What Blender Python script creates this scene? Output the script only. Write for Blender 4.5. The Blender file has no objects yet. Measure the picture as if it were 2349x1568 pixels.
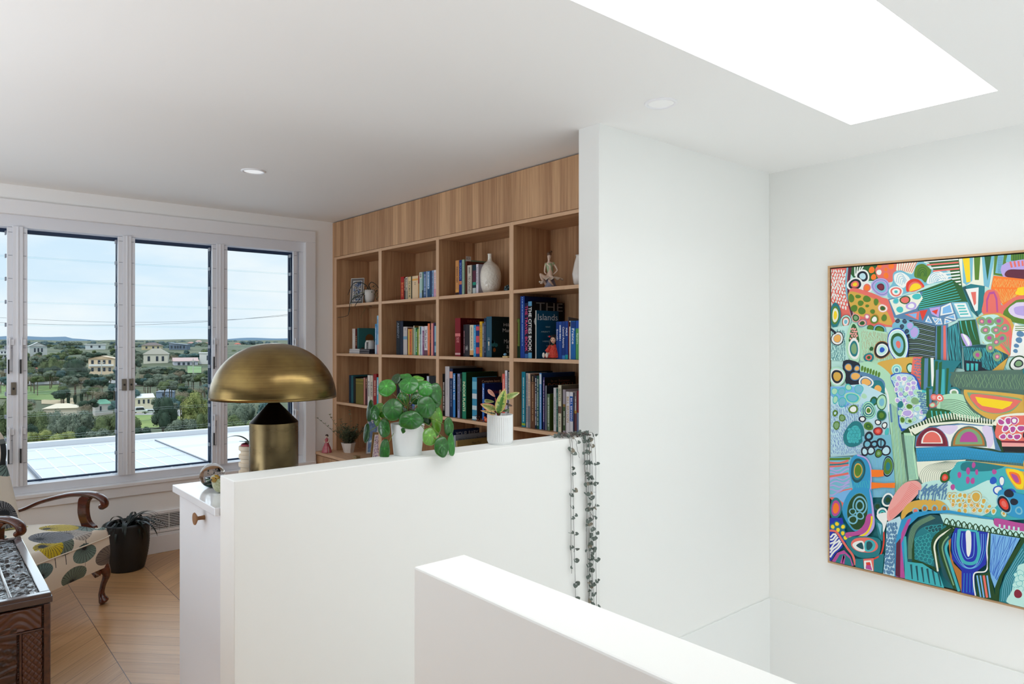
import bpy, math, random
from mathutils import Vector, Matrix
from math import sin, cos, pi, radians, sqrt, atan2

# ------------------------------------------------------------------ camera
FPX, YAW, Y0, CZ = 1611.7, radians(40.415), 782.76, 1.505
W, Hh = 2349, 1568
FW = (sin(YAW), cos(YAW)); RT = (cos(YAW), -sin(YAW))
scn = bpy.context.scene
col = scn.collection
cd = bpy.data.cameras.new('camera')
cam = bpy.data.objects.new('camera', cd)
col.objects.link(cam)
cd.sensor_width = 36; cd.sensor_fit = 'HORIZONTAL'
cd.lens = 36 * FPX / W
cd.shift_y = -(Hh / 2 - Y0) / W
cd.clip_end = 9000
cam.location = (0, 0, CZ)
cam.rotation_euler = (pi / 2, 0, -YAW)
scn.camera = cam

# ------------------------------------------------------------------ view
vs = scn.view_settings
vs.view_transform = 'Standard'; vs.look = 'None'; vs.gamma = 1.0; vs.use_curve_mapping = False
vs.exposure = 0.0
cy = scn.cycles
cy.use_denoising = True
cy.max_bounces = 14; cy.diffuse_bounces = 7; cy.glossy_bounces = 5; cy.transmission_bounces = 10
cy.transparent_max_bounces = 40
cy.sample_clamp_indirect = 8.0
cy.caustics_reflective = False; cy.caustics_refractive = False

# ------------------------------------------------------------------ world: pale bright sky with soft clouds
wd = bpy.data.worlds.new('sky'); scn.world = wd; wd.use_nodes = True
nt = wd.node_tree; N = nt.nodes; Lk = nt.links; N.clear()
tc = N.new('ShaderNodeTexCoord'); mp = N.new('ShaderNodeMapping')
mp.inputs['Scale'].default_value = (1.0, 1.0, 3.2)
Lk.new(tc.outputs['Generated'], mp.inputs['Vector'])
nz = N.new('ShaderNodeTexNoise'); nz.inputs['Scale'].default_value = 2.6; nz.inputs['Detail'].default_value = 6; nz.inputs['Roughness'].default_value = .55
Lk.new(mp.outputs[0], nz.inputs['Vector'])
rp = N.new('ShaderNodeValToRGB'); rp.color_ramp.elements[0].position = .42; rp.color_ramp.elements[1].position = .60
Lk.new(nz.outputs['Fac'], rp.inputs['Fac'])
sx = N.new('ShaderNodeSeparateXYZ'); Lk.new(tc.outputs['Generated'], sx.inputs[0])
gr = N.new('ShaderNodeValToRGB'); e = gr.color_ramp.elements
e[0].position = .0; e[0].color = (.80, .91, 1.0, 1); e[1].position = .6; e[1].color = (.45, .68, .95, 1)
m_ = e.new(.18); m_.color = (.66, .84, 1.0, 1)
Lk.new(sx.outputs['Z'], gr.inputs['Fac'])
mx = N.new('ShaderNodeMixRGB'); mx.inputs[2].default_value = (.95, .98, 1.0, 1)
Lk.new(rp.outputs['Color'], mx.inputs[0]); Lk.new(gr.outputs['Color'], mx.inputs[1])
bg = N.new('ShaderNodeBackground'); bg.inputs['Strength'].default_value = 1.02
Lk.new(mx.outputs[0], bg.inputs['Color'])
wo = N.new('ShaderNodeOutputWorld'); Lk.new(bg.outputs[0], wo.inputs['Surface'])

def add_light(name, kind, loc, rot, energy, color=(1, 1, 1), size=None, size_y=None, angle=None):
    l = bpy.data.lights.new(name, kind); l.energy = energy; l.color = color
    if kind == 'AREA':
        l.shape = 'RECTANGLE'; l.size = size; l.size_y = size_y or size
    if angle is not None: l.angle = angle
    o = bpy.data.objects.new(name, l); o.location = loc; o.rotation_euler = rot
    col.objects.link(o); return o

# soft high sun over the town (blocked from the room by roof and walls)
add_light('sun', 'SUN', (0, 0, 60), (radians(38), 0, radians(-68)), 1.5, (1, .96, .88), angle=radians(3))
# skylight strength, then unseen lamps added to fill the room with light
SKYLIGHT_STRENGTH = 4.4
add_light('window_side_sky', 'SUN', (0, 20, 30), (radians(-58), 0, radians(-8)), 1.8, (.86, .93, 1), angle=radians(75))  # added wide sun standing in for the brighter sky at the windows
add_light('rear_door_daylight', 'AREA', (2.3, -3.42, 1.2), (radians(90), 0, 0), 29, (.84, .92, 1), 2.6, 2.1)  # unseen fill lamp added to brighten the faces turned to the camera
add_light('side_window_daylight', 'AREA', (-2.52, 4.0, 1.45), (radians(90), 0, radians(-90)), 17, (.9, .95, 1), 1.9, 1.3)  # unseen lamp added to brighten the bookcase front
add_light('floor_uplighter', 'AREA', (-1.1, -1.5, .45), (pi, 0, 0), 26, (.82, .91, 1), 1.8, 1.8)  # bare lamp added behind the camera to lift the ceiling, no fitting
add_light('floor_uplighter_lounge', 'AREA', (-1.7, 2.6, .5), (pi, 0, 0), 80, (.82, .91, 1), 1.4, 1.8)  # second bare lamp added out of view, brightening the ceiling on the left
add_light('lower_storey_daylight', 'AREA', (2.3, .3, -2.55), (pi, 0, 0), 62, (.86, .93, 1), 2.4, 2.2)  # lamp added below to brighten the stairwell walls

# ------------------------------------------------------------------ pixel rays to world points
def ray(px, py):
    r = (px - 1174.5) / FPX; u = (Y0 - py) / FPX
    return (FW[0] + r * RT[0], FW[1] + r * RT[1], u)
def atd(px, py, d):
    a = ray(px, py); return Vector((a[0] * d, a[1] * d, CZ + a[2] * d))
def onX(px, py, X): return atd(px, py, X / ray(px, py)[0])
def onY(px, py, Y): return atd(px, py, Y / ray(px, py)[1])
def onZ(px, py, Z): return atd(px, py, (Z - CZ) / ray(px, py)[2])
def dep(p): return p[0] * FW[0] + p[1] * FW[1]

# ------------------------------------------------------------------ materials
def lin(c):
    c = c / 255.0
    return c / 12.92 if c <= .04045 else ((c + .055) / 1.055) ** 2.4
def rgb(c): return (lin(c[0]), lin(c[1]), lin(c[2]), 1)
MC = {}
def mat(c, rough=.6, metal=0, spec=.5, name=None, **k):
    key = (tuple(c), rough, metal, spec, name, tuple(sorted(k.items())))
    if key in MC: return MC[key]
    m = bpy.data.materials.new(name or 'paint'); m.use_nodes = True
    b = m.node_tree.nodes['Principled BSDF']
    b.inputs['Base Color'].default_value = rgb(c)
    b.inputs['Roughness'].default_value = rough; b.inputs['Metallic'].default_value = metal
    b.inputs['Specular IOR Level'].default_value = spec
    if 'coat' in k: b.inputs['Coat Weight'].default_value = k['coat']; b.inputs['Coat Roughness'].default_value = .08
    if 'emit' in k: b.inputs['Emission Color'].default_value = (.93, .975, 1, 1); b.inputs['Emission Strength'].default_value = k['emit']
    if 'sss' in k: b.inputs['Subsurface Weight'].default_value = k['sss']
    if 'bump' in k or 'var' in k:
        nt = m.node_tree; t = nt.nodes.new('ShaderNodeTexCoord'); mpn = nt.nodes.new('ShaderNodeMapping')
        mpn.inputs['Scale'].default_value = k.get('sc', (30, 30, 30))
        nt.links.new(t.outputs['Object'], mpn.inputs['Vector'])
        n = nt.nodes.new('ShaderNodeTexNoise'); n.inputs['Scale'].default_value = 1; n.inputs['Detail'].default_value = 5
        nt.links.new(mpn.outputs[0], n.inputs['Vector'])
        if 'var' in k:
            r = nt.nodes.new('ShaderNodeValToRGB')
            r.color_ramp.elements[0].position = .35; r.color_ramp.elements[1].position = .65
            r.color_ramp.elements[0].color = rgb(c); r.color_ramp.elements[1].color = rgb(k['var'])
            nt.links.new(n.outputs['Fac'], r.inputs['Fac']); nt.links.new(r.outputs[0], b.inputs['Base Color'])
        if 'bump' in k:
            bp = nt.nodes.new('ShaderNodeBump'); bp.inputs['Strength'].default_value = k['bump']; bp.inputs['Distance'].default_value = k.get('bd', .003)
            nt.links.new(n.outputs['Fac'], bp.inputs['Height']); nt.links.new(bp.outputs[0], b.inputs['Normal'])
    MC[key] = m; return m

def attr_mat(name, rough=.6, bump=0, coat=0):
    m = bpy.data.materials.new(name); m.use_nodes = True; nt = m.node_tree; b = nt.nodes['Principled BSDF']
    a = nt.nodes.new('ShaderNodeAttribute'); a.attribute_name = 'Col'
    nt.links.new(a.outputs['Color'], b.inputs['Base Color']); b.inputs['Roughness'].default_value = rough
    b.inputs['Coat Weight'].default_value = coat
    if bump:
        n = nt.nodes.new('ShaderNodeTexNoise'); n.inputs['Scale'].default_value = 260; n.inputs['Detail'].default_value = 3
        t = nt.nodes.new('ShaderNodeTexCoord'); nt.links.new(t.outputs['Object'], n.inputs['Vector'])
        bp = nt.nodes.new('ShaderNodeBump'); bp.inputs['Strength'].default_value = bump; bp.inputs['Distance'].default_value = .002
        nt.links.new(n.outputs['Fac'], bp.inputs['Height']); nt.links.new(bp.outputs[0], b.inputs['Normal'])
    return m

def node_math(nt, op, a, b=None, c=None):
    n = nt.nodes.new('ShaderNodeMath'); n.operation = op
    for i, v in enumerate((a, b, c)):
        if v is None: continue
        if isinstance(v, (int, float)): n.inputs[i].default_value = v
        else: nt.links.new(v, n.inputs[i])
    return n.outputs[0]

def wood_mat(name, axis='Z', c1=(152, 116, 84), c2=(122, 88, 60), stave=.055, rough=.5, staves=True, across='Y', gap=False):
    """timber laminate of narrow staves, grain along axis, staves counted along across"""
    m = bpy.data.materials.new(name); m.use_nodes = True; nt = m.node_tree; b = nt.nodes['Principled BSDF']
    g = nt.nodes.new('ShaderNodeNewGeometry'); s = nt.nodes.new('ShaderNodeSeparateXYZ')
    nt.links.new(g.outputs['Position'], s.inputs[0])
    ax = {'X': 0, 'Y': 1, 'Z': 2}
    if across == 'XY': u = node_math(nt, 'ADD', s.outputs[0], s.outputs[1])
    else: u = s.outputs[ax[across]]
    idx = node_math(nt, 'FLOOR', node_math(nt, 'DIVIDE', u, stave))
    wn = nt.nodes.new('ShaderNodeTexWhiteNoise'); wn.noise_dimensions = '1D'; nt.links.new(idx, wn.inputs['W'])
    mpn = nt.nodes.new('ShaderNodeMapping'); sc = [70, 70, 70]; sc[ax[axis]] = 3.0
    mpn.inputs['Scale'].default_value = sc; nt.links.new(g.outputs['Position'], mpn.inputs['Vector'])
    cmb = nt.nodes.new('ShaderNodeCombineXYZ')
    for i in range(3): nt.links.new(node_math(nt, 'MULTIPLY', wn.outputs['Value'], 40.0), cmb.inputs[i])
    nt.links.new(cmb.outputs[0], mpn.inputs['Location'])
    n = nt.nodes.new('ShaderNodeTexNoise'); n.inputs['Scale'].default_value = 1.0; n.inputs['Detail'].default_value = 5; n.inputs['Distortion'].default_value = .6
    nt.links.new(mpn.outputs[0], n.inputs['Vector'])
    f = node_math(nt, 'MULTIPLY_ADD', n.outputs['Fac'], .9, node_math(nt, 'MULTIPLY_ADD', wn.outputs['Value'], .5 if staves else .1, -.28))
    r = nt.nodes.new('ShaderNodeValToRGB'); r.color_ramp.elements[0].position = .1; r.color_ramp.elements[1].position = .75
    r.color_ramp.elements[0].color = rgb(c2); r.color_ramp.elements[1].color = rgb(c1)
    nt.links.new(f, r.inputs['Fac']); nt.links.new(r.outputs[0], b.inputs['Base Color'])
    b.inputs['Roughness'].default_value = rough
    bp = nt.nodes.new('ShaderNodeBump'); bp.inputs['Strength'].default_value = .15; bp.inputs['Distance'].default_value = .001
    nt.links.new(n.outputs['Fac'], bp.inputs['Height']); nt.links.new(bp.outputs[0], b.inputs['Normal'])
    return m

# ------------------------------------------------------------------ mesh builder
def wloc(o):
    v = Vector((0, 0, 0))
    while o is not None: v = v + Vector(o.location); o = o.parent
    return v
class MB:
    def __init__(s): s.v = []; s.f = []; s.m = []; s.c = []; s.mi = 0; s.cc = None; s.M = None
    def _a(s, vs, fs):
        b = len(s.v)
        s.v += [tuple(s.M @ Vector(p)) for p in vs] if s.M is not None else [tuple(p) for p in vs]
        for f in fs: s.f.append([b + i for i in f]); s.m.append(s.mi); s.c.append(s.cc)
        return s
    def box(s, x0, x1, y0, y1, z0, z1):
        x0, x1 = sorted((x0, x1)); y0, y1 = sorted((y0, y1)); z0, z1 = sorted((z0, z1))
        return s._a([(x0, y0, z0), (x1, y0, z0), (x1, y1, z0), (x0, y1, z0), (x0, y0, z1), (x1, y0, z1), (x1, y1, z1), (x0, y1, z1)],
            [(0, 3, 2, 1), (4, 5, 6, 7), (0, 1, 5, 4), (1, 2, 6, 5), (2, 3, 7, 6), (3, 0, 4, 7)])
    def quad(s, a, b, c, d): return s._a([a, b, c, d], [(0, 1, 2, 3)])
    def poly(s, pts): return s._a(pts, [tuple(range(len(pts)))])
    def lathe(s, prof, n=32, cx=0, cy=0, cz=0, cap0=True, cap1=True, sxy=(1, 1), wob=None):
        vs = []; fs = []
        for r, z in prof:
            for i in range(n):
                a = 2 * pi * i / n; rr = r * (wob(a, z) if wob else 1)
                vs.append((cx + rr * cos(a) * sxy[0], cy + rr * sin(a) * sxy[1], cz + z))
        for k in range(len(prof) - 1):
            for i in range(n):
                j = (i + 1) % n; fs.append((k * n + i, k * n + j, (k + 1) * n + j, (k + 1) * n + i))
        if cap0: fs.append(tuple(reversed(range(n))))
        if cap1: fs.append(tuple(range((len(prof) - 1) * n, len(prof) * n)))
        return s._a(vs, fs)
    def tube(s, pts, rad, n=8, caps=True, flat=1.0, up=None):
        pts = [Vector(p) for p in pts]; R = rad if isinstance(rad, (list, tuple)) else [rad] * len(pts)
        vs = []; fs = []; pn = None
        for i, p in enumerate(pts):
            t = (pts[min(i + 1, len(pts) - 1)] - pts[max(i - 1, 0)])
            if t.length < 1e-9: t = Vector((0, 0, 1))
            t.normalize()
            if pn is None:
                u0 = Vector(up) if up else (Vector((0, 0, 1)) if abs(t.z) < .9 else Vector((1, 0, 0)))
                a = (u0 - t * u0.dot(t)).normalized()
            else:
                a = (pn - t * pn.dot(t))
                a = a.normalized() if a.length > 1e-6 else pn
            pn = a; b = t.cross(a)
            for k in range(n):
                an = 2 * pi * k / n
                vs.append(p + (a * cos(an) * flat + b * sin(an)) * R[i])
        for i in range(len(pts) - 1):
            for k in range(n):
                j = (k + 1) % n; fs.append((i * n + k, i * n + j, (i + 1) * n + j, (i + 1) * n + k))
        if caps: fs.append(tuple(reversed(range(n)))); fs.append(tuple(range((len(pts) - 1) * n, len(pts) * n)))
        return s._a(vs, fs)
    def ball(s, c, r, nu=16, nv=10, disp=None):
        rx, ry, rz = r if isinstance(r, (tuple, list)) else (r, r, r)
        vs = [(c[0], c[1], c[2] - rz)]; fs = []
        for j in range(1, nv):
            ph = -pi / 2 + pi * j / nv
            for i in range(nu):
                th = 2 * pi * i / nu; d = disp(th, ph) if disp else 1
                vs.append((c[0] + rx * cos(ph) * cos(th) * d, c[1] + ry * cos(ph) * sin(th) * d, c[2] + rz * sin(ph) * d))
        vs.append((c[0], c[1], c[2] + rz)); L = len(vs) - 1
        for i in range(nu):
            k = (i + 1) % nu; fs.append((0, 1 + k, 1 + i)); fs.append((L, L - nu + i, L - nu + k))
        for j in range(nv - 2):
            for i in range(nu):
                k = (i + 1) % nu; a = 1 + j * nu
                fs.append((a + i, a + k, a + nu + k, a + nu + i))
        return s._a(vs, fs)
    def prism(s, pts, h):
        """pts: closed polygon (3D), extruded by vector h"""
        n = len(pts); h = Vector(h); P = [Vector(p) for p in pts]
        vs = P + [p + h for p in P]
        return s._a(vs, [tuple(reversed(range(n))), tuple(range(n, 2 * n))] + [(i, (i + 1) % n, n + (i + 1) % n, n + i) for i in range(n)])
    def build(s, name, m=None, parent=None, smooth=False, bevel=0, loc=None, seg=2, auto=None, sub=0):
        me = bpy.data.meshes.new(name); PL = wloc(parent); L = Vector(loc) if loc is not None else PL
        me.from_pydata([(p[0] - L[0], p[1] - L[1], p[2] - L[2]) for p in s.v], [], s.f)
        ms = m if isinstance(m, (list, tuple)) else [m]
        for q in ms:
            if q: me.materials.append(q)
        if len(ms) > 1: me.polygons.foreach_set('material_index', s.m)
        if any(x is not None for x in s.c):
            at = me.color_attributes.new('Col', 'FLOAT_COLOR', 'CORNER'); buf = []
            for f, cc in zip(s.f, s.c): buf += list(cc or (1, 1, 1, 1)) * len(f)
            at.data.foreach_set('color', buf)
        if smooth: me.polygons.foreach_set('use_smooth', [True] * len(me.polygons))
        if auto: me.set_sharp_from_angle(angle=radians(auto))
        me.update()
        o = bpy.data.objects.new(name, me); col.objects.link(o)
        if parent is not None: o.parent = parent
        o.location = L - PL
        if bevel:
            b = o.modifiers.new('bevel', 'BEVEL'); b.width = bevel; b.segments = seg; b.limit_method = 'ANGLE'; b.angle_limit = radians(40)
            b.harden_normals = False
        if sub:
            q = o.modifiers.new('sub', 'SUBSURF'); q.levels = sub; q.render_levels = sub
        return o

def tag(o, label=None, cat=None, group=None, kind=None):
    if label: o['label'] = label
    if cat: o['category'] = cat
    if group: o['group'] = group
    if kind: o['kind'] = kind
    return o
def empty(name, loc, label=None, cat=None, group=None, rz=0):
    o = bpy.data.objects.new(name, None); o.location = loc; o.rotation_euler = (0, 0, rz); o.empty_display_size = .05
    col.objects.link(o); return tag(o, label, cat, group)
def struct(o, label=None):
    o['kind'] = 'structure'
    if label: o['label'] = label
    return o
def copy_tree(o, parent=None):
    c = o.copy(); col.objects.link(c)
    if parent is not None: c.parent = parent
    for ch in list(o.children): copy_tree(ch, c)
    return c
def catmull(P, k=6, closed=False):
    P = [Vector(p) for p in P]; n = len(P); out = []
    rng = range(n) if closed else range(n - 1)
    for i in rng:
        if closed: a, b, c, d = P[(i - 1) % n], P[i], P[(i + 1) % n], P[(i + 2) % n]
        else: a, b, c, d = P[max(i - 1, 0)], P[i], P[i + 1], P[min(i + 2, n - 1)]
        for j in range(k):
            t = j / k
            out.append(.5 * ((2 * b) + (c - a) * t + (2 * a - 5 * b + 4 * c - d) * t * t + (3 * b - a - 3 * c + d) * t ** 3))
    if not closed: out.append(P[-1])
    return out
def text_obj(txt, origin, xd, yd, length, height, m, parent, name='title', font_sq=1.0, bold=False):
    """flat lettering: origin = lower left corner, xd/yd unit directions of the writing"""
    cu = bpy.data.curves.new('t', 'FONT'); cu.body = txt; cu.resolution_u = 3; cu.size = 1
    if bold: cu.offset = .012
    ob = bpy.data.objects.new('t', cu)
    me = bpy.data.meshes.new_from_object(ob)
    bpy.data.objects.remove(ob); bpy.data.curves.remove(cu)
    xs = [v.co.x for v in me.vertices]; ys = [v.co.y for v in me.vertices]
    if not xs: return None
    x0, x1, y0, y1 = min(xs), max(xs), min(ys), max(ys)
    o_ = Vector(origin); X = Vector(xd); Y = Vector(yd)
    for v in me.vertices:
        a = (v.co.x - x0) / (x1 - x0) * length; b = (v.co.y - y0) / (y1 - y0) * height
        v.co = X * a + Y * b
    me.materials.clear(); me.materials.append(m); me.update()
    o = bpy.data.objects.new(name, me); col.objects.link(o); o.parent = parent
    o.location = o_ - wloc(parent)
    return o
WHITE = mat((240, 241, 238), .55, spec=.3, name='wall_paint')
TRIMW = mat((236, 236, 238), .35, name='trim_paint')
# ================================================================== the room
XW, XE, YS = -2.6, 3.865, -3.5          # left wall, right wall, rear wall
YW, TH, ZK = 2.1836, .1296, 1.078       # stair wall front face, its thickness, height of its low part
YN, HC = 5.454, 2.5                     # window wall face, ceiling height
XKN, XCOL = .7449, 2.3808               # end of the low wall, start of the full height part
VZ = -2.7                               # floor of the storey below
def floor_mat():
    m = bpy.data.materials.new('oak_chevron'); m.use_nodes = True; nt = m.node_tree; b = nt.nodes['Principled BSDF']
    g = nt.nodes.new('ShaderNodeNewGeometry'); s = nt.nodes.new('ShaderNodeSeparateXYZ'); nt.links.new(g.outputs['Position'], s.inputs[0])
    X, Y = s.outputs[0], s.outputs[1]; M = lambda *a: node_math(nt, *a)
    x = M('ADD', X, -.728 + .9 * 10)
    tri = M('ABSOLUTE', M('ADD', M('MULTIPLY', M('FRACT', M('DIVIDE', M('ADD', x, .45), .9)), .9), -.45))   # distance from the apex seam
    colid = M('FLOOR', M('DIVIDE', x, .45)); side = M('ADD', M('MULTIPLY', M('FLOOR', M('MULTIPLY', M('FRACT', M('DIVIDE', x, .9)), 2)), -2), 1)
    sv = M('ADD', Y, tri); q = M('DIVIDE', M('ADD', sv, 20), .134); pid = M('FLOOR', q); fr = M('FRACT', q)
    wn = nt.nodes.new('ShaderNodeTexWhiteNoise'); wn.noise_dimensions = '2D'
    cb = nt.nodes.new('ShaderNodeCombineXYZ'); nt.links.new(colid, cb.inputs[0]); nt.links.new(pid, cb.inputs[1]); nt.links.new(cb.outputs[0], wn.inputs['Vector'])
    # grain coordinates: along = X*side - Y (45 degrees), across = sv
    al = M('SUBTRACT', M('MULTIPLY', X, side), Y)
    c2 = nt.nodes.new('ShaderNodeCombineXYZ'); nt.links.new(M('MULTIPLY', al, 2.2), c2.inputs[0]); nt.links.new(M('MULTIPLY', sv, 55), c2.inputs[1]); nt.links.new(M('MULTIPLY', wn.outputs['Value'], 50), c2.inputs[2])
    n = nt.nodes.new('ShaderNodeTexNoise'); n.inputs['Scale'].default_value = 1; n.inputs['Detail'].default_value = 6; n.inputs['Distortion'].default_value = .8
    nt.links.new(c2.outputs[0], n.inputs['Vector'])
    f = M('MULTIPLY_ADD', n.outputs['Fac'], .8, M('MULTIPLY_ADD', wn.outputs['Value'], .26, -.02))
    r = nt.nodes.new('ShaderNodeValToRGB'); r.color_ramp.elements[0].position = .1; r.color_ramp.elements[1].position = .8
    r.color_ramp.elements[0].color = rgb((168, 122, 80)); r.color_ramp.elements[1].color = rgb((216, 170, 120)); nt.links.new(f, r.inputs['Fac'])
    gp = M('LESS_THAN', M('MINIMUM', fr, M('SUBTRACT', 1, fr)), .012)
    dx = M('MINIMUM', tri, M('SUBTRACT', .45, tri)); gp2 = M('LESS_THAN', dx, .0016)
    mx = nt.nodes.new('ShaderNodeMixRGB'); mx.inputs[2].default_value = rgb((70, 42, 24))
    nt.links.new(M('MAXIMUM', M('MULTIPLY', gp, .75), gp2), mx.inputs[0]); nt.links.new(r.outputs[0], mx.inputs[1]); nt.links.new(mx.outputs[0], b.inputs['Base Color'])
    b.inputs['Roughness'].default_value = .3
    bp = nt.nodes.new('ShaderNodeBump'); bp.inputs['Strength'].default_value = .2; bp.inputs['Distance'].default_value = .001
    nt.links.new(M('SUBTRACT', n.outputs['Fac'], M('MAXIMUM', gp, gp2)), bp.inputs['Height']); nt.links.new(bp.outputs[0], b.inputs['Normal'])
    return m
b = MB()
b.box(XW, XKN - .02, YS, YN, -.25, 0); b.box(XKN - .02, XE, YW + TH, YN, -.25, 0); b.box(XKN - .02, XE, YS, -1.5, -.25, 0)
struct(b.build('floor', floor_mat()), 'oak chevron parquet floor')
b = MB(); b.box(XW - .2, XE + .2, YS - .2, YN + .3, VZ - .1, VZ)
struct(b.build('floor_lower', mat((150, 120, 90), .5, name='lower_floor')))

# skylight opening
SX0, SX1, SY0, SY1 = .45, 3.2793, .873, 1.4498
b = MB()
for (x0, x1, y0, y1) in ((XW - .2, SX0, YS - .2, YN + .2), (SX1, XE + .2, YS - .2, YN + .2), (SX0, SX1, YS - .2, SY0), (SX0, SX1, SY1, YN + .2)):
    b.box(x0, x1, y0, y1, HC, HC + .12)
for (x0, x1, y0, y1) in ((SX0 - .03, SX0, SY0, SY1), (SX1, SX1 + .03, SY0, SY1), (SX0 - .03, SX1 + .03, SY0 - .03, SY0), (SX0 - .03, SX1 + .03, SY1, SY1 + .03)):
    b.box(x0, x1, y0, y1, HC + .12, HC + .40)
struct(b.build('ceiling', mat((238, 238, 236), .7, spec=.2, name='ceiling_paint')), 'flat white ceiling with a skylight opening')
b = MB(); b.box(SX0, SX1, SY0, SY1, HC + .36, HC + .38)
g = b.build('window_5', mat((255, 255, 255), .4, name='skylight_diffuser', emit=SKYLIGHT_STRENGTH)); struct(g, 'bright opal skylight pane')
b = MB(); b.box(SX0 - .12, SX1 + .12, SY0 - .12, SY1 + .12, HC + .4, HC + .46)
b.build('skylight_cap', mat((90, 92, 95), .5), g)

# stair wall: low part and full height part in one plane
b = MB()
b.box(XKN, XCOL, YW, YW + TH, VZ, ZK)
struct(b.build('wall_stair', WHITE, bevel=.003), 'low white wall carrying the potted plants')
b = MB(); b.box(XCOL, XE, YW, YW + TH, VZ, HC + .03)
struct(b.build('wall_middle', WHITE, bevel=.003), 'full height white wall ending in a square column edge')
b = MB(); b.box(XE, XE + .15, YS - .2, YN + .3, VZ, HC)
struct(b.build('wall_right', WHITE), 'white wall carrying the abstract painting')
# near low wall
NX0, NX1, NY = .7229, .8429, 1.137
b = MB(); b.box(NX0, NX1, -1.5, NY, VZ, ZK)
struct(b.build('wall_near', WHITE, bevel=.004), 'low white wall beside the stair in the foreground')
b = MB(); b.box(NX1, XE, -1.62, -1.5, VZ, ZK); struct(b.build('wall_rear_low', WHITE, bevel=.004))
b = MB(); b.box(XKN - .1, XKN, NY, YW, VZ, -.25); struct(b.build('wall_below_floor', WHITE))
# shadow line where the lower storey lining starts
b = MB(); b.box(NX1, XE, YW - .006, YW, VZ, -.012); b.box(XE - .006, XE, -1.5, YW - .006, VZ, -.012)
struct(b.build('trim_1', mat((238, 240, 238), .6, name='stair_lining')), 'stair lining below the floor line')
b = MB()
for k in range(12):
    b.box(XKN + .24 * k, XKN + .24 * (k + 1) + .02, NY + .01, YW - .008, -.2 - .205 * k, -.2 - .205 * k + .03 + (-.03 if k == 99 else 0))
    b.box(XKN + .24 * (k + 1), XKN + .24 * (k + 1) + .02, NY + .01, YW - .008, -.405 - .205 * k, -.2 - .205 * k)
struct(b.build('floor_stairs', mat((170, 128, 88), .4, name='stair_oak')))
# unseen left and rear walls, their openings added to suit the fill lamps
b = MB()
b.box(XW - .15, XW, YS, 3.0, 0, HC); b.box(XW - .15, XW, 5.0, YN, 0, HC); b.box(XW - .15, XW, 3.0, 5.0, 0, .8); b.box(XW - .15, XW, 3.0, 5.0, 2.1, HC)
DKW = mat((128, 130, 134), .7, name='grey_feature_paint')  # grey put on the unseen walls to cut their bounce light
struct(b.build('wall_left', DKW))
b = MB()
b.box(XW - .15, .9, YS - .15, YS, 0, HC); b.box(3.7, XE + .15, YS - .15, YS, 0, HC); b.box(.9, 3.7, YS - .15, YS, 2.25, HC)
b.box(XW - .15, XE + .15, YS - .15, YS, VZ, 0)
struct(b.build('wall_rear', DKW))

# ------------------------------------------------------------------ window wall
GL = YN + .075                                            # glass plane
wx = lambda px: onY(px, 800, YN + .03)[0]
XO0, XO1 = -1.55, onY(699, 800, YN)[0]                    # clear opening in the wall
ZO0, ZO1 = onY(63, 1136, YN)[2], onY(0, 488, YN)[2]
b = MB()
b.box(XW - .15, XO0, YN, YN + .2, -.3, HC); b.box(XO1, XE, YN, YN + .2, -.3, HC); b.box(XO0, XO1, YN, YN + .2, -.3, ZO0); b.box(XO0, XO1, YN, YN + .2, ZO1, HC)
struct(b.build('wall_window', mat((242, 242, 241), .6, spec=.3, name='window_wall_paint')), 'wall holding the row of louvre windows')
ZC1 = 2.405; XC1 = onY(722, 600, YN)[0]; ZA0 = onY(60, 1166, YN)[2]
b = MB()
b.box(XO0 - .1, XC1, YN - .02, YN, ZO1, ZC1); b.box(XO1, XC1, YN - .02, YN, ZO0, ZO1); b.box(XO0 - .1, XO0, YN - .02, YN, ZO0, ZO1)
b.box(XO0 - .1, XC1, YN - .02, YN, ZA0, ZO0 - .015); b.box(XO0 - .1, XC1, YN - .032, YN + .06, ZO0 - .015, ZO0 + .008)
struct(b.build('trim_2', TRIMW, bevel=.003), 'white casing, sill and apron around the windows')
b = MB(); b.box(XW, 2.5, YN - .018, YN, 0, .125); b.box(XW, 2.5, YN - .012, YN, .125, .14)
struct(b.build('baseboard_window', TRIMW, bevel=.003), 'white baseboard under the windows')
# outer frame head and bottom rail shared by the lights
FRM = mat((226, 228, 234), .3, name='aluminium_frame'); NAVY = mat((28, 48, 78), .45, name='screen_frame')
b = MB()
b.box(XO0, XO1, YN + .035, YN + .12, ZO0 + .008, .578); b.box(XO0, XO1, YN + .02, YN + .12, 2.235, ZO1)
b.box(XO1 - .035, XO1, YN + .03, YN + .12, .578, 2.235); b.box(XO1 - .05, XO1 - .035, YN + .045, YN + .12, .578, 2.235); b.box(XO0, XO0 + .05, YN + .03, YN + .12, .578, 2.235)
struct(b.build('trim_3', FRM, bevel=.002), 'pale metal frame head and bottom rail of the windows')
def glass_mat():
    m = bpy.data.materials.new('louvre_glass'); m.use_nodes = True; nt = m.node_tree; nt.nodes.clear()
    o = nt.nodes.new('ShaderNodeOutputMaterial'); t = nt.nodes.new('ShaderNodeBsdfTransparent'); t.inputs[0].default_value = (.955, .985, .99, 1)
    gl = nt.nodes.new('ShaderNodeBsdfGlossy'); gl.inputs['Roughness'].default_value = .01; mxs = nt.nodes.new('ShaderNodeMixShader')
    fr = nt.nodes.new('ShaderNodeFresnel'); fr.inputs[0].default_value = 1.2
    nt.links.new(node_math(nt, 'MULTIPLY', fr.outputs[0], .6), mxs.inputs[0]); nt.links.new(t.outputs[0], mxs.inputs[1]); nt.links.new(gl.outputs[0], mxs.inputs[2]); nt.links.new(mxs.outputs[0], o.inputs[0])
    return m
GLASS = glass_mat()
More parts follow.
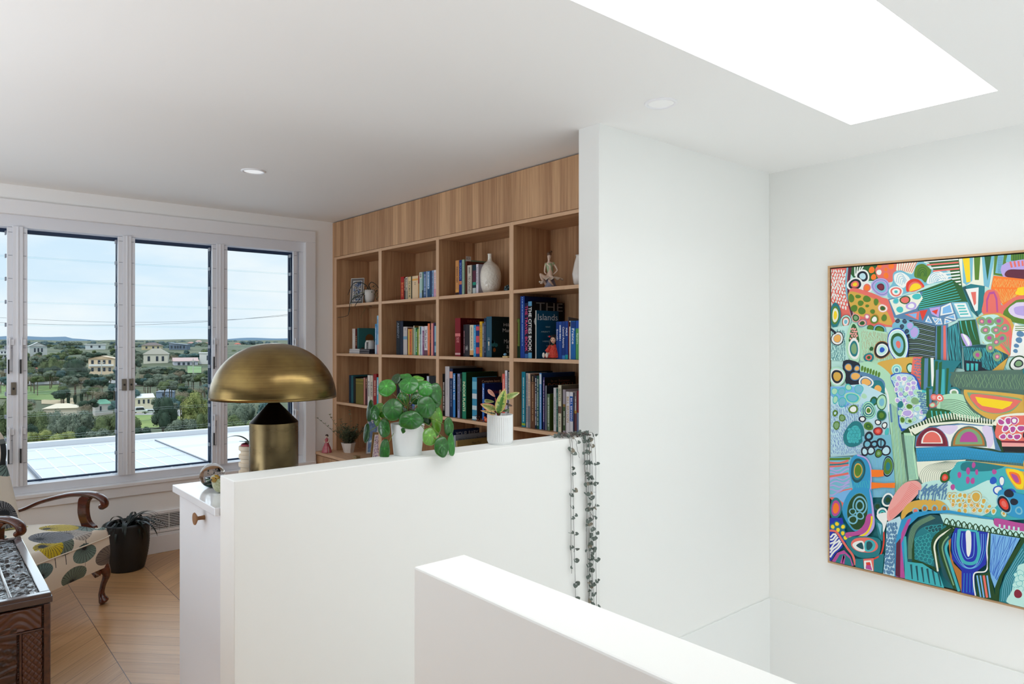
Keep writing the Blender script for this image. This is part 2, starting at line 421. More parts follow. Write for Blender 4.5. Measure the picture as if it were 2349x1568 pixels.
def edge_mat():
    m = bpy.data.materials.new('glass_edge'); m.use_nodes = True; nt = m.node_tree; nt.nodes.clear()
    o = nt.nodes.new('ShaderNodeOutputMaterial'); t = nt.nodes.new('ShaderNodeBsdfTransparent'); t.inputs[0].default_value = (.7, .82, .88, 1)
    gl = nt.nodes.new('ShaderNodeBsdfPrincipled'); gl.inputs['Roughness'].default_value = .1; gl.inputs['Base Color'].default_value = (.6, .8, .82, 1); mxs = nt.nodes.new('ShaderNodeMixShader'); mxs.inputs[0].default_value = .55
    nt.links.new(t.outputs[0], mxs.inputs[1]); nt.links.new(gl.outputs[0], mxs.inputs[2]); nt.links.new(mxs.outputs[0], o.inputs[0])
    return m
GEDGE = edge_mat()
BLACK = mat((18, 18, 20), .5); BRONZE = mat((120, 112, 100), .4, metal=.6)
SP = .1472; joints = [2.2 - SP * k for k in range(11)] + [.59]
def louvre_window(n, x0, x1, mull_r, handle=True, lock=None):
    """x0,x1 clear glass width; mull_r right mullion width"""
    w = empty('window_%d' % n, (x0, YN, .58)); struct(w, ['', 'louvre window cut by the left picture edge', 'wide louvre window behind the armchair', 'louvre window left of the brass lamp', 'louvre window behind the brass lamp'][n])
    L = w.location
    b = MB(); gw = .028
    b.box(x0 - gw, x0, YN + .012, YN + .036, .578, 2.232); b.box(x1, x1 + gw, YN + .012, YN + .036, .578, 2.232)
    b.build('blade_gallery', FRM, w, loc=L, bevel=.002)
    if mull_r:
        b = MB(); a0 = x1 + gw
        b.box(a0, a0 + mull_r, YN + .004, YN + .040, .578, 2.24); b.box(a0 + mull_r * .4, a0 + mull_r * .6, YN + .0, YN + .01, .578, 2.24)
        b.build('mullion', FRM, w, loc=L, bevel=.003)
    b = MB(); q = YN + .134
    b.box(x0 - .03, x1 + .05, q, q + .018, 2.212, 2.245); b.box(x1 + .010, x1 + .06, q, q + .018, .578, 2.225); b.box(x0 - .05, x0 - .012, q, q + .018, .578, 2.225); b.box(x0 - .03, x1 + .05, q, q + .018, .578, .592)
    b.build('screen_frame', NAVY, w, loc=L, bevel=.002)
    for k in range(11):
        zt, zb = joints[k] + .006, joints[k + 1] - .006
        b = MB(); y_t, y_b = GL + .012, GL - .012; t = .0055
        a = [(x0 - .004, y_b, zb), (x1 + .004, y_b, zb), (x1 + .004, y_t, zt), (x0 - .004, y_t, zt)]
        c = [(p[0], p[1] + t, p[2]) for p in a]
        b._a(a + c, [(0, 1, 2, 3), (7, 6, 5, 4)]); b.mi = 1
        b._a(a + c, [(0, 4, 5, 1), (3, 2, 6, 7), (1, 5, 6, 2), (0, 3, 7, 4)])
        b.build('louvre_blade', [GLASS, GEDGE], w, loc=L)
        for xx in (x0 - .012, x1 + .002):
            pass
    b = MB()
    for k in range(11):
        z = joints[k]
        b.box(x0 - gw - .0005, x0 - .006, YN + .010, YN + .013, z - .0015, z + .0015); b.box(x1 + .006, x1 + gw, YN + .010, YN + .013, z - .0015, z + .0015)
        b.box(x1 - .006, x1 + .001, GL - .02, GL + .02, z - .012, z + .012)
    b.build('blade_clips', mat((140, 144, 154), .5), w, loc=L)
    hx = x0 - gw * .9 if handle == 'L' else x1 + gw * .7
    for z in (1.5, .93):
        b = MB(); b.box(hx - .012, hx + .018, YN - .004, YN + .012, z - .02, z + .02); b.box(hx - .012, hx - .002, YN - .012, YN + .012, z - .11, z + .03)
        h = b.build('handle', FRM, w, loc=L, bevel=.003)
        b = MB(); b.box(hx - .016, hx - .009, YN - .013, YN + .002, z - .20, z - .11)
        b.build('slot', BLACK, h)
    for lx in (lock or []):
        b = MB(); b.box(lx - .013, lx + .013, YN - .006, YN + .01, 1.165, 1.245); b.mi = 1; b.ball((lx, YN - .008, 1.205), (.007, .004, .007), 10, 6)
        b.build('lock', [BRONZE, BLACK], w, loc=L, bevel=.001)
    return w
P = lambda px: onY(px, 800, YN + .012)[0]
Q = lambda px: onY(px, 800, YN)[0]
louvre_window(1, -1.45, P(16), Q(52) - Q(27), 'R', [Q(31)])
louvre_window(2, P(63), P(271), Q(303) - Q(283), 'L', [Q(285)])
louvre_window(3, P(310), P(487), Q(515) - Q(497), 'R', [Q(301)])
louvre_window(4, P(522), P(673), 0, 'R')

# downlights in the ceiling
def downlight(px, py, lab, em):
    p = onZ(px, py, HC); r = .068
    o = empty('ceiling_light', (p[0], p[1], HC), lab, 'ceiling light', 'round recessed ceiling lights')
    b = MB(); b.M = Matrix.Translation(o.location); b.lathe([(r, 0), (r, -.004), (r * .94, -.007), (r * .8, -.006), (r * .78, -.001)], 40, cap0=False, cap1=False); b.build('trim_ring', TRIMW, o, smooth=True)
    b = MB(); b.M = Matrix.Translation(o.location); b.lathe([(r * .79, -.002), (r * .3, -.003)], 32, cap0=False); b.build('lens', mat((236, 236, 234), .5, name='lens', emit=em), o, smooth=True)
downlight(581, 392, 'round white recessed light in the ceiling near the windows', .45)
downlight(1516, 236, 'round white recessed light in the ceiling beside the skylight', .08)

# air vent under the window
vx0, vx1 = onY(299, 1200, YN)[0], onY(470, 1200, YN)[0]; vz1 = onY(300, 1180, YN)[2]; vz0 = .145
v = empty('air_vent', (vx0, YN, vz0), 'white slatted air vent set low in the wall under the window', 'air vent')
b = MB(); t = .022
b.box(vx0, vx1, YN - .014, YN, vz1 - t, vz1); b.box(vx0, vx1, YN - .014, YN, vz0, vz0 + t); b.box(vx0, vx0 + t, YN - .014, YN, vz0, vz1); b.box(vx1 - t, vx1, YN - .014, YN, vz0, vz1)
b.build('vent_frame', TRIMW, v, loc=v.location, bevel=.002)
b = MB(); b.box(vx0 + .01, vx1 - .01, YN - .003, YN - .001, vz0 + .01, vz1 - .01); b.build('vent_back', BLACK, v, loc=v.location)
b = MB(); nS = 9
for k in range(nS):
    z = vz0 + t + (vz1 - vz0 - 2 * t) * (k + .5) / nS
    b.box(vx0 + .01, vx1 - .01, YN - .012, YN - .004, z - .0022, z + .0022)
for k in range(1, 4):
    x = vx0 + (vx1 - vx0) * k / 4; b.box(x - .002, x + .002, YN - .011, YN - .003, vz0 + .01, vz1 - .01)
b.build('vent_slats', TRIMW, v, loc=v.location)
# ================================================================== bookcase
XF = 2.6714; XB = XF + .30                                # front plane and back panel
OAKV = wood_mat('oak_panel_upright', 'Z', (214, 172, 130), (166, 124, 88), .06, across='XY')
OAKE = wood_mat('oak_edge', 'Y', (232, 196, 160), (206, 166, 130), .3, staves=False)
OAKH = wood_mat('oak_shelf', 'Y', (206, 164, 124), (160, 120, 84), .06, across='X')
OAKU = wood_mat('oak_upright_edge', 'Z', (232, 196, 160), (206, 166, 130), .3, staves=False)
fy = lambda px, X=XF: onX(px, 700, X)[1]
UP = [(fy(766.5), fy(772)), (fy(868.6), fy(875.5)), (fy(1000.5), fy(1007)), (fy(1168.7), fy(1178)), (1.9 + .45, 2.33)]   # (far, near) faces
UP[4] = (UP[3][1] - .60, UP[3][1] - .625)
SZ = [1.806, 1.4075, 1.007, .602]                          # shelf top surfaces
TB = .020
case = empty('bookcase', (XF, UP[0][0], SZ[3]), 'tall built-in oak bookcase filling the wall between window and column', 'bookcase')
YE = UP[4][1]
def part(b, name, m, **k): return b.build(name, m, case, **k)
b = MB(); b.box(XB, XB + .018, YE, YN, SZ[3], HC - .006); part(b, 'back_panel', OAKV)
b = MB(); b.box(XF, XF + .3, UP[0][0], YN, SZ[3], HC - .006); part(b, 'side_panel', OAKV)
for a, c in UP:
    b = MB(); b.box(XF, XB, a, c, SZ[3], 2.205); part(b, 'upright_panel', OAKV, bevel=.0008)
    b = MB(); b.box(XF - .0012, XF, a, c, SZ[3], 2.205); part(b, 'edge_strip', OAKU)
for k in range(4):
    y1, y0 = UP[k][1], UP[k + 1][0]
    for z in SZ[:3]:
        b = MB(); b.box(XF + .001, XB, y0, y1, z - TB, z); b.mi = 1; b.box(XF, XF + .001, y0, y1, z - TB, z)
        part(b, 'shelf', [OAKH, OAKE])
b = MB(); b.box(XF + .001, XB, YE, UP[0][0], 2.185, 2.205); b.mi = 1; b.box(XF, XF + .001, YE, UP[0][0], 2.185, 2.205); part(b, 'top_shelf', [OAKH, OAKE])
js = [UP[0][0], (UP[1][0] + UP[1][1]) / 2, (UP[2][0] + UP[2][1]) / 2, (UP[3][0] + UP[3][1]) / 2, YE]
for k in range(4):
    b = MB(); b.box(XF - .004, XF + .016, js[k + 1] + .0012, js[k] - .0012, 2.207, HC - .008); part(b, 'cupboard_door', OAKV, bevel=.0008)
# base cabinet and continuous bench top
XBN = onY(722.5, 1035, YN)[0]
bc = empty('base_cabinet', (XBN, 3, 0), 'low oak cabinet under the bench in front of the bookcase', 'cabinet')
b = MB(); b.box(XBN + .03, XB, YE, YN, .08, SZ[3] - .022); b.build('carcass', OAKV, bc)
b = MB(); b.box(XBN + .07, XB, YE, YN, 0, .08); b.build('plinth', OAKV, bc)
for k in range(6):
    a = YE + (YN - YE) * k / 6; c = YE + (YN - YE) * (k + 1) / 6
    b = MB(); b.box(XBN + .01, XBN + .03, a + .0015, c - .0015, .085, SZ[3] - .03); b.build('cabinet_door', OAKV, bc, bevel=.001)
b = MB(); b.box(XBN, XB + .01, YE, YN, SZ[3] - .022, SZ[3])
tag(b.build('bench_top', OAKE, bevel=.001), 'continuous oak bench top below the bookcase', 'bench top')

# ================================================================== books
PAGE = mat((226, 218, 198), .85, name='pages')
labels = set()
def book(px0, px1, ytop, row, c, desc, where, X=2.70, dX=.15, text=None, tc=(235, 235, 230), tpos=(.08, .85), th=.62,
         cover=None, lean=0, group=None, band=None, ticks=None, coat=.0, twoline=None, cov=None, H=None, rough=.5, topc=None):
    """one upright book; spine faces the room (-X)"""
    z0 = SZ[row] + .0006; dX = min(dX, XB - X - .004)
    ya, yb = fy(px0, X), fy(px1, X)                        # far, near side
    ztop = onX((px0 + px1) / 2, ytop, X)[2] if H is None else z0 + H
    h = ztop - z0; th_ = ya - yb - .0008; ct = min(.0022, th_ * .2)
    loc = Vector((X, yb, z0)); m = mat(c, rough, name='book_cover', coat=coat, spec=.15); mc = mat(cov, rough, name='book_cover', coat=coat, spec=.15) if cov else m
    b = MB(); b.box(X, X + ct, yb, yb + th_, z0, ztop); b.mi = 1
    b.box(X + ct, X + dX, yb, yb + ct, z0, ztop); b.mi = 0; b.box(X + ct, X + dX, yb + th_ - ct, yb + th_, z0, ztop)
    lab = '%s book %s' % (desc, where)
    assert lab not in labels, lab
    labels.add(lab)
    o = b.build('book', [m, mc], loc=loc, bevel=min(.0006, ct * .3)); tag(o, lab, 'book', group or ('books ' + where.split(',')[0]))
    b = MB(); b.box(X + ct, X + dX - .004, yb + ct, yb + th_ - ct, z0 + .002, ztop - .003); b.build('pages', PAGE, o)
    e = .0004
    if band:
        for i, (f0, f1, bcx) in enumerate(band):
            b = MB(); b.box(X - e * .6, X, yb + .0004, yb + th_ - .0004, z0 + h * f0, z0 + h * f1)
            b.build('spine_band', mat(bcx, rough, name='book_cover', coat=coat, spec=.15), o)
    mt = mat(tc, .5, name='print')
    if text:
        f0, f1 = tpos; hh = th_ * th
        text_obj(text, (X - e, yb + th_ / 2 - hh / 2 + hh, z0 + h * f1), (0, 0, -1), (0, -1, 0), h * (f1 - f0), hh, mt, o, 'title', bold=True)
        # writing runs down the spine: its upper side faces the viewer's right
    if ticks:
        rnd = random.Random(int(px0 * 7 + ytop)); b = MB(); f0, f1 = ticks[0], ticks[1]; z = z0 + h * f1; n_ = 0
        w = th_ * (ticks[2] if len(ticks) > 2 else .4); yc = yb + th_ / 2
        while z > z0 + h * f0 + .004:
            l = rnd.uniform(.0022, .0045)
            if rnd.random() < .14: z -= .004
            b.quad((X - e, yc - w / 2, z), (X - e, yc - w / 2, z - l), (X - e, yc + w / 2, z - l), (X - e, yc + w / 2, z)); z -= l + .0018; n_ += 1
        b.build('spine_lettering', mt, o)
    if cover:
        for (t_, fx0, fx1, fz0, fz1, cc) in cover:
            text_obj(t_, (X + ct + (dX - ct) * fx0, yb - e, z0 + h * fz0), (1, 0, 0), (0, 0, 1), (dX - ct) * (fx1 - fx0), h * (fz1 - fz0), mat(cc, .5, name='print'), o, 'cover_lettering')
    if lean:
        R = Matrix.Rotation(lean, 4, 'X'); o.rotation_euler = (lean, 0, 0)
        if lean > 0: pass
    return o
K = (14, 15, 18); NV = (16, 30, 66); WH = (232, 230, 226); CR = (226, 208, 172)
# ---- first bay
w = 'on the middle shelf of the bay nearest the window'
book(808, 814.5, 753.5, 1, (222, 214, 206), 'white slim', w, X=2.76, ticks=(.2, .8))
book(815, 819, 753.5, 1, (92, 32, 28), 'dark red slim', w, X=2.76, ticks=(.3, .7), tc=(200, 170, 130))
o = book(819.5, 822.5, 752, 1, (52, 110, 112), 'teal picture-covered', w, X=2.76, dX=.19)
b = MB(); yy = o.location[1] - .0005; cx = 2.86; cz = SZ[1] + .12
b.poly([(cx + .038 * cos(t * pi / 12), yy, cz + .038 * sin(t * pi / 12)) for t in range(24)]); b.mi = 1
b.poly([(2.77 + p[0] * .17, yy - .0003, SZ[1] + .004 + p[1] * .06) for p in ((0, 0), (1, 0), (1, .7), (.75, .5), (.55, 1), (.3, .5), (.15, .75), (0, .5))])
b.build('cover_picture', [mat((112, 74, 32), .5), mat((70, 40, 28), .5)], o)
book(860, 864, 742.5, 1, (70, 140, 190), 'mid blue', w, ticks=(.3, .9), band=[(0, .3, (190, 210, 225))])
book(864.6, 868.4, 723.5, 1, (150, 196, 226), 'tall light blue', w, ticks=(.5, .9), tc=(40, 80, 140), band=[(0, .25, (220, 170, 165))])
w = 'on the lower shelf of the bay nearest the window'
book(800.6, 804.8, 860, 2, (20, 38, 58), 'dark blue', w, dX=.2, cov=(48, 98, 104))
book(805.2, 810.2, 861, 2, (40, 92, 100), 'tall teal', w, dX=.22)
book(810.6, 815.4, 864, 2, (24, 24, 22), 'black', w, dX=.16)
book(816, 833, 868, 2, (116, 104, 46), 'thick olive gold', w, X=2.70, dX=.13, band=[(.8, .83, (150, 136, 60)), (.93, .96, (150, 136, 60))])
book(834, 837.5, 866, 2, (190, 130, 112), 'salmon brown thin', w, dX=.13)
book(838, 842.6, 865, 2, (76, 34, 40), 'maroon', w, dX=.14, ticks=(.6, .95), tc=(214, 170, 120))
book(843, 848.4, 860, 2, (224, 216, 206), 'white black-lettered', w, ticks=(.3, .8), tc=(40, 36, 36))
book(849.2, 855, 861, 2, (214, 200, 186), 'cream black-lettered', w, text='THE SECRET', tc=(50, 40, 36), tpos=(.3, .8))
book(856.5, 863.5, 857.5, 2, (150, 30, 34), 'bright red', w, dX=.17, ticks=(.3, .8), tc=(224, 190, 160))
book(864, 868.2, 865, 2, (84, 176, 196), 'turquoise', w, ticks=(.4, .9))
# ---- second bay
w = 'on the top shelf of the second bay'
book(919, 926.6, 634.5, 0, (168, 32, 24), 'red gilt-lettered', w, ticks=(.1, .75, .45), tc=(222, 120, 50), band=[(.68, .69, (220, 130, 60)), (.74, .75, (220, 130, 60))])
book(926.9, 929.4, 636, 0, (44, 22, 22), 'thin black', w, ticks=(.4, .95, .5), tc=(220, 190, 160))
book(929.8, 935, 635, 0, (214, 202, 182), 'off-white', w, text='MARTIN AMIS', tc=(30, 26, 24), tpos=(.38, .95), band=[(0, .38, (150, 146, 132))])
book(936, 942.8, 634.5, 0, (226, 200, 150), 'cream black-titled', w, text='THE WOMAN IN ME', tc=(30, 26, 20), tpos=(.08, .82))
book(943, 945, 633, 0, (30, 38, 24), 'very thin dark green', w)
book(945.3, 959, 632.5, 0, (228, 200, 160), 'thick plain cream', w, X=2.70, band=[(.8, .88, (230, 168, 84))], ticks=(.62, .72, .16), tc=(90, 80, 70), coat=.1)
book(959.2, 961.8, 631.5, 0, (188, 140, 84), 'tan and red', w, band=[(.65, .98, (150, 36, 28))])
book(962, 968, 624, 0, (176, 206, 200), 'pale teal', w, band=[(.75, .98, (226, 226, 220)), (0, .2, (160, 190, 216))], ticks=(.78, .95, .5), tc=(40, 50, 50))
book(968.2, 971, 623.5, 0, (110, 150, 140), 'grey green slim', w, band=[(0, .3, (20, 40, 40))])
book(971.5, 977.6, 622.5, 0, (68, 92, 140), 'denim blue', w, ticks=(.1, .9, .6), tc=(160, 190, 226))
book(977.9, 979.4, 622, 0, (188, 206, 214), 'thin silver', w)
book(979.9, 985.8, 621.5, 0, (92, 140, 190), 'sky blue', w, ticks=(.3, .95, .4), tc=(230, 240, 250), band=[(0, .35, (40, 78, 120))])
book(986.4, 990.6, 620.5, 0, (40, 60, 100), 'dark blue', w, band=[(.1, .3, (44, 84, 96))])
book(990.8, 994, 620, 0, (156, 190, 226), 'pale blue', w, ticks=(.1, .95, .6), tc=(70, 90, 130))
book(995, 1000, 619, 0, (230, 220, 226), 'white pink-lettered', w, ticks=(.1, .9, .5), tc=(214, 130, 130), band=[(0, .3, (220, 170, 200))])
w = 'on the middle shelf of the second bay'
book(909, 917.5, 735.5, 1, (16, 20, 30), 'big black', w, dX=.24, text='ABSENT', tc=(120, 128, 140), tpos=(.48, .95), th=.5)
book(917.7, 924.6, 736, 1, (18, 28, 52), 'big navy', w, dX=.24, cov=(12, 14, 18))
book(925, 934, 749, 1, (196, 188, 184), 'grey white', w, band=[(.55, .66, (120, 160, 184))], ticks=(.86, .94, .3), tc=(60, 30, 50))
book(934.2, 935.8, 752, 1, (86, 24, 18), 'thin oxblood', w)
book(936, 938.8, 754, 1, (228, 190, 90), 'golden yellow', w)
book(939, 944.2, 754, 1, (226, 120, 56), 'orange', w, ticks=(.1, .9, .4), tc=(120, 40, 24))
book(944.4, 946.6, 753, 1, (196, 164, 110), 'thin tan', w)
book(947, 948.2, 752, 1, (24, 34, 28), 'thin black', w)
book(948.4, 950.2, 746.5, 1, (222, 214, 184), 'cream slim', w, dX=.17, cov=(130, 104, 60))
book(950.5, 953.7, 751, 1, (134, 176, 140), 'pale green', w)
book(953.9, 957, 751.5, 1, (54, 130, 84), 'green', w, ticks=(.1, .85, .5), band=[(.92, .995, (20, 80, 56))])
book(957.2, 959.9, 754, 1, (136, 156, 22), 'lime', w, ticks=(.3, .7, .4), tc=(20, 30, 10))
book(960.1, 963.4, 748, 1, (228, 222, 190), 'yellow-edged white', w, ticks=(.4, .98, .5), tc=(180, 170, 90))
book(963.6, 966, 748, 1, (160, 190, 204), 'blue grey', w, band=[(.72, .98, (40, 104, 116))], ticks=(.1, .7, .4), tc=(50, 70, 90))
book(966.2, 968.8, 748, 1, (222, 228, 240), 'thin bluish white', w)
book(969, 972.8, 748, 1, (128, 76, 116), 'purple', w, band=[(.85, .99, (206, 204, 216))], ticks=(.3, .8, .4), tc=(214, 180, 200))
book(973.2, 980.6, 747.6, 1, (222, 214, 218), 'white script-lettered', w, text='When the Crawd', tc=(30, 28, 34), tpos=(.26, .88), band=[(0, .18, (110, 70, 80))])
book(981, 985.8, 741.5, 1, (236, 128, 84), 'bright orange', w, dX=.17)
book(986, 988.3, 741.5, 1, (22, 18, 20), 'black', w, ticks=(.4, .8, .4), tc=(230, 120, 80))
book(988.6, 993.2, 741, 1, (236, 152, 138), 'salmon pink', w, dX=.17)
book(993.4, 996, 740, 1, (110, 48, 90), 'plum', w)
book(996.4, 1000.2, 739.5, 1, (140, 184, 206), 'light blue patterned', w, band=[(.9, 1, (24, 20, 44)), (.3, .42, (60, 120, 150)), (0, .1, (40, 80, 100))])
w = 'on the lower shelf of the second bay'
book(910, 915, 858.5, 2, (20, 18, 22), 'tall black', w, dX=.26)
for i, (a, c_, yt, cc, ds) in enumerate([(916, 921, 880, (60, 74, 100), 'slate blue'), (921.5, 927, 884, (190, 204, 220), 'pale blue'), (927.5, 932, 884, (206, 108, 60), 'orange'), (932.5, 938, 882, (110, 30, 30), 'dark red'),
    (938.5, 945, 878, (36, 40, 60), 'navy'), (945.5, 951, 886, (80, 110, 180), 'cobalt'), (951.5, 958, 880, (190, 180, 160), 'beige'), (958.5, 964, 884, (60, 40, 34), 'brown'), (964.5, 971, 880, (228, 224, 216), 'white'), (971.5, 978, 872, (150, 60, 40), 'rust')]):
    book(a, c_, yt, 2, cc, ds, w, ticks=(.3, .8))
book(979, 983.5, 862.3, 2, (196, 204, 220), 'pale lavender', w, ticks=(.3, .9), tc=(80, 90, 140))
book(984.5, 999.8, 862, 2, (20, 22, 28), 'thick black', w, X=2.70)
text_obj('HO', (2.6995, fy(988, 2.70), SZ[2] + .142), (0, -1, 0), (0, 0, 1), .030, .014, mat((220, 220, 224), .5), bpy.data.objects[[k for k in bpy.data.objects.keys() if k.startswith('book')][-1]] if False else [q for q in bpy.data.objects if q.get('label') == 'thick black book on the lower shelf of the second bay'][0])
# ---- third bay
w = 'on the top shelf of the third bay'
book(1044.6, 1052.6, 597, 0, (206, 144, 84), 'orange desert-picture', w, ticks=(.35, .82, .4), tc=(110, 60, 30), band=[(0, .08, (50, 16, 14)), (.08, .16, (226, 160, 80))])
book(1053, 1059.2, 596.2, 0, (24, 44, 122), 'royal blue', w, text='MOUNTAIN', tc=(110, 140, 210), tpos=(.45, .92), band=[(.3, .4, (200, 120, 90))])
book(1059.6, 1064.4, 595, 0, (158, 186, 160), 'sage green', w, dX=.20, cov=(130, 154, 132), ticks=(.1, .9, .3), tc=(90, 120, 100), cover=[('LE', .22, .5, .62, .70, (60, 60, 50))])
book(1066, 1071, 599, 0, (96, 48, 34), 'brown', w, X=2.71)
book(1072, 1081.6, 608, 0, (206, 198, 182), 'cream branch-pictured', w, text='THE CASSOWARY', tc=(70, 62, 56), tpos=(.06, .62), cov=(140, 132, 120), ticks=(.7, .93, .3))
book(1084, 1091.6, 607, 0, (24, 48, 60), 'dark teal floral', w, band=[(.3, .4, (40, 150, 124)), (.4, .8, (90, 40, 60)), (0, .2, (190, 200, 200))])
book(1092, 1097, 605.5, 0, (218, 212, 222), 'lilac white', w, dX=.15, text='Stoner Street and Pier', tc=(80, 74, 90), tpos=(.3, .9), cov=(150, 146, 158))
w = 'on the middle shelf of the third bay'
book(1043.7, 1056, 729, 1, (128, 18, 30), 'thick crimson', w, dX=.20, cov=(72, 10, 14), text='TINO VIPE', tc=(216, 130, 130), tpos=(.36, .5), th=.5, cover=[('BRYCE', .28, .8, .88, .955, (130, 50, 30))], band=[(.52, .6, (214, 120, 120)), (.04, .09, (214, 170, 170))])
book(1063, 1066.6, 744, 1, (30, 22, 28), 'narrow black', w, ticks=(.1, .8), tc=(190, 120, 130))
o = book(1067, 1077, 743.6, 1, (42, 36, 42), 'black white-titled', w)
zz = SZ[1]
for t_, z_, hh in (('A', .067, .007), ('LITTLE', .061, .0045), ('LIFE', .047, .012), ('Hanya', .040, .004)):
    text_obj(t_, (2.6995, fy(1068 if t_ != 'A' else 1071, 2.70), zz + z_), (0, -1, 0), (0, 0, 1), .024 if t_ != 'A' else .005, hh, mat((230, 226, 226), .5), o)
book(1077.3, 1086, 744.8, 1, (224, 216, 190), 'cream two-tone-titled', w, text='LABOURING LIFE OR DEATH', tc=(60, 60, 50), tpos=(.25, .95), band=[(0, .2, (226, 170, 110)), (0, .05, (200, 60, 30))], th=.4)
book(1086.3, 1091.4, 745, 1, (60, 152, 206), 'clear blue', w, ticks=(.1, .9, .3), tc=(140, 200, 230))
book(1091.7, 1099.5, 744.5, 1, (26, 50, 118), 'navy coral-patterned', w, band=[(.1, .3, (206, 80, 90)), (.45, .65, (206, 80, 96)), (.82, .95, (206, 80, 96))])
book(1099.9, 1105.8, 737, 1, (218, 170, 40), 'mustard yellow', w, ticks=(.1, .9, .3), tc=(110, 84, 20))
book(1106.2, 1110, 741, 1, (96, 104, 124), 'grey blue', w, ticks=(.3, .9, .3))
book(1110.3, 1114.8, 729, 1, (26, 40, 66), 'tall dark blue', w, dX=.17, ticks=(.1, .9, .3), tc=(150, 150, 180))
o = book(1115.3, 1127.6, 725.7, 1, (42, 84, 106), 'thick teal-spined dark-covered', w, dX=.19, cov=(16, 34, 36),
     cover=[('Hilary', .5, .98, .74, .84, (190, 196, 200)), ('Mantel', .46, 1.0, .62, .71, (190, 196, 200)), ('The', .75, .97, .47, .56, (190, 196, 200)), ('Mirror', .52, .99, .34, .44, (190, 196, 200)), ('& the', .62, .98, .21, .30, (190, 196, 200)), ('Light', .64, .98, .09, .18, (190, 196, 200))])
b = MB(); ly = fy(1121.5, 2.70); lz = SZ[1]           # small rampant beast and lettering on its spine
for q in [(-.004, .088, .003, .006), (.002, .094, .0035, .004), (0, .084, .003, .010), (-.003, .076, .0022, .008), (.003, .078, .0022, .008), (.005, .090, .0015, .006), (-.006, .094, .0015, .005)]:
    b.ball((2.6993, ly - q[0], lz + q[1]), (.0004, q[2], q[3]), 8, 6)
b.build('spine_emblem', mat((220, 214, 190), .5), o)
for t_, z_, wd_ in (('Hilary', .115, .018), ('Mantel', .107, .02), ('The', .066, .01), ('Mirror', .058, .018), ('& the', .05, .016), ('Light', .042, .014)):
    text_obj(t_, (2.6993, fy(1121.5, 2.70) + wd_ / 2, SZ[1] + z_), (0, -1, 0), (0, 0, 1), wd_, .006, mat((200, 210, 214), .5), o)
b = MB(); yy = o.location[1] - .0004
b.poly([(2.722 + .011 * cos(t * pi / 8), yy, SZ[1] + .045 + .013 * sin(t * pi / 8)) for t in range(16)]); b.mi = 1
for q in ((2.712, .085, .03, .02), (2.735, .075, .03, .012), (2.71, .095, .02, .01)):
    b.poly([(q[0] + q[2] * .5 * cos(t * pi / 8), yy + .0001, SZ[1] + q[1] + q[3] * sin(t * pi / 8)) for t in range(16)])
b.build('cover_picture', [mat((140, 72, 20), .5), mat((34, 110, 116), .5)], o)
w = 'on the lower shelf of the third bay'
book(1015, 1020.6, 857, 2, (20, 20, 22), 'slim black white-lettered', w, ticks=(.12, .8, .5), tc=(206, 200, 196))
book(1021, 1030.6, 840, 2, (204, 200, 204), 'big white', w, dX=.23, cov=(130, 128, 126), ticks=(.4, .75, .12), tc=(120, 120, 120))
book(1031.2, 1038.4, 845, 2, (24, 42, 80), 'big navy', w, dX=.25, cov=(8, 12, 30), band=[(.8, .94, (222, 160, 140))], ticks=(.2, .75, .3), tc=(120, 130, 160))
book(1039, 1044.2, 856, 2, (52, 130, 200), 'blue gardening', w, dX=.18, cov=(26, 26, 22), text='FORAGES & TIDE', tc=(220, 236, 246), tpos=(.4, .96))
book(1049.2, 1054.6, 857, 2, (142, 148, 186), 'lavender blue', w, dX=.16, cov=(26, 26, 28), ticks=(.15, .95, .5), tc=(40, 44, 70))
book(1055, 1058.6, 858, 2, (24, 26, 28), 'narrow black', w, ticks=(.6, .9), tc=(120, 130, 120))
book(1060, 1069, 853.6, 2, (26, 124, 92), 'emerald green', w, dX=.26, cov=(26, 44, 22), text='INDOOR PLANTS', tc=(222, 236, 190), tpos=(.16, .8))
o = book(1083, 1093.6, 865, 2, (56, 142, 178), 'blue and white cloudy', w, dX=.2, cov=(54, 34, 32), band=[(.5, .62, (206, 216, 220)), (.72, .9, (110, 184, 206)), (.24, .34, (200, 220, 226)), (.02, .09, (200, 220, 226))], cover=[('Complete book', .2, .95, .86, .93, (210, 180, 150))])
book(1106, 1110.6, 879, 2, (52, 112, 190), 'small bright blue', w, dX=.15, cov=(16, 28, 80), text='Asian', tc=(220, 226, 240), tpos=(.6, .9), cover=[('Delicious', .2, .9, .72, .82, (170, 60, 70))])
book(1152, 1157.8, 857, 2, (222, 98, 86), 'coral red', w, ticks=(.6, .9, .3), tc=(240, 200, 190))
book(1158.3, 1163.6, 849, 2, (218, 214, 224), 'tall white grey-lettered', w, ticks=(.1, .9, .4), tc=(120, 110, 130))
book(1163.9, 1165.6, 850, 2, (40, 46, 66), 'thin slate', w)
book(1165.9, 1168.3, 853, 2, (216, 218, 214), 'white black-splashed', w, ticks=(.1, .98, .7), tc=(20, 22, 26))
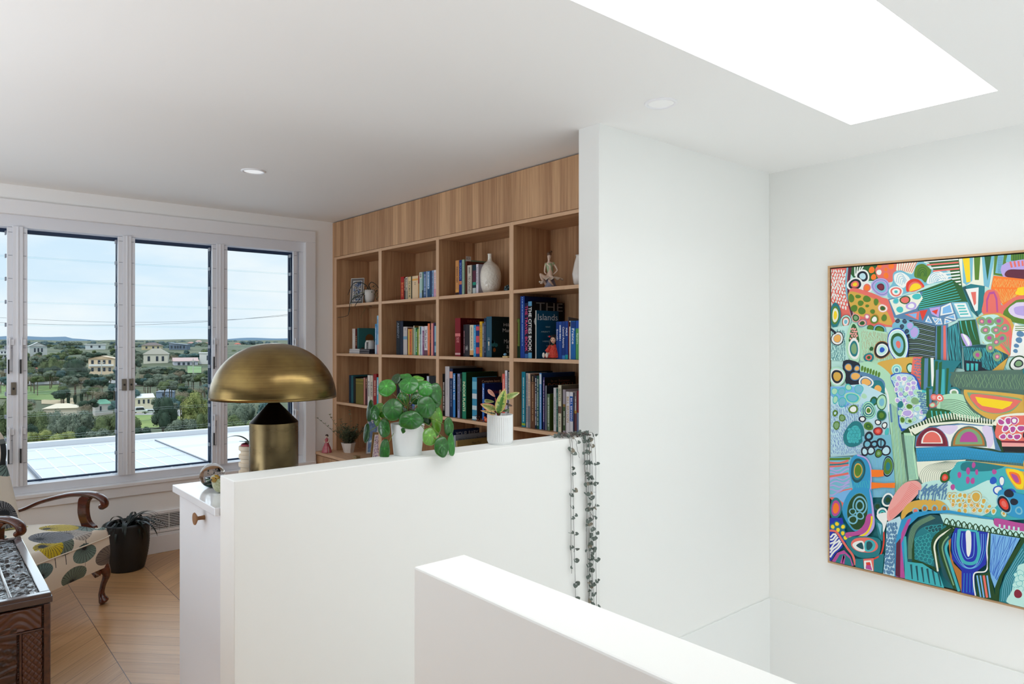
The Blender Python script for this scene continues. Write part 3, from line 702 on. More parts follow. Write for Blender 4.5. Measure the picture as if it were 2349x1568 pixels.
# leaning tan book
yl = fy(1140, 2.70); tb = empty('book', (2.70, yl, SZ[2] + .0015), 'tan gold-lettered book leaning to the right on the lower shelf of the third bay', 'book', 'books on the lower shelf of the third bay')
b = MB(); b.box(0, .002, -.018, 0, 0, .205); b.box(0, .15, -.002, 0, 0, .205); b.box(0, .15, -.018, -.016, 0, .205); b.v = [(p[0] + 2.70, p[1] + yl, p[2] + SZ[2] + .0015) for p in b.v]; b.build('cover', mat((160, 128, 88), .5), tb)
b = MB(); b.box(2.702, 2.846, yl - .016, yl - .002, SZ[2] + .004, SZ[2] + .203); b.build('pages', PAGE, tb)
text_obj('VERSAILLES', (2.6996, yl - .004, SZ[2] + .175), (0, 0, -1), (0, -1, 0), .12, .010, mat((240, 226, 190), .5), tb)
tb.rotation_euler = (radians(6.0), 0, 0)
w = 'on the bench in the third bay'
book(1030, 1034, 990, 3, (150, 190, 210), 'pale blue slim', w, dX=.16)
book(1034.5, 1038.8, 986, 3, (26, 44, 84), 'navy large-lettered', w, dX=.22, cover=[('YOUR BABY', .1, .95, .86, .955, (200, 206, 216))])
book(1041, 1044.8, 998, 3, (150, 160, 172), 'grey blue picture', w, X=2.69, dX=.30, cov=(128, 138, 150), cover=[("We're Going on a Bear Hunt", .08, .92, .85, .93, (50, 54, 60))])
book(1045.4, 1049, 1010.5, 3, (168, 146, 96), 'olive gold picture', w, X=2.68, dX=.28, cov=(146, 130, 80), cover=[('Mem Fox', .42, .7, .87, .94, (50, 40, 24))])
# ---- fourth bay
w = 'on the middle shelf of the fourth bay'
book(1179, 1192, 730.5, 1, (72, 96, 48), 'green leafy-pictured', w, X=2.70, dX=.18, band=[(.3, .98, (108, 128, 66)), (0, .3, (26, 52, 34))], ticks=(.3, .9, .5), tc=(90, 40, 24))
book(1193.4, 1203, 679, 1, (30, 66, 150), 'tall cobalt blue', w, dX=.26, cov=(14, 36, 92), ticks=(.2, .98, .22), tc=(150, 190, 230), H=None)
book(1203.6, 1211, 694.5, 1, (20, 24, 60), 'navy pink-lettered', w, dX=.24, text='THE TRAVEL BOOK', tc=(214, 50, 110), tpos=(.12, .95), th=.8, band=[(0, .08, (50, 100, 170))])
book(1211.4, 1220, 691, 1, (22, 22, 26), 'black white-lettered', w, dX=.26, text='THE CITIES BOOK', tc=(238, 238, 238), tpos=(.12, .9), th=.82, cover=[('THE', .12, .95, .84, .985, (128, 128, 128)), ('C', .05, .35, .55, .75, (220, 220, 220))], band=[(0, .1, (90, 160, 200)), (.92, 1, (90, 150, 190))])
book(1228, 1230.2, 711.5, 1, (206, 206, 200), 'deep blue island magazine-sized', w, X=2.665, dX=.175, cov=(16, 78, 112),
     cover=[('Islands', .06, .95, .80, .93, (214, 218, 226)), ('WHY', .40, .62, .645, .675, (190, 206, 216)), ('AREN\'T', .2, .6, .545, .575, (190, 206, 216)), ('YOU', .48, .70, .445, .475, (190, 206, 216)), ('HERE', .28, .58, .345, .375, (190, 206, 216)), ('YET?', .42, .66, .245, .275, (190, 206, 216))])
book(1275.5, 1281, 737.5, 1, (24, 60, 134), 'blue slim travel', w, text='South', tc=(226, 230, 240), tpos=(.5, .8), ticks=None)
book(1281.3, 1288.6, 737, 1, (30, 70, 150), 'blue small-lettered travel', w, ticks=(.5, .9, .4), X=2.70)
book(1289, 1296, 736.5, 1, (24, 56, 128), 'dark blue travel', w, text='Central America', tc=(226, 230, 240), tpos=(.3, .85), band=[(0, .1, (60, 130, 200))])
book(1296.3, 1303, 736, 1, (26, 64, 144), 'blue short-titled travel', w, text='MAUI', tc=(236, 238, 244), tpos=(.62, .82), band=[(0, .12, (30, 150, 160))])
book(1303.4, 1305.4, 736, 1, (110, 30, 26), 'thin maroon', w)
book(1305.7, 1308.6, 735.5, 1, (224, 220, 214), 'thin white', w, band=[(.85, .97, (24, 22, 24))])
book(1309, 1320, 735.6, 1, (34, 104, 176), 'wide blue', w, text='France', tc=(240, 244, 250), tpos=(.4, .8), th=.5, band=[(.82, .98, (28, 60, 130))])
book(1320.6, 1327.5, 735, 1, (92, 160, 96), 'green and blue', w, text='Spain', tc=(230, 240, 230), tpos=(.4, .68), band=[(.8, 1, (40, 80, 170))])
book(1328.5, 1336, 735, 1, (60, 90, 140), 'slate blue', w)
w = 'on the lower shelf of the fourth bay'
book(1196.4, 1205, 852.4, 2, (18, 124, 148), 'tall teal', w, dX=.22, cov=(10, 40, 50), ticks=(.1, .9, .28), tc=(190, 226, 226), band=[(.03, .07, (150, 180, 60))])
book(1206.4, 1211, 855, 2, (168, 166, 170), 'mottled grey', w, ticks=(.1, .95, .5), tc=(100, 96, 104))
book(1211.2, 1216, 856, 2, (214, 190, 168), 'pale sand', w, band=[(0, .4, (110, 118, 130))], ticks=(.1, .9, .4), tc=(90, 80, 80))
book(1217, 1226.8, 858, 2, (96, 62, 42), 'brown', w, dX=.17, band=[(.86, .99, (34, 24, 18))], ticks=(.12, .96, .22), tc=(190, 150, 100))
book(1227.2, 1231, 861, 2, (18, 34, 62), 'navy white-lettered', w, ticks=(.05, .95, .55), tc=(214, 216, 220), band=[(.2, .5, (18, 44, 86))])
book(1231.4, 1235.6, 861, 2, (24, 76, 62), 'dark green white-lettered', w, ticks=(.05, .95, .5), tc=(206, 216, 206), band=[(.3, .6, (24, 86, 70))])
book(1237, 1242, 855, 2, (96, 152, 212), 'light blue', w, dX=.27, cov=(16, 50, 98), band=[(.8, .98, (206, 216, 226))], ticks=(.3, .78, .3))
book(1245.6, 1249, 865, 2, (62, 58, 112), 'violet blue', w, dX=.25, cov=(14, 16, 18), ticks=(.15, .95, .5), tc=(206, 180, 214), cover=[('In or Between', .2, .8, .90, .95, (110, 60, 40)), ('DOWDELL', .1, .95, .80, .88, (150, 76, 40))])
book(1250.8, 1253.6, 884, 2, (128, 132, 150), 'slim slate', w, dX=.18, cov=(20, 26, 36))
book(1255, 1261, 903, 2, (96, 118, 92), 'small leafy green', w, dX=.14, cov=(56, 72, 22), ticks=(.1, .9, .5), tc=(190, 200, 180))
book(1269.5, 1275.5, 889, 2, (200, 198, 200), 'white grey-lettered', w, ticks=(.15, .8, .3), tc=(110, 110, 116), dX=.17)
book(1276, 1279.6, 891, 2, (34, 84, 76), 'dark teal', w, ticks=(.1, .9, .4), tc=(130, 170, 160))
book(1280.2, 1287.4, 883, 2, (214, 210, 184), 'cream taller', w, dX=.19, cov=(104, 98, 86), text='SECRETS', tc=(70, 64, 58), tpos=(.66, .93), band=[(.4, .55, (110, 84, 74))], ticks=(.1, .35, .3))
book(1291, 1297, 893, 2, (160, 152, 160), 'lilac grey and green', w, dX=.16, band=[(.05, .6, (62, 84, 50)), (.6, .66, (140, 110, 60))], ticks=(.15, .5, .3))
book(1298.4, 1306.4, 898, 2, (222, 218, 220), 'white gold-lettered', w, text='BILL BRYSON', tc=(176, 140, 80), tpos=(.26, .88), th=.6)
book(1306.8, 1314.2, 899, 2, (220, 220, 226), 'white blue-labelled', w, text='BILL BRYSON', tc=(240, 240, 245), tpos=(.32, .86), th=.5, band=[(.3, .9, (30, 90, 180))])
book(1315, 1317, 900, 2, (20, 26, 60), 'thin navy', w)
book(1317.4, 1322.6, 900, 2, (122, 112, 108), 'grey brown', w, ticks=(.55, .9, .4), band=[(0, .5, (104, 60, 66)), (.5, .58, (180, 140, 60))])
book(1323, 1328, 896, 2, (130, 40, 48), 'burgundy', w, band=[(0, .5, (110, 120, 150))])
# ================================================================== white cabinet behind the low wall, with its objects
ZT = .974
def put(name, m, parent, b, **k): return b.build(name, m, parent, **k)
cb = empty('white_cabinet', (XKN, YW + TH + .01, 0), 'white cabinet with round timber knob behind the low wall end', 'cabinet')
LAC = mat((234, 236, 240), .12, spec=.6, name='gloss_lacquer'); LACM = mat((232, 234, 238), .4, name='satin_lacquer')
CX0, CX1, CY0, CY1 = .752, 2.3, YW + TH + .004, 2.80
b = MB(); b.box(CX0 + .02, CX1, CY0, CY1 - .005, .06, ZT - .026); put('carcass', LACM, cb, b)
b = MB(); b.box(CX0, CX0 + .018, CY0 + .002, CY1 - .012, .05, ZT - .03); put('drawer_front', LACM, cb, b, bevel=.0015); dr = cb.children[-1]
b = MB(); b.box(CX0 - .022, CX1, CY0, CY1, ZT - .026, ZT); put('cabinet_top', LAC, cb, b, bevel=.002)
kp = onX(455, 1188, CX0 - .02); b = MB(); b.M = Matrix.Translation((CX0, kp[1], kp[2])) @ Matrix.Rotation(-pi / 2, 4, 'Y')
b.lathe([(.008, 0), (.0065, .012), (.0065, .022), (.017, .028), (.021, .031), (.020, .034), (.001, .035)], 28)
put('knob', wood_mat('knob_timber', 'Z', (172, 128, 82), (136, 94, 56), .2, staves=False), [c for c in cb.children if c.name.startswith('drawer_front')][0], b, smooth=True, auto=50)

# ---- brass mushroom lamp
def brass_mat(name, c1, c2, rough, zs=220):
    m = bpy.data.materials.new(name); m.use_nodes = True; nt = m.node_tree; b = nt.nodes['Principled BSDF']
    b.inputs['Metallic'].default_value = 1; b.inputs['Roughness'].default_value = rough; b.inputs['Anisotropic'].default_value = .5
    t = nt.nodes.new('ShaderNodeTexCoord'); mpn = nt.nodes.new('ShaderNodeMapping'); mpn.inputs['Scale'].default_value = (5, 5, zs)
    nt.links.new(t.outputs['Object'], mpn.inputs['Vector']); n = nt.nodes.new('ShaderNodeTexNoise'); n.inputs['Scale'].default_value = 1; n.inputs['Detail'].default_value = 4
    nt.links.new(mpn.outputs[0], n.inputs['Vector'])
    n2 = nt.nodes.new('ShaderNodeTexNoise'); n2.inputs['Scale'].default_value = 9; n2.inputs['Detail'].default_value = 3; nt.links.new(t.outputs['Object'], n2.inputs['Vector'])
    r = nt.nodes.new('ShaderNodeValToRGB'); r.color_ramp.elements[0].position = .3; r.color_ramp.elements[1].position = .7
    r.color_ramp.elements[0].color = rgb(c2); r.color_ramp.elements[1].color = rgb(c1)
    nt.links.new(node_math(nt, 'MULTIPLY_ADD', n.outputs['Fac'], .3, node_math(nt, 'MULTIPLY', n2.outputs['Fac'], .7)), r.inputs['Fac']); nt.links.new(r.outputs[0], b.inputs['Base Color'])
    nt.links.new(node_math(nt, 'MULTIPLY_ADD', n.outputs['Fac'], .12, rough - .06), b.inputs['Roughness'])
    return m
BR = brass_mat('brushed_brass', (146, 124, 76), (98, 78, 50), .25); BRD = brass_mat('dark_brass', (60, 46, 32), (40, 30, 22), .38); BRC = brass_mat('body_brass', (132, 114, 80), (96, 82, 58), .28, 20)
lp = atd(628.5, 900, 2.60); lx, ly = lp[0], lp[1]; dl = dep(lp); zz_ = lambda py: CZ + (Y0 - py) / FPX * dl
lamp = empty('table_lamp', (lx, ly, ZT), 'brass mushroom table lamp with domed shade on the white cabinet', 'table lamp')
zr, ztp = zz_(912), zz_(786.5); R_ = 141 / FPX * dl * .985
prof = [(R_, 0)] + [(R_ * cos(a) ** .96, (ztp - zr) * sin(a)) for a in [i * pi / 2 / 26 for i in range(1, 26)]] + [(.001, ztp - zr)]
inner = [(r * .985 if i else R_ - .003, z * .985) for i, (r, z) in enumerate(prof)]
b = MB(); b.lathe(list(reversed(inner)) + prof, 96, lx, ly, zr, cap0=False, cap1=False); put('lamp_shade', BR, lamp, b, smooth=True)
b = MB(); b.lathe([(.001, 0), (R_ * .97, .0)], 48, lx, ly, zr + .028, cap0=False, cap1=False); put('shade_diffuser', mat((70, 60, 48), .6), [c for c in lamp.children][0], b)
RB = 53.5 / FPX * dl; zc = zz_(967)
b = MB(); b.lathe([(RB * 1.0, 0), (RB, .004), (RB, zc - ZT - .001), (RB - .001, zc - ZT)], 72, lx, ly, ZT); put('lamp_body', BRC, lamp, b, smooth=True, auto=40)
b = MB(); b.lathe([(RB * .995, 0), (.016, zz_(921) - zc), (.014, zr - zc + .03)], 72, lx, ly, zc); put('cone', BRD, lamp, b, smooth=True, auto=40)
b = MB(); b.lathe([(.012, 0), (.012, ztp - zr - .02)], 20, lx, ly, zr); put('stem', BRD, lamp, b, smooth=True, auto=40)

# ---- ribbed cream pot with dark strap leaves (behind the lamp)
pp = atd(575, 1000, 2.74); px_, py_ = pp[0], pp[1]
pot = empty('stacked_ring_planter', (px_, py_, ZT), 'cream stacked-ring planter with dark strappy leaves half hidden behind the brass lamp', 'planter')
prof = []; z = 0; hR = .0315
for k in range(4):
    big, sml = .044, .037
    prof += [(sml, z), (sml, z + hR * .42), (big - .003, z + hR * .45), (big, z + hR * .52), (big, z + hR * .93), (big - .003, z + hR)]; z += hR
prof += [(.036, z), (.035, z - .01), (.001, z - .012)]
b = MB(); b.lathe(prof, 48, px_, py_, ZT, cap1=False); put('pot', mat((226, 210, 186), .7, name='cream_ceramic'), pot, b, smooth=True, auto=35)
b = MB(); b.lathe([(.0355, 0), (.036, .006), (.033, .008), (.032, 0)], 40, px_, py_, ZT + z, cap0=False, cap1=False); put('inner_pot', mat((150, 34, 56), .5), pot, b, smooth=True)
def strap(b, p0, ang, L, droop, w, up=.9, n=12, fold=.25):
    """an arching strap leaf"""
    P = []; d = Vector((cos(ang), sin(ang), 0)); el = up
    p = Vector(p0); st = L / n
    for i in range(n + 1):
        P.append(p.copy()); p = p + (d * cos(el) + Vector((0, 0, 1)) * sin(el)) * st; el -= droop / n
    s_ = Vector((-sin(ang), cos(ang), 0)); vs = []; fs = []
    for i, q in enumerate(P):
        t = i / n; ww = w * (sin(pi * min(1, (t * .92 + .08))) ** .6) * .5 if t < 1 else .0004
        vs += [q - s_ * ww + Vector((0, 0, ww * fold)), q, q + s_ * ww + Vector((0, 0, ww * fold))]
    for i in range(n):
        a = i * 3; fs += [(a, a + 1, a + 4, a + 3), (a + 1, a + 2, a + 5, a + 4)]
    b._a(vs, fs)
GRD = mat((34, 66, 50), .35, name='dark_leaf')
for ang, L, dr_, w_, u_ in ((radians(138), .10, 1.3, .020, .75), (radians(100), .05, .8, .018, .6), (radians(175), .045, 1.0, .016, .9), (radians(20), .06, 1.2, .02, .9), (radians(-60), .05, 1.2, .02, .8), (radians(250), .04, 1., .016, .5)):
    b = MB(); strap(b, (px_ + .006 * cos(ang), py_ + .006 * sin(ang), ZT + z + (.012 if L > .08 else 0)), ang, L, dr_, w_, u_); put('leaf', GRD, pot, b, smooth=True)

# ---- glass paperweight and little bird
gp_ = atd(487, 1090, 2.56); gr_ = .0437
pw = empty('glass_paperweight', (gp_[0], gp_[1], ZT), 'clear glass ball paperweight with green swirls on the white cabinet', 'paperweight')
gm = bpy.data.materials.new('clear_glass'); gm.use_nodes = True; q = gm.node_tree.nodes['Principled BSDF']; q.inputs['Transmission Weight'].default_value = 1; q.inputs['Roughness'].default_value = 0; q.inputs['IOR'].default_value = 1.18
b = MB(); b.ball((gp_[0], gp_[1], ZT + gr_), gr_, 40, 24); put('ball', gm, pw, b, smooth=True)
b = MB()
for k in range(5):
    P = [(gp_[0] + (gr_ * .74 - .002 * k) * cos(a) * (.75 + .05 * k), gp_[1] + (gr_ * .74 - .002 * k) * sin(a) * (.75 + .05 * k), ZT + .014 + .006 * k + .007 * sin(a + k)) for a in [j * 2 * pi / 22 + k for j in range(17)]]
    b.tube(P, [.0004 + .0055 * sin(pi * i / 16) for i in range(17)], 8, flat=.5)
b.ball((gp_[0], gp_[1], ZT + .012), (.024, .024, .008), 20, 10); put('swirl', mat((6, 110, 86), .3, name='green_swirl'), pw, b, smooth=True)
b = MB(); rnd = random.Random(4)
for k in range(14):
    a = rnd.uniform(0, 6.28); r = rnd.uniform(.004, .026); b.ball((gp_[0] + r * cos(a), gp_[1] + r * sin(a), ZT + rnd.uniform(.035, .062)), rnd.uniform(.0012, .003), 8, 6)
put('bubbles', mat((190, 214, 214), .1), pw, b, smooth=True)
bp_ = atd(503, 1100, 2.46)
bird = empty('bird_ornament', (bp_[0], bp_[1], ZT), 'small speckled ceramic bird with olive head at the low wall end', 'ornament')
bd = MB(); Mx = Matrix.Translation((bp_[0], bp_[1], ZT)) @ Matrix.Rotation(radians(205), 4, 'Z')   # faces left
bd.M = Mx
rings = [(-.062, .030, .004, .004), (-.050, .031, .009, .010), (-.032, .029, .018, .020), (-.014, .027, .025, .026), (.002, .028, .0265, .0275), (.012, .034, .023, .026), (.018, .043, .0175, .020), (.022, .052, .0145, .0155), (.026, .058, .011, .010), (.031, .0605, .006, .004)]
vs = []; n = 20
for x, z0_, ry, rz in rings:
    for i in range(n): a = 2 * pi * i / n; vs.append((x, ry * cos(a), z0_ + rz * sin(a)))
fs = [(k * n + i, k * n + (i + 1) % n, (k + 1) * n + (i + 1) % n, (k + 1) * n + i) for k in range(len(rings) - 1) for i in range(n)] + [tuple(reversed(range(n))), tuple(range((len(rings) - 1) * n, len(rings) * n))]
bd._a(vs, fs); put('body', mat((176, 176, 146), .35, name='speckled_glaze', var=(142, 148, 104), sc=(160, 160, 160), coat=.5), bird, bd, smooth=True, sub=1)
b = MB(); b.M = Mx; b.ball((.018, 0, .054), (.0165, .0148, .0145), 18, 12); put('head_cap', mat((150, 116, 30), .3, coat=.5), bird, b, smooth=True)
b = MB(); b.M = Mx; b.tube([(.030, 0, .054), (.037, 0, .0525), (.042, 0, .051)], [.004, .0025, .0004], 8); put('beak', mat((40, 36, 34), .4), bird, b, smooth=True)
for s_ in (-1, 1):
    b = MB(); b.M = Mx; b.ball((.026, .0105 * s_, .057), .0026, 10, 8); put('eye', mat((10, 10, 10), .1), bird, b, smooth=True)

# ================================================================== plants on the low wall
ZW = ZK
# ---- round-leaved money plant
c0 = atd(935, 1000, 2.66); d0 = dep(c0)
pl = empty('money_plant', (c0[0], c0[1], ZW), 'round-leaved green plant in a smooth tapered white pot on the low wall', 'potted plant')
POTW = mat((236, 238, 238), .38, name='white_pot'); SOIL = mat((40, 28, 22), .95, bump=1, bd=.01, sc=(90, 90, 90))
hp = .1175
b = MB(); b.lathe([(.050, 0), (.0525, .003), (.0635, hp - .002), (.0635, hp), (.0605, hp), (.058, hp - .02), (.001, hp - .02)], 64, c0[0], c0[1], ZW, cap1=False); put('pot', POTW, pl, b, smooth=True, auto=40)
b = MB(); b.lathe([(.0585, 0), (.03, .003), (.001, .004)], 32, c0[0], c0[1], ZW + hp - .019, cap0=False); put('soil', SOIL, pl, b, smooth=True)
def leaf_mat(name, c1, c2, vein=(120, 170, 70), rough=.28):
    m = bpy.data.materials.new(name); m.use_nodes = True; nt = m.node_tree; b = nt.nodes['Principled BSDF']
    a = nt.nodes.new('ShaderNodeAttribute'); a.attribute_name = 'Col'
    n = nt.nodes.new('ShaderNodeTexNoise'); n.inputs['Scale'].default_value = 60; t = nt.nodes.new('ShaderNodeTexCoord'); nt.links.new(t.outputs['Object'], n.inputs['Vector'])
    hs = nt.nodes.new('ShaderNodeMixRGB'); hs.blend_type = 'MULTIPLY'; hs.inputs[0].default_value = .35; nt.links.new(a.outputs['Color'], hs.inputs[1]); nt.links.new(n.outputs['Fac'], hs.inputs[2])
    nt.links.new(hs.outputs[0], b.inputs['Base Color']); b.inputs['Roughness'].default_value = rough; b.inputs['Coat Weight'].default_value = .3; b.inputs['Coat Roughness'].default_value = .15
    b.inputs['Transmission Weight'].default_value = .0; b.inputs['Subsurface Weight'].default_value = .15; b.inputs['Subsurface Radius'].default_value = (.3, .6, .1); b.inputs['Subsurface Scale'].default_value = .004
    return m
LEAF = leaf_mat('green_leaf', None, None)
def disc_leaf(c, nrm, upd, rw, rh, cc, cup=.16, seed=0):
    """peltate leaf: near-circular disc with wavy cupped rim"""
    b = MB(); nrm = Vector(nrm).normalized(); u = Vector(upd); u = (u - nrm * u.dot(nrm)).normalized(); s_ = nrm.cross(u); rd = random.Random(seed)
    k1, k2 = rd.uniform(0, 6), rd.uniform(0, 6); rings_ = [0, .12, .3, .5, .7, .85, .95, 1.0]; n = 28; C = Vector(c) + u * rh * .15; cols = []
    vs = [C + nrm * (.0)]
    for r in rings_[1:]:
        for i in range(n):
            a = 2 * pi * i / n; wv = 1 + .03 * sin(3 * a + k1) + .025 * sin(5 * a + k2)
            hgt = -cup * rw * r ** 2 * (1 + .35 * sin(3 * a + k2)) + .035 * rw * abs(sin(4 * a)) * r * (1 - r) * 4 - (0.08 * rw if r == 1 else 0)
            vs.append(Vector(c) + u * (rh * .15 * (1 - r)) + (s_ * cos(a) * rw * r + u * sin(a) * rh * r) * wv + nrm * hgt)
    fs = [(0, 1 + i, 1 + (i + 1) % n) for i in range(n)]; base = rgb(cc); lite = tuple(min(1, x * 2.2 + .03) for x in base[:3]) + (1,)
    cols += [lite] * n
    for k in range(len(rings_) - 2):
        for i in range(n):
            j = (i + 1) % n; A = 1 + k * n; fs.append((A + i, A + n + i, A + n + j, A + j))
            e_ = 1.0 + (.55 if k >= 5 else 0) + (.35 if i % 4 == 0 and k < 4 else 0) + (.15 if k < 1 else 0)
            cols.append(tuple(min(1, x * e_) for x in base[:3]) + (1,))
    st = len(b.f); b._a(vs, fs); b.c[st:] = cols
    # thickness: back side
    o = b.build('leaf', LEAF, pl, smooth=True); md = o.modifiers.new('thick', 'SOLIDIFY'); md.thickness = .0012; md.offset = -1
    return o
CAMV = Vector((0, 0, CZ))
# pixel centre, half width, half height, extra depth, tilt(u right, up), shade
G1, G2, G3, G4 = (40, 122, 34), (32, 98, 26), (84, 150, 36), (22, 68, 22)
leaves = [(886, 888, 20, 19.5, -.02, -.35, .15, (62, 146, 44)), (938, 881, 22, 19, -.05, -.1, .5, G1), (976, 889, 18, 17.5, -.02, .35, .3, (52, 138, 42)), (1002, 900, 12.5, 23, .0, .8, .1, G2), (900, 938, 23, 25, -.07, -.2, .1, G2),
    (943, 963, 27, 21, -.09, .1, -.1, G2), (979, 932, 20, 25, -.06, .3, .0, G2), (847, 942, 9, 25, .0, -1.2, -.1, G4), (858, 947, 11.5, 18, -.02, -.8, -.2, G2), (880, 982, 14, 21, -.06, -.5, -.3, G2), (839, 993, 8.5, 22, .0, -1.3, -.1, G4),
    (882, 1032, 11.5, 25, -.06, -.3, -.1, G2), (868, 935, 12, 12, .03, -.6, .4, G3), (908, 868, 10, 12, .04, -.4, .5, G4), (930, 861, 14, 6, .05, 0, 1.2, G1), (958, 867, 15, 7, .04, .3, 1.1, G3), (880, 948, 10, 12, .03, 0, -.2, G3),
    (986, 1001, 15, 20, -.05, .3, .0, (112, 170, 66)), (1014, 1024, 15.5, 23.5, -.06, .4, -.05, G2), (1031, 978, 10, 21, .0, .8, -.1, G2), (1000, 920, 12, 14, .02, .6, .2, G2), (981, 960, 10, 14, .02, .3, -.2, G4), (932, 986, 12, 11, -.06, 0, -.4, G2),
    (1002, 967, 10, 26, .02, .9, .1, (92, 140, 34)), (1008, 950, 7, 20, .04, 1.2, .2, G3), (1037, 1020, 7, 26, -.01, 1.4, -.2, G1), (925, 915, 14, 16, .05, .2, .2, G1), (955, 912, 13, 15, .05, .4, .3, G2), (922, 946, 12, 14, -.02, -.1, -.1, G4), (965, 940, 11, 13, .0, .2, .1, G1), (865, 965, 8, 12, .0, -.5, -.4, G3), (1000, 985, 8, 16, .03, .7, -.1, G3)]
hub = Vector((c0[0], c0[1], ZW + hp + .035)); rt_ = Vector((RT[0], RT[1], 0)); fw_ = Vector((FW[0], FW[1], 0))
b = MB(); b.tube([(c0[0], c0[1], ZW + hp - .02), (c0[0] - .002, c0[1] + .003, ZW + hp + .03), (c0[0] + .004, c0[1], ZW + hp + .07)], [.008, .007, .004], 10); put('stem', mat((70, 48, 30), .8, bump=.6), pl, b, smooth=True)
for i, (px, py, hw, hh, ex, tx, tz, cc) in enumerate(leaves):
    d = d0 + ex; c = atd(px, py, d); v = (CAMV - c).normalized()
    nr = (v + rt_ * tx * .9 + Vector((0, 0, 1)) * (tz * .9 + .15)).normalized()
    f = 1 / max(.35, nr.dot(v)); k = d / FPX
    fx = 1 / max(.45, sqrt(max(.1, 1 - (nr.dot(rt_)) ** 2))); fz = 1 / max(.5, sqrt(max(.1, 1 - (nr.z - v.z) ** 2)))
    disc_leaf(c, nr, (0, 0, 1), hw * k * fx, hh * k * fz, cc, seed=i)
    mid = hub.lerp(c, .5) + Vector((0, 0, .012)); b = MB()
    b.tube(catmull([hub + Vector((0, 0, random.Random(i).uniform(-.03, .03))), mid, c - nr * .004], 5), .0013, 6)
    put('leaf_stalk', mat((120, 142, 60) if i % 3 else (140, 100, 60), .5), pl, b, smooth=True)
# ---- fluted pot with variegated plant
c1 = atd(1147, 990, 2.94)
vp = empty('rubber_plant', (c1[0], c1[1], ZW), 'small pink and cream variegated plant in a fluted white pot on the low wall', 'potted plant')
hf = .122; rf = .0542
def flute(a, z): return 1 - .035 * (abs(sin(a * 15)) ** .7 < .5) if .012 < z < hf - .010 else 1
b = MB(); zs = [0, .004, .011, .013, hf - .012, hf - .009, hf]
b.lathe([(rf * .86, 0), (rf * .93, .005), (rf * .985, .0125)] + [(rf, .014), (rf, hf - .012), (rf, hf - .009), (rf, hf), (rf * .94, hf), (rf * .92, hf - .012), (.001, hf - .012)], 180, c1[0], c1[1], ZW, cap1=False, wob=lambda a, z: 1 - .055 * (.5 - .5 * cos(a * 36)) if .0135 < z < hf - .0115 else 1)
put('pot', POTW, vp, b, smooth=True, auto=50)
b = MB(); b.lathe([(rf * .93, 0), (.001, .001)], 32, c1[0], c1[1], ZW + hf - .0105, cap0=False); put('soil', mat((30, 30, 32), .9, bump=.8, bd=.006), vp, b)
rd = random.Random(8); 
def lance(px, py, qx, qy, w, dz, cols, d, bend=.02, tilt=0):
    """pointed leaf from pixel a to pixel b at distance d, widening in the middle"""
    A = atd(px, py, d); B = atd(qx, qy, d + dz); n = 22; m_ = 12; ax = (B - A); L = ax.length; ax.normalize(); v = (CAMV - (A + B) / 2).normalized()
    s_ = ax.cross(v).normalized(); s_ = (s_ + v * tilt).normalized(); nn = s_.cross(ax).normalized(); vs = []; fs = []; cl = []; R2 = random.Random(int(px * py))
    for i in range(n + 1):
        t = i / n; ww = w * .5 * (sin(pi * t ** .85) ** .75 if 0 < t < 1 else .02)
        for j in range(m_ + 1):
            q = (j / m_ - .5) * 2
            vs.append(A + ax * L * t + s_ * ww * q + nn * (abs(q) * ww * .35 + bend * sin(pi * t)))
    jag = [R2.uniform(.35, .8) for _ in range(n)]
    for i in range(n):
        for j in range(m_):
            a = i * (m_ + 1) + j; fs.append((a, a + 1, a + m_ + 2, a + m_ + 1)); q = abs((j + .5) / m_ - .5) * 2
            c = cols[0] if q < jag[i] * min(1, 1.6 * (1 - i / n)) else (cols[1] if q < .86 and i < n - 2 else cols[2])
            cl.append(rgb(c))
    b = MB(); b._a(vs, fs); b.c = cl; o = b.build('leaf', LEAF, vp, smooth=True); md = o.modifiers.new('t', 'SOLIDIFY'); md.thickness = .001
kx = 2.94 / FPX; vg = ((88, 132, 48), (196, 190, 104), (226, 150, 120)); vg2 = ((150, 160, 80), (204, 190, 110), (222, 150, 110))
lance(1142, 948, 1159, 890, 24 * kx, -.02, ((84, 136, 44), (190, 200, 100), (216, 176, 120)), 2.90)
lance(1154, 914, 1192, 900, 14 * kx, .0, ((140, 164, 86), (176, 190, 110), (206, 184, 110)), 2.95, .004)
lance(1138, 940, 1102, 926, 17 * kx, -.03, ((140, 150, 70), (206, 190, 120), (230, 130, 104)), 2.91, .01)
lance(1137, 949, 1102, 941, 9 * kx, -.04, ((60, 60, 34), (206, 180, 110), (226, 150, 110)), 2.90)
lance(1136, 910, 1119, 893, 9 * kx, .02, ((206, 140, 120), (214, 150, 130), (226, 170, 150)), 2.97)
lance(1134, 921, 1111, 919, 9 * kx, .03, ((120, 136, 66), (150, 150, 80), (170, 160, 90)), 2.98)
lance(1152, 922, 1175, 931, 5 * kx, .03, ((60, 66, 48), (110, 70, 60), (140, 70, 60)), 2.98)
lance(1149, 943, 1167, 940, 6 * kx, .03, ((80, 110, 66), (90, 120, 76), (120, 130, 80)), 2.96)
lance(1145, 954, 1147, 930, 6 * kx, .0, ((170, 150, 90), (190, 160, 100), (196, 150, 100)), 2.93)
for (q, r_) in (((1141, 950), (1143, 915)), ((1141, 950), (1154, 916)), ((1141, 951), (1137, 941)), ((1143, 950), (1136, 912)), ((1143, 950), (1151, 924))):
    b = MB(); b.tube([Vector((c1[0], c1[1], ZW + hf - .012)), atd(q[0], q[1], 2.93), atd(r_[0], r_[1], 2.94)], [.003, .0022, .0015], 8); put('stem', mat((150, 52, 60), .5), vp, b, smooth=True)
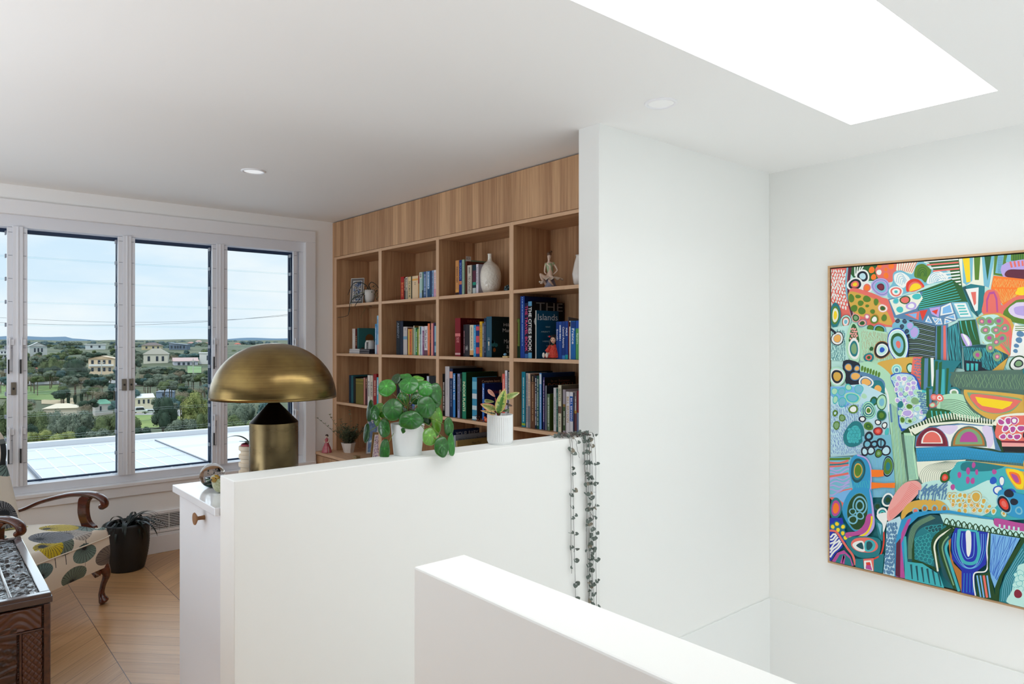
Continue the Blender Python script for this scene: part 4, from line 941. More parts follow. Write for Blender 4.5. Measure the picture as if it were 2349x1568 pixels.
# ---- string of hearts trailing over the low wall
sh = empty('string_of_hearts', (2.3, YW + .06, ZW), 'trailing plant with tiny dark leaves hanging over the low wall by the column', 'trailing plant')
rd = random.Random(21); SG = mat((88, 99, 92), .5, name='vine_leaf'); SG2 = mat((122, 114, 98), .5, name='vine_leaf_pale'); ST = mat((92, 88, 84), .6)
def vine(px_top, px_bot, py_bot, dens, seed, start=None, w=1):
    r = random.Random(seed); y = YW - .008 - r.uniform(0, .012); T = onY(px_top, 1004, y); Bm = onY(px_bot, py_bot, y)
    s0 = start or (T[0] + r.uniform(-.05, .05), YW + r.uniform(.05, .12))
    P = [Vector((s0[0], s0[1], ZW + .006)), Vector(((s0[0] + T[0]) / 2, (s0[1] + YW) / 2, ZW + .010)), Vector((T[0], YW - .002, ZW + .005))]
    n = 9
    for i in range(1, n + 1):
        t = i / n; P.append(Vector((T[0] + (Bm[0] - T[0]) * t + r.uniform(-.003, .003), y + r.uniform(-.002, .002), ZW + (Bm[2] - ZW) * t)))
    C = catmull(P, 4); b = MB(); b.tube(C, .0009, 5); vn = b.build('vine', ST, sh, smooth=True)
    b = MB(); L_ = 0; nxt = .0
    for i in range(1, len(C)):
        L_ += (C[i] - C[i - 1]).length
        while L_ > nxt:
            nxt += r.uniform(.045, .10) / dens
            for s_ in ((-1, 1) if r.random() < .6 else (r.choice((-1, 1)),)):
                q = C[i] + Vector((s_ * r.uniform(.003, .008), -.004 + r.uniform(-.004, .002), r.uniform(-.004, .004)))
                up = Vector((s_ * r.uniform(.2, .9), r.uniform(-.9, .1), r.uniform(-.8, .9))).normalized(); nn = Vector((r.uniform(-.6, .6), -1, r.uniform(-.2, .9))).normalized()
                sd = up.cross(nn).normalized(); sz = r.uniform(.0065, .0115)
                pt = [(0, -.1), (.45, -.5), (.95, -.3), (1, .3), (.6, .9), (0, 1.3), (-.6, .9), (-1, .3), (-.95, -.3), (-.45, -.5)]
                b.mi = 1 if r.random() < .13 else 0
                b.prism([q + sd * (a * sz) + up * (c * sz) for a, c in pt], nn * .0013)
    b.build('leaves', [SG, SG2], vn)
for i, a in enumerate([(1309, 1311, 1315, .9), (1313, 1321, 1420, .9), (1320, 1329, 1050, .8), (1337, 1343, 1110, 1.5), (1341, 1350, 1425, 1.3), (1346, 1352, 1430, 1.2), (1351, 1354, 1420, 1.3), (1354, 1358, 1425, 1.2), (1357, 1362, 1420, 1.1), (1366, 1367, 1440, .7)]):
    vine(*a, seed=i + 3)
b = MB(); r = random.Random(5)
for k in range(70):
    q = onZ(r.uniform(1272, 1362), 1000, ZW); q = Vector((q[0] if q[0] < 2.36 else 2.36, YW + r.uniform(.0, .1), ZW + r.uniform(.003, .016)))
    if k < 20: q = Vector((onY(r.uniform(1268, 1300), 1003, YW + .07)[0], YW + r.uniform(.02, .12), ZW + .006))
    nn = Vector((r.uniform(-.5, .5), r.uniform(-.9, .2), 1)).normalized(); up = Vector((r.uniform(-1, 1), r.uniform(-1, 1), 0)); up = (up - nn * up.dot(nn)).normalized(); sd = up.cross(nn); sz = r.uniform(.005, .0085)
    b.mi = r.random() < .25
    b.prism([q + sd * (a * sz) + up * (c * sz) for a, c in [(0, -.1), (.45, -.5), (.95, -.3), (1, .3), (.6, .9), (0, 1.3), (-.6, .9), (-1, .3), (-.95, -.3), (-.45, -.5)]], nn * .0015)
b.build('top_leaves', [mat((96, 86, 80), .5, name='vine_leaf_brown'), SG], sh)

# ================================================================== floor things
# ---- black planter by the window
q = onZ(290, 1303, 0); bx, by = q[0], q[1]
bpn = empty('black_planter', (bx, by, 0), 'black wicker planter with arching dark leaves on the floor under the window', 'planter')
hb = .30
def weave(a, z): return 1 + .006 * sin(a * 34 + (int(z * 70) % 2) * pi)
prof = [(.105, 0)] + [(.105 + .031 * sin(pi * .5 * min(1, t * 1.5)) + .0 * t + (.0025 if i % 2 else 0), hb * t) for i, t in enumerate([k / 36 for k in range(1, 37)])]
b = MB(); b.lathe(prof + [(.130, hb + .006), (.124, hb + .006), (.122, hb - .03), (.001, hb - .03)], 96, bx, by, 0, cap1=False, wob=weave)
put('pot', mat((20, 21, 24), .42, name='black_wicker'), bpn, b, smooth=True)
b = MB(); b.lathe([(.122, 0), (.001, .01)], 24, bx, by, hb - .028, cap0=False); put('soil', SOIL, bpn, b)
rd = random.Random(12); GK = mat((24, 36, 32), .4, name='dark_arching_leaf')
for k in range(46):
    a = rd.uniform(0, 2 * pi) if k > 14 else rd.uniform(-1.2, .3); b = MB(); L = rd.uniform(.13, .23) + (.06 if k < 7 else 0)
    strap(b, (bx + .07 * cos(a) * rd.random(), by + .07 * sin(a) * rd.random(), hb - .02), a, L, rd.uniform(2.0, 3.4), rd.uniform(.012, .022), rd.uniform(.5, 1.35)); o = put('leaf', GK, bpn, b, smooth=True)

# ---- carved chest
CH = .555; hx1 = onZ(118, 1358, CH)[0]; hy0 = onZ(118, 1358, CH)[1]; hy1 = onZ(46, 1230, CH)[1]; hx0 = hx1 - .56
ch = empty('carved_chest', ((hx0 + hx1) / 2, (hy0 + hy1) / 2, 0), 'dark carved timber chest in the lower left corner beside the armchair', 'chest')
def carved(name, c1, c2, sc, strength, rough=.4, coat=.0, dist=.006):
    m = bpy.data.materials.new(name); m.use_nodes = True; nt = m.node_tree; b = nt.nodes['Principled BSDF']; t = nt.nodes.new('ShaderNodeTexCoord'); mpn = nt.nodes.new('ShaderNodeMapping'); mpn.inputs['Scale'].default_value = sc
    nt.links.new(t.outputs['Object'], mpn.inputs['Vector'])
    n = nt.nodes.new('ShaderNodeTexNoise'); n.inputs['Scale'].default_value = 1; n.inputs['Detail'].default_value = 3; n.inputs['Distortion'].default_value = 1.6; nt.links.new(mpn.outputs[0], n.inputs['Vector'])
    vo = nt.nodes.new('ShaderNodeTexVoronoi'); vo.inputs['Scale'].default_value = .9; nt.links.new(mpn.outputs[0], vo.inputs['Vector'])
    h = node_math(nt, 'ADD', node_math(nt, 'MULTIPLY', node_math(nt, 'SINE', node_math(nt, 'MULTIPLY', n.outputs['Fac'], 26)), .35), vo.outputs['Distance'])
    r = nt.nodes.new('ShaderNodeValToRGB'); r.color_ramp.elements[0].position = .0; r.color_ramp.elements[1].position = .75; r.color_ramp.elements[0].color = rgb(c2); r.color_ramp.elements[1].color = rgb(c1)
    nt.links.new(h, r.inputs['Fac']); nt.links.new(r.outputs[0], b.inputs['Base Color']); b.inputs['Roughness'].default_value = rough; b.inputs['Coat Weight'].default_value = coat
    bp = nt.nodes.new('ShaderNodeBump'); bp.inputs['Strength'].default_value = strength; bp.inputs['Distance'].default_value = dist; nt.links.new(h, bp.inputs['Height']); nt.links.new(bp.outputs[0], b.inputs['Normal'])
    return m
CW = carved('carved_wood', (74, 40, 26), (30, 16, 12), (24, 24, 30), .7, .4); CT = carved('carved_top', (40, 30, 30), (8, 7, 8), (34, 20, 20), 1.0, .22, .7, .012)
MOLD = mat((58, 32, 26), .3, name='dark_moulding', coat=.5, var=(82, 46, 32), sc=(60, 6, 60)); MOLDT = mat((62, 48, 50), .18, name='polished_edge', coat=1)
b = MB(); b.box(hx0 + .012, hx1 - .012, hy0 + .012, hy1 - .012, .05, CH - .05); put('chest_body', CW, ch, b)
b = MB()
for (x, y) in ((hx0 + .04, hy0 + .04), (hx1 - .04, hy0 + .04), (hx0 + .04, hy1 - .04), (hx1 - .04, hy1 - .04)): 
    bb = MB(); bb.box(x - .03, x + .03, y - .03, y + .03, 0, .06); put('foot', MOLD, ch, bb, bevel=.006)
# front panel (faces the camera side, -Y) and right side panel: frames and relief
def relief(face, u0, u1, z0, z1, fn, n_u, n_z, m, name):
    vs = []; fs = []
    for j in range(n_z + 1):
        for i in range(n_u + 1):
            u = u0 + (u1 - u0) * i / n_u; z = z0 + (z1 - z0) * j / n_z; h = fn(i / n_u, j / n_z) if 0 < i < n_u and 0 < j < n_z else -.004
            vs.append((u, hy0 + .008 - h, z) if face == 'F' else ((hx1 - .008 + h, u, z) if face == 'R' else (u, z, CH + h)))
    for j in range(n_z):
        for i in range(n_u):
            a = j * (n_u + 1) + i; fs.append((a, a + 1, a + n_u + 2, a + n_u + 1))
    b = MB(); b._a(vs, fs); return put(name, m, ch, b, smooth=True)
def diamonds(u, v):
    a = abs(sin(u * pi * 3 + v * pi * 14)); c = abs(sin(u * pi * 3 - v * pi * 14)); return .0045 * min(1, min(a, c) * 2.2)
def scene_rel(u, v):
    if v < .52:
        h = (u * 7) % 1 - .5; k = (v * 9 + (int(u * 7) % 2) * .5) % 1 - .5; e = max(abs(h), abs(k)); return .004 * (1 if e < .43 else 0)
    if v < .62: return .006 if abs(v - .56 - .03 * sin(u * 14)) < .02 else .001
    if v > .8: return .003 + .004 * abs(sin(v * 44 + u * 3)) * (sin(u * 9 + v * 20) > -.2)
    return .002 + .004 * (sin(u * 60 + v * 20) * sin(v * 70 - u * 22) > 0) * (u > .35)
relief('F', hx0 + .03, hx1 - .105, .08, CH - .10, scene_rel, 130, 110, mat((78, 42, 27), .38, name='carved_panel', coat=.3, var=(44, 24, 18), sc=(20, 20, 40)), 'front_carving')
relief('F', hx1 - .092, hx1 - .028, .06, CH - .135, diamonds, 30, 160, mat((84, 46, 29), .35, name='carved_border', coat=.4), 'border_carving')
relief('F', hx0 + .02, hx1 - .028, CH - .128, CH - .045, lambda u, v: .002 + .005 * abs(sin(v * 9 + 3 * sin(u * 20) + u * 9)), 130, 30, mat((84, 46, 29), .35, name='carved_border', coat=.4), 'upper_carving')
b = MB()
for (x0, x1, z0, z1, yo) in ((hx1 - .024, hx1 - .004, .05, CH - .04, 0), (hx1 - .1, hx1 - .092, .06, CH - .132, .002), (hx0 + .02, hx1 - .02, CH - .135, CH - .128, .002), (hx0, hx1 - .004, .05, .07, 0)): b.box(x0, x1, hy0 + yo, hy0 + .014, z0, z1)
b.box(hx1 - .014, hx1 - .002, hy0 + .004, hy0 + .03, .05, CH - .04); b.box(hx1 - .014, hx1 - .002, hy1 - .03, hy1 - .004, .05, CH - .04)
put('moulding', MOLD, ch, b, bevel=.002)
rr_ = random.Random(2); bumps = [(rr_.random(), rr_.random(), rr_.uniform(.01, .035), rr_.uniform(.3, 1)) for _ in range(420)]
import functools
grid = {}
for q_ in bumps: grid.setdefault((int(q_[0] * 12), int(q_[1] * 20)), []).append(q_)
def top_rel(u, v):
    h = 0; gi, gj = int(u * 12), int(v * 20)
    for a in (gi - 1, gi, gi + 1):
        for c in (gj - 1, gj, gj + 1):
            for (bu, bv, r_, k) in grid.get((a, c), ()):
                d = ((u - bu) / (r_ * 1.2)) ** 2 + ((v - bv) / (r_ * .5)) ** 2
                if d < 1: h = max(h, k * (1 - d) ** .5)
    return -.011 + .009 * h + .0015 * sin(u * 60 + 7 * sin(v * 30))
relief('T', hx0 + .03, hx1 - .13, hy0 + .03, hy1 - .03, top_rel, 150, 260, CT, 'top_carving')
relief('T', hx1 - .118, hx1 - .036, hy0 + .03, hy1 - .03, lambda u, v: top_rel(u * .2 + .4, v), 40, 260, CT, 'top_border_carving')
b = MB(); b.box(hx0 + .01, hx1 - .01, hy0 + .01, hy1 - .01, CH - .04, CH - .018); put('lid', MOLD, ch, b)
b = MB()
for (x0, x1, y0, y1) in ((hx0, hx1, hy0, hy0 + .03), (hx0, hx1, hy1 - .03, hy1), (hx0, hx0 + .03, hy0 + .03, hy1 - .03), (hx1 - .034, hx1, hy0 + .03, hy1 - .03), (hx1 - .130, hx1 - .119, hy0 + .03, hy1 - .03)): b.box(x0, x1, y0, y1, CH - .03, CH + .001)
b.box(hx0 - .004, hx1 + .004, hy0 - .004, hy1 + .004, CH - .036, CH - .012)
put('lid_edge', MOLDT, ch, b, bevel=.003)

# ---- armchair with printed fabric
# local frame: +x forward (seat front), +y to the sitter's left, origin at floor centre under the seat
AF = Vector((.66, -.75, 0)).normalized(); AL = Vector((-AF[1], AF[0], 0))   # sitter's left
C_ = Vector((.565 + RT[0] * .075 + FW[0] * .05, 4.417 + RT[1] * .075 + FW[1] * .05, 0)) - AF * .27
arm = empty('armchair', C_, 'armchair in dandelion print fabric with curved timber arms beside the carved chest', 'armchair')
FABC = attr_mat('dandelion_print', .8, .25); FABP = mat((232, 222, 206), .85, name='plain_cream_fabric', bump=.2, sc=(300, 300, 300)); MAH = mat((66, 26, 15), .22, name='mahogany', coat=.7, var=(94, 40, 20), sc=(6, 40, 40))
DK = (34, 38, 46); CREAM = (232, 223, 208)
discs = [  # u (0..1 across, near arm to far arm), v (0 front bottom .. 1 back), radius, colour, stem direction
    (.78, .62, .115, (204, 182, 70), (.45, -.25)), (.95, .50, .13, (126, 146, 142), (-.2, -.4)), (.48, .52, .125, (122, 124, 130), (.4, -.2)), (.28, .42, .10, (204, 180, 40), (.1, -.4)), (.66, .47, .115, (188, 180, 172), (.2, -.3)),
    (.40, .41, .10, (108, 124, 112), (.1, -.5)), (.63, .26, .115, (112, 138, 132), (0, -.5)), (.93, .14, .13, (122, 112, 106), (-.3, .3)), (.50, .06, .12, (110, 126, 114), (.1, .4)), (.12, .25, .10, (106, 134, 134), (0, .4)),
    (.72, .88, .10, (200, 180, 70), (.3, .2)), (.30, .80, .11, (112, 138, 132), (.3, .2)), (.05, .62, .11, (188, 180, 172), (.3, .2)), (.5, 1.02, .1, (122, 124, 130), (0, .3)), (.2, 1.0, .1, (204, 182, 70), (0, .3)), (.92, .98, .1, (188, 180, 172), (0, .3))]
def print_col(u, v, W_=.56, H_=.86):
    x, y = u * W_, v * H_
    for (du, dv, r, c, sd) in discs:
        dx, dy = x - du * W_, y - dv * H_; d = sqrt(dx * dx + dy * dy)
        rr = r * .72
        if d < rr:
            fx, fy_ = dx + sd[0] * rr * 1.3, dy + sd[1] * rr * 1.3; a = atan2(fy_, fx); rad = sqrt(fx * fx + fy_ * fy_)
            ln = abs(((a * 5) % 1) - .5) / 5 * rad
            if ln < .0013 and rad < rr * 1.65: return DK
            if abs(rad - rr * 1.65) < .003 and ln < .0036: return DK
            return c
    for (du, dv, r, c, sd) in discs:
        if abs(x - du * W_ + .0 * y) < .0014 and -.16 < y - dv * H_ < 0 and v < .40: return DK
    return CREAM
SW, SD_ = .29, .27
def seat_pt(u, v):
    """front apron from z .20 up to the crown then back over the seat"""
    y = (u - .5) * 2 * SW; e = abs(u - .5) * 2; side = max(0, e - .86) / .14
    if v < .34:
        t = v / .34; z = .215 + .165 * t; x = SD_ + .008 * sin(pi * t); z += 0
        return Vector((x - .018 * side ** 2, y, z))
    t = (v - .34) / .66
    if t < .14:
        k = t / .14; a = k * pi / 2; return Vector((SD_ - .03 + .03 * cos(a) - .018 * side ** 2, y, .38 + .06 * sin(a) - .035 * side ** 2))
    k = (t - .14) / .86; return Vector((SD_ - .03 - k * .60, y, .44 + .022 * sin(pi * min(1, k * 1.1)) - .035 * side ** 2 - .02 * e ** 2))
nu, nv_ = 250, 330; vs = []; fs = []; cl = []
for j in range(nv_ + 1):
    for i in range(nu + 1): vs.append(seat_pt(i / nu, j / nv_))
for j in range(nv_):
    for i in range(nu):
        a = j * (nu + 1) + i; fs.append((a, a + 1, a + nu + 2, a + nu + 1)); cl.append(rgb(print_col((i + .5) / nu, (j + .5) / nv_)))
CW_CACHE = {}
b = MB(); b._a(vs, fs); b.c = cl
def lput(name, m, b, **k):
    me_loc = Vector((0, 0, 0)); o = b.build(name, m, None, loc=(0, 0, 0), **k); o.parent = arm; o.location = (0, 0, 0); return o
lput('seat', FABC, b, smooth=True)
b = MB(); b.box(-SD_, SD_ - .02, -SW + .006, SW - .006, .21, .40); lput('seat_frame', FABP, b, bevel=.01)
b = MB(); b.tube([(SD_ + .004 - .016 * max(0, abs(t / 20 - .5) * 2 - .86) / .14, (t / 20 - .5) * 2 * (SW - .002), .383) for t in range(21)], .004, 6); lput('piping', FABP, b, smooth=True)
# side panels of the upholstery
for s_ in (-1, 1):
    b = MB(); b.box(-SD_, SD_ - .03, s_ * (SW - .012), s_ * SW, .215, .425); lput('side_upholstery', FABP, b, bevel=.004)
# back: rolled cushion with wings
vs = []; fs = []; cl = []; nb, mb = 220, 260
for j in range(mb + 1):
    t = j / mb; z = .40 + .60 * t; xo = -SD_ - .09 - .26 * t; wd_ = .25 + .045 * sin(pi * (t ** 1.6)) - .06 * max(0, t - .9) / .1
    for i in range(nb + 1):
        a = pi * (i / nb); yy = -cos(a) * wd_; vs.append(Vector((xo + .055 + .05 * sin(a) ** .5 + .03 * abs(cos(a)) ** 3, yy, z + .03 * (t > .97) * 0)))
for j in range(mb):
    for i in range(nb):
        a = j * (nb + 1) + i; fs.append((a, a + 1, a + nb + 2, a + nb + 1)); cl.append(rgb(print_col(1 - .5 * i / nb - .25, .45 + .5 * j / mb) if j < mb else CREAM))
b = MB(); b._a(vs, fs); b.c = cl; o = lput('backrest', FABC, b, smooth=True); md = o.modifiers.new('t', 'SOLIDIFY'); md.thickness = .10; md.offset = -1
# wings: rounded side of the back visible at the picture edge
for s_ in (-1, 1):
    P = [(-.35, .42), (-.40, .52), (-.44, .62), (-.425, .72), (-.405, .84), (-.42, .93), (-.47, .99), (-.54, 1.01), (-.60, .99), (-.59, .8), (-.54, .6), (-.45, .42)]
    C = catmull([(x, 0, z) for x, z in P], 6, closed=True); b = MB(); y0 = s_ * .235
    nC = len(C); vs = [Vector((p[0], y0, p[2])) for p in C] + [Vector((p[0], y0 + s_ * .05, p[2])) for p in C]
    fcs = [tuple(range(nC)), tuple(reversed(range(nC, 2 * nC)))] + [(i, nC + i, nC + (i + 1) % nC, (i + 1) % nC) for i in range(nC)]
    b._a(vs, fcs); b.c = [rgb((226, 216, 200))] * 2 + [rgb((44, 52, 56) if .74 < ((vs[i][2] + vs[(i + 1) % nC][2]) / 2) < .90 else ((120, 130, 130) if .90 < vs[i][2] < .93 else (226, 216, 200))) for i in range(nC)]
    lput('wing', FABC, b, bevel=.014, seg=3)
# arms: a curved bar swelling into a scroll, on a shaped upright
for s_ in (-1, 1):
    y = s_ * .29; P = catmull([(-.46, y * .93, .48), (-.30, y * .94, .515), (-.18, y * .98, .565), (-.02, y, .606), (.10, y, .618), (.17, y, .612), (.215, y, .590), (.226, y, .560), (.207, y, .546)], 7)
    n_ = len(P); b = MB(); rad = [.014 + .014 * min(1, i / (n_ * .6)) for i in range(n_)]
    b.tube(P, rad, 14, flat=.62, up=(0, 0, 1)); lput('arm', MAH, b, smooth=True)
    b = MB(); S = [(.075, .60), (.062, .54), (.066, .49), (.085, .44), (.10, .40), (.17, .40), (.168, .43), (.148, .445), (.128, .47), (.118, .52), (.122, .57), (.14, .60)]
    C = catmull([(x, 0, z) for x, z in S], 4, closed=True); b.prism([(p[0], y - .016, p[2]) for p in C], (0, .032, 0)); lput('arm_support', MAH, b, bevel=.004, smooth=True, auto=40)
    # cabriole front leg
    b = MB(); yl_ = s_ * (SW - .04); xf = SD_ - .03
    P = catmull([(xf - .01, yl_, .235), (xf + .012, yl_ + s_ * .004, .20), (xf + .022, yl_ + s_ * .008, .165), (xf + .006, yl_ + s_ * .002, .11), (xf - .002, yl_, .06), (xf + .006, yl_, .03), (xf + .016, yl_ + s_ * .004, .008)], 5)
    rr = [.036, .038, .037, .035, .033, .031, .029, .027, .025, .023, .021, .020, .018, .017, .016, .0155, .015, .015, .015, .016, .017, .018, .019, .020, .022, .024, .026, .027, .026, .022, .016]
    b.tube(P, rr[:len(P)] if len(P) <= len(rr) else rr + [.016] * (len(P) - len(rr)), 14); b.v = [(p[0], p[1], max(0, p[2])) for p in b.v]
    lput('leg', MAH, b, smooth=True)
    b = MB(); b.prism([(xf - .02, yl_ - .018, .225), (xf - .13, yl_ - .018, .225), (xf - .08, yl_ - .018, .20), (xf - .03, yl_ - .018, .15)], (0, .036, 0)); lput('knee_bracket', MAH, b, bevel=.004)
    b = MB(); b.prism([(xf - .01, yl_, .225), (xf - .01, yl_ - s_ * .13, .225), (xf - .01, yl_ - s_ * .07, .205), (xf - .01, yl_ - s_ * .03, .17)], (.025, 0, 0)); lput('knee_bracket', MAH, b, bevel=.003)
    b = MB(); b.tube([(-SD_ + .03, s_ * .22, .23), (-SD_ + .0, s_ * .225, .12), (-SD_ - .05, s_ * .23, 0)], [.022, .018, .016], 12); lput('leg', MAH, b, smooth=True)
arm.rotation_euler = (0, 0, atan2(AF[1], AF[0]))
# ================================================================== ornaments on the shelves
ZS = SZ
# white ovoid vase
a0 = onX(1123.5, 640, 2.79); d = dep(a0); zf = lambda py, dd=d: CZ + (Y0 - py) / FPX * dd
v = empty('vase', (a0[0], a0[1], ZS[0]), 'cream crackle-textured bottle vase on the top shelf of the third bay', 'vase')
Z0 = ZS[0]; kx = d / FPX; prof = [(12, 0), (15, .6), (20, 6), (24.5, 16), (26.5, 30), (26.5, 42), (24, 53), (19, 62), (12, 68.5), (6.5, 73), (4.6, 78), (4.7, 86), (5.4, 89)]
Ht = zf(582) - Z0; P = [(r * kx, z / 89 * Ht) for r, z in prof]; P = [(p[0], p[2]) for p in catmull([(r, 0, z) for r, z in P], 4)] + [(3.6 * kx, Ht * .99), (3.4 * kx, Ht * .85)]
b = MB(); b.lathe(P, 48, a0[0], a0[1], Z0, cap1=False)
put('vase_body', mat((244, 240, 228), .22, name='cream_glaze', coat=.6, bump=1, bd=.008, sc=(75, 75, 75)), v, b, smooth=True)
# dark teal figurine
a0 = onX(1164, 660, 2.78); b = MB()
for q in ((0, 0, .015, .016), (-.004, .006, .030, .013), (.006, -.006, .028, .012), (-.008, .010, .018, .010), (.004, .0, .042, .007)):
    b.ball((a0[0] + q[0], a0[1] + q[1], ZS[0] + q[2]), q[3], 12, 8)
tag(b.build('figurine', mat((24, 66, 76), .25, name='teal_glaze', coat=.6), smooth=True, loc=(a0[0], a0[1], ZS[0])), 'small dark teal glazed figurine beside the cream vase', 'figurine')
# card standing behind the sage book
a = onX(1065, 596, 2.72); c = onX(1079, 596, 2.72)
b = MB(); yc_ = fy(1064.7, 2.70) - .0035; b.box(2.712, 2.752, yc_ - .0008, yc_, ZS[0], CZ + (Y0 - 587.5) / FPX * dep((2.72, yc_)))
o = tag(b.build('card', mat((206, 198, 190), .7), loc=(2.71, yc_, ZS[0])), 'small printed card poking up above the sage green book', 'card')
text_obj('BUY', (2.716, yc_ - .0012, CZ + (Y0 - 595) / FPX * dep((2.72, yc_))), (1, 0, 0), (0, 0, 1), .030, .011, mat((30, 26, 24), .6), o)
text_obj('SMART', (2.716, yc_ - .0012, CZ + (Y0 - 590.5) / FPX * dep((2.72, yc_))), (1, 0, 0), (0, 0, 1), .030, .006, mat((60, 50, 46), .6), o)
# porcelain seated dancer
a0 = onX(1258, 640, 2.79); d = dep(a0); K_ = d / FPX; bx, by = a0[0], a0[1]
rtv = Vector((RT[0], RT[1], 0)); fwv = Vector((FW[0], FW[1], 0)); org = Vector((bx, by, ZS[0])); yb_ = 657.0
def F(px, py, dz=0): return Vector((bx, by, 0)) + rtv * (px - 1258) * K_ + fwv * dz + Vector((0, 0, ZS[0] + (yb_ - py) * K_))
PORC = mat((222, 196, 176), .25, coat=.6, name='porcelain_skin'); PGRN = mat((150, 166, 124), .3, coat=.5, name='green_bodice'); PWHT = mat((212, 200, 186), .35, name='porcelain_tutu', coat=.4); PBLU = mat((142, 142, 160), .3, coat=.5, name='grey_base', var=(116, 118, 142), sc=(60, 60, 60)); PHAIR = mat((92, 64, 44), .4, name='porcelain_hair')
fg = empty('dancer_figurine', (bx, by, ZS[0]), 'porcelain dancer figurine in green bodice and white skirt on the top shelf beside the column', 'figurine')
def skin(name, verts, edges, m, parent, root=0):
    me = bpy.data.meshes.new(name); L = wloc(parent); me.from_pydata([Vector(p[:3]) - L for p in verts], edges, []); me.materials.append(m)
    o = bpy.data.objects.new(name, me); col.objects.link(o); o.parent = parent
    md = o.modifiers.new('skin', 'SKIN'); md.use_smooth_shade = True
    for i, p in enumerate(verts): me.skin_vertices[0].data[i].radius = (p[3], p[3])
    me.skin_vertices[0].data[root].use_root = True
    s_ = o.modifiers.new('sub', 'SUBSURF'); s_.levels = 2; s_.render_levels = 2; return o
def V4(px, py, r, dz=0): p = F(px, py, dz); return (p[0], p[1], p[2], r * K_)
vt = [V4(1262, 627, 7), V4(1262, 618, 6), V4(1261, 607, 7), V4(1261, 599, 7), V4(1259, 594, 3), V4(1259, 590, 2.6), V4(1260, 583, 5.2), V4(1260, 577, 5.0),
      V4(1270, 598, 3), V4(1276, 607, 2.5, -.004), V4(1279, 614, 2.1, -.006), V4(1272, 621, 1.9, -.008), V4(1268, 624, 1.6, -.01),
      V4(1252, 599, 3), V4(1250, 608, 2.4, -.004), V4(1249, 618, 2.1, -.008), V4(1253, 623, 1.7, -.012),
      V4(1249, 631, 5, -.02), V4(1238, 622, 3.6, -.03), V4(1243, 634, 3.4, -.02), V4(1255, 650, 3.2, -.01), V4(1263, 630, 5, -.02), V4(1259, 638, 3.8, -.03), V4(1270, 652, 3, -.015)]
ed = [(0, 1), (1, 2), (2, 3), (3, 4), (4, 5), (5, 6), (6, 7), (3, 8), (8, 9), (9, 10), (10, 11), (11, 12), (3, 13), (13, 14), (14, 15), (15, 16), (0, 17), (17, 18), (18, 19), (19, 20), (0, 21), (21, 22), (22, 23)]
bo = skin('body', vt, ed, PORC, fg)
b = MB(); n = 20
for (py, r) in ((0, 0),): pass
rings = [(1262, 626, 8.2), (1262, 619, 7), (1261, 608, 8), (1261, 601, 8.4), (1261, 597.5, 7)]
vs = []; 
for px, py, r in rings:
    for i in range(n): t = 2 * pi * i / n; vs.append(F(px, py) + rtv * cos(t) * r * K_ + fwv * sin(t) * r * K_ * .8)
b._a(vs, [(k * n + i, k * n + (i + 1) % n, (k + 1) * n + (i + 1) % n, (k + 1) * n + i) for k in range(4) for i in range(n)]); put('bodice', PGRN, fg, b, smooth=True)
for s_ in ((1253.5, 600), (1269, 599)):
    b = MB(); q = F(*s_); b.ball(q, 4.3 * K_, 12, 8); put('sleeve', PGRN, fg, b, smooth=True)
b = MB(); q = F(1260, 575.5, .002); b.ball(q, (5.6 * K_, 5.6 * K_, 5 * K_), 14, 10); b.ball(F(1264, 571, .004), 3.2 * K_, 10, 8); put('hair', PHAIR, fg, b, smooth=True)
b = MB(); b.ball(F(1257.2, 581, -.0105), .7 * K_, 8, 6); b.ball(F(1261.6, 581, -.0105), .7 * K_, 8, 6); put('eyes', mat((50, 40, 36), .4), fg, b)
b = MB(); b.ball(F(1259.3, 585.6, -.0098), (1.3 * K_, 1.3 * K_, .5 * K_), 8, 6); put('mouth', mat((190, 110, 100), .4), fg, b)
# ruffled skirt spreading to the right
vs = []; fs = []; nn_ = 60
for k, rr_ in enumerate((.25, .5, .75, 1.0, 1.02)):
    for i in range(nn_ + 1):
        t = -.35 + (pi + .7) * i / nn_; wv = sin(t * 11) * .09 * rr_
        vs.append(F(1263, 627) + rtv * cos(t) * 24 * K_ * rr_ * (1 + .2 * cos(t)) - fwv * sin(t) * 20 * K_ * rr_ + Vector((0, 0, (-.35 * rr_ ** 2 + wv) * 22 * K_)))
for k in range(4):
    for i in range(nn_): q = k * (nn_ + 1) + i; fs.append((q, q + 1, q + nn_ + 2, q + nn_ + 1))
b = MB(); b._a(vs, fs); o = put('skirt', PWHT, fg, b, smooth=True); o.modifiers.new('t', 'SOLIDIFY').thickness = .0015
b = MB(); b.lathe([(15 * K_, 0), (13 * K_, 8 * K_), (11 * K_, 17 * K_), (9 * K_, 25 * K_), (.001, 27 * K_)], 14, F(1262, 657)[0], F(1262, 657)[1], ZS[0], wob=lambda a, z: 1 + .12 * sin(a * 3 + z * 200)); put('base', PBLU, fg, b, smooth=True)
for i in range(3):
    b = MB(); b.ball(F(1239 + i * 2.5, 641 + (i % 2) * 3, -.03), (3.6 * K_, 3.6 * K_, 2.4 * K_), 10, 6); put('shoe_ribbon' if i < 2 else 'shoe', PWHT, fg, b, smooth=True)
# white vessel mostly behind the column
a0 = onX(1334, 640, 2.80)
b = MB(); b.lathe([(.03, 0), (.045, .02), (.052, .07), (.040, .13), (.030, .165), (.034, .175), (.028, .17)], 32, a0[0], a0[1], ZS[0], cap1=False)
tag(b.build('jug', mat((232, 228, 222), .25, coat=.5, name='white_glaze'), smooth=True, loc=(a0[0], a0[1], ZS[0])), 'white ceramic jug almost hidden behind the column edge', 'jug')
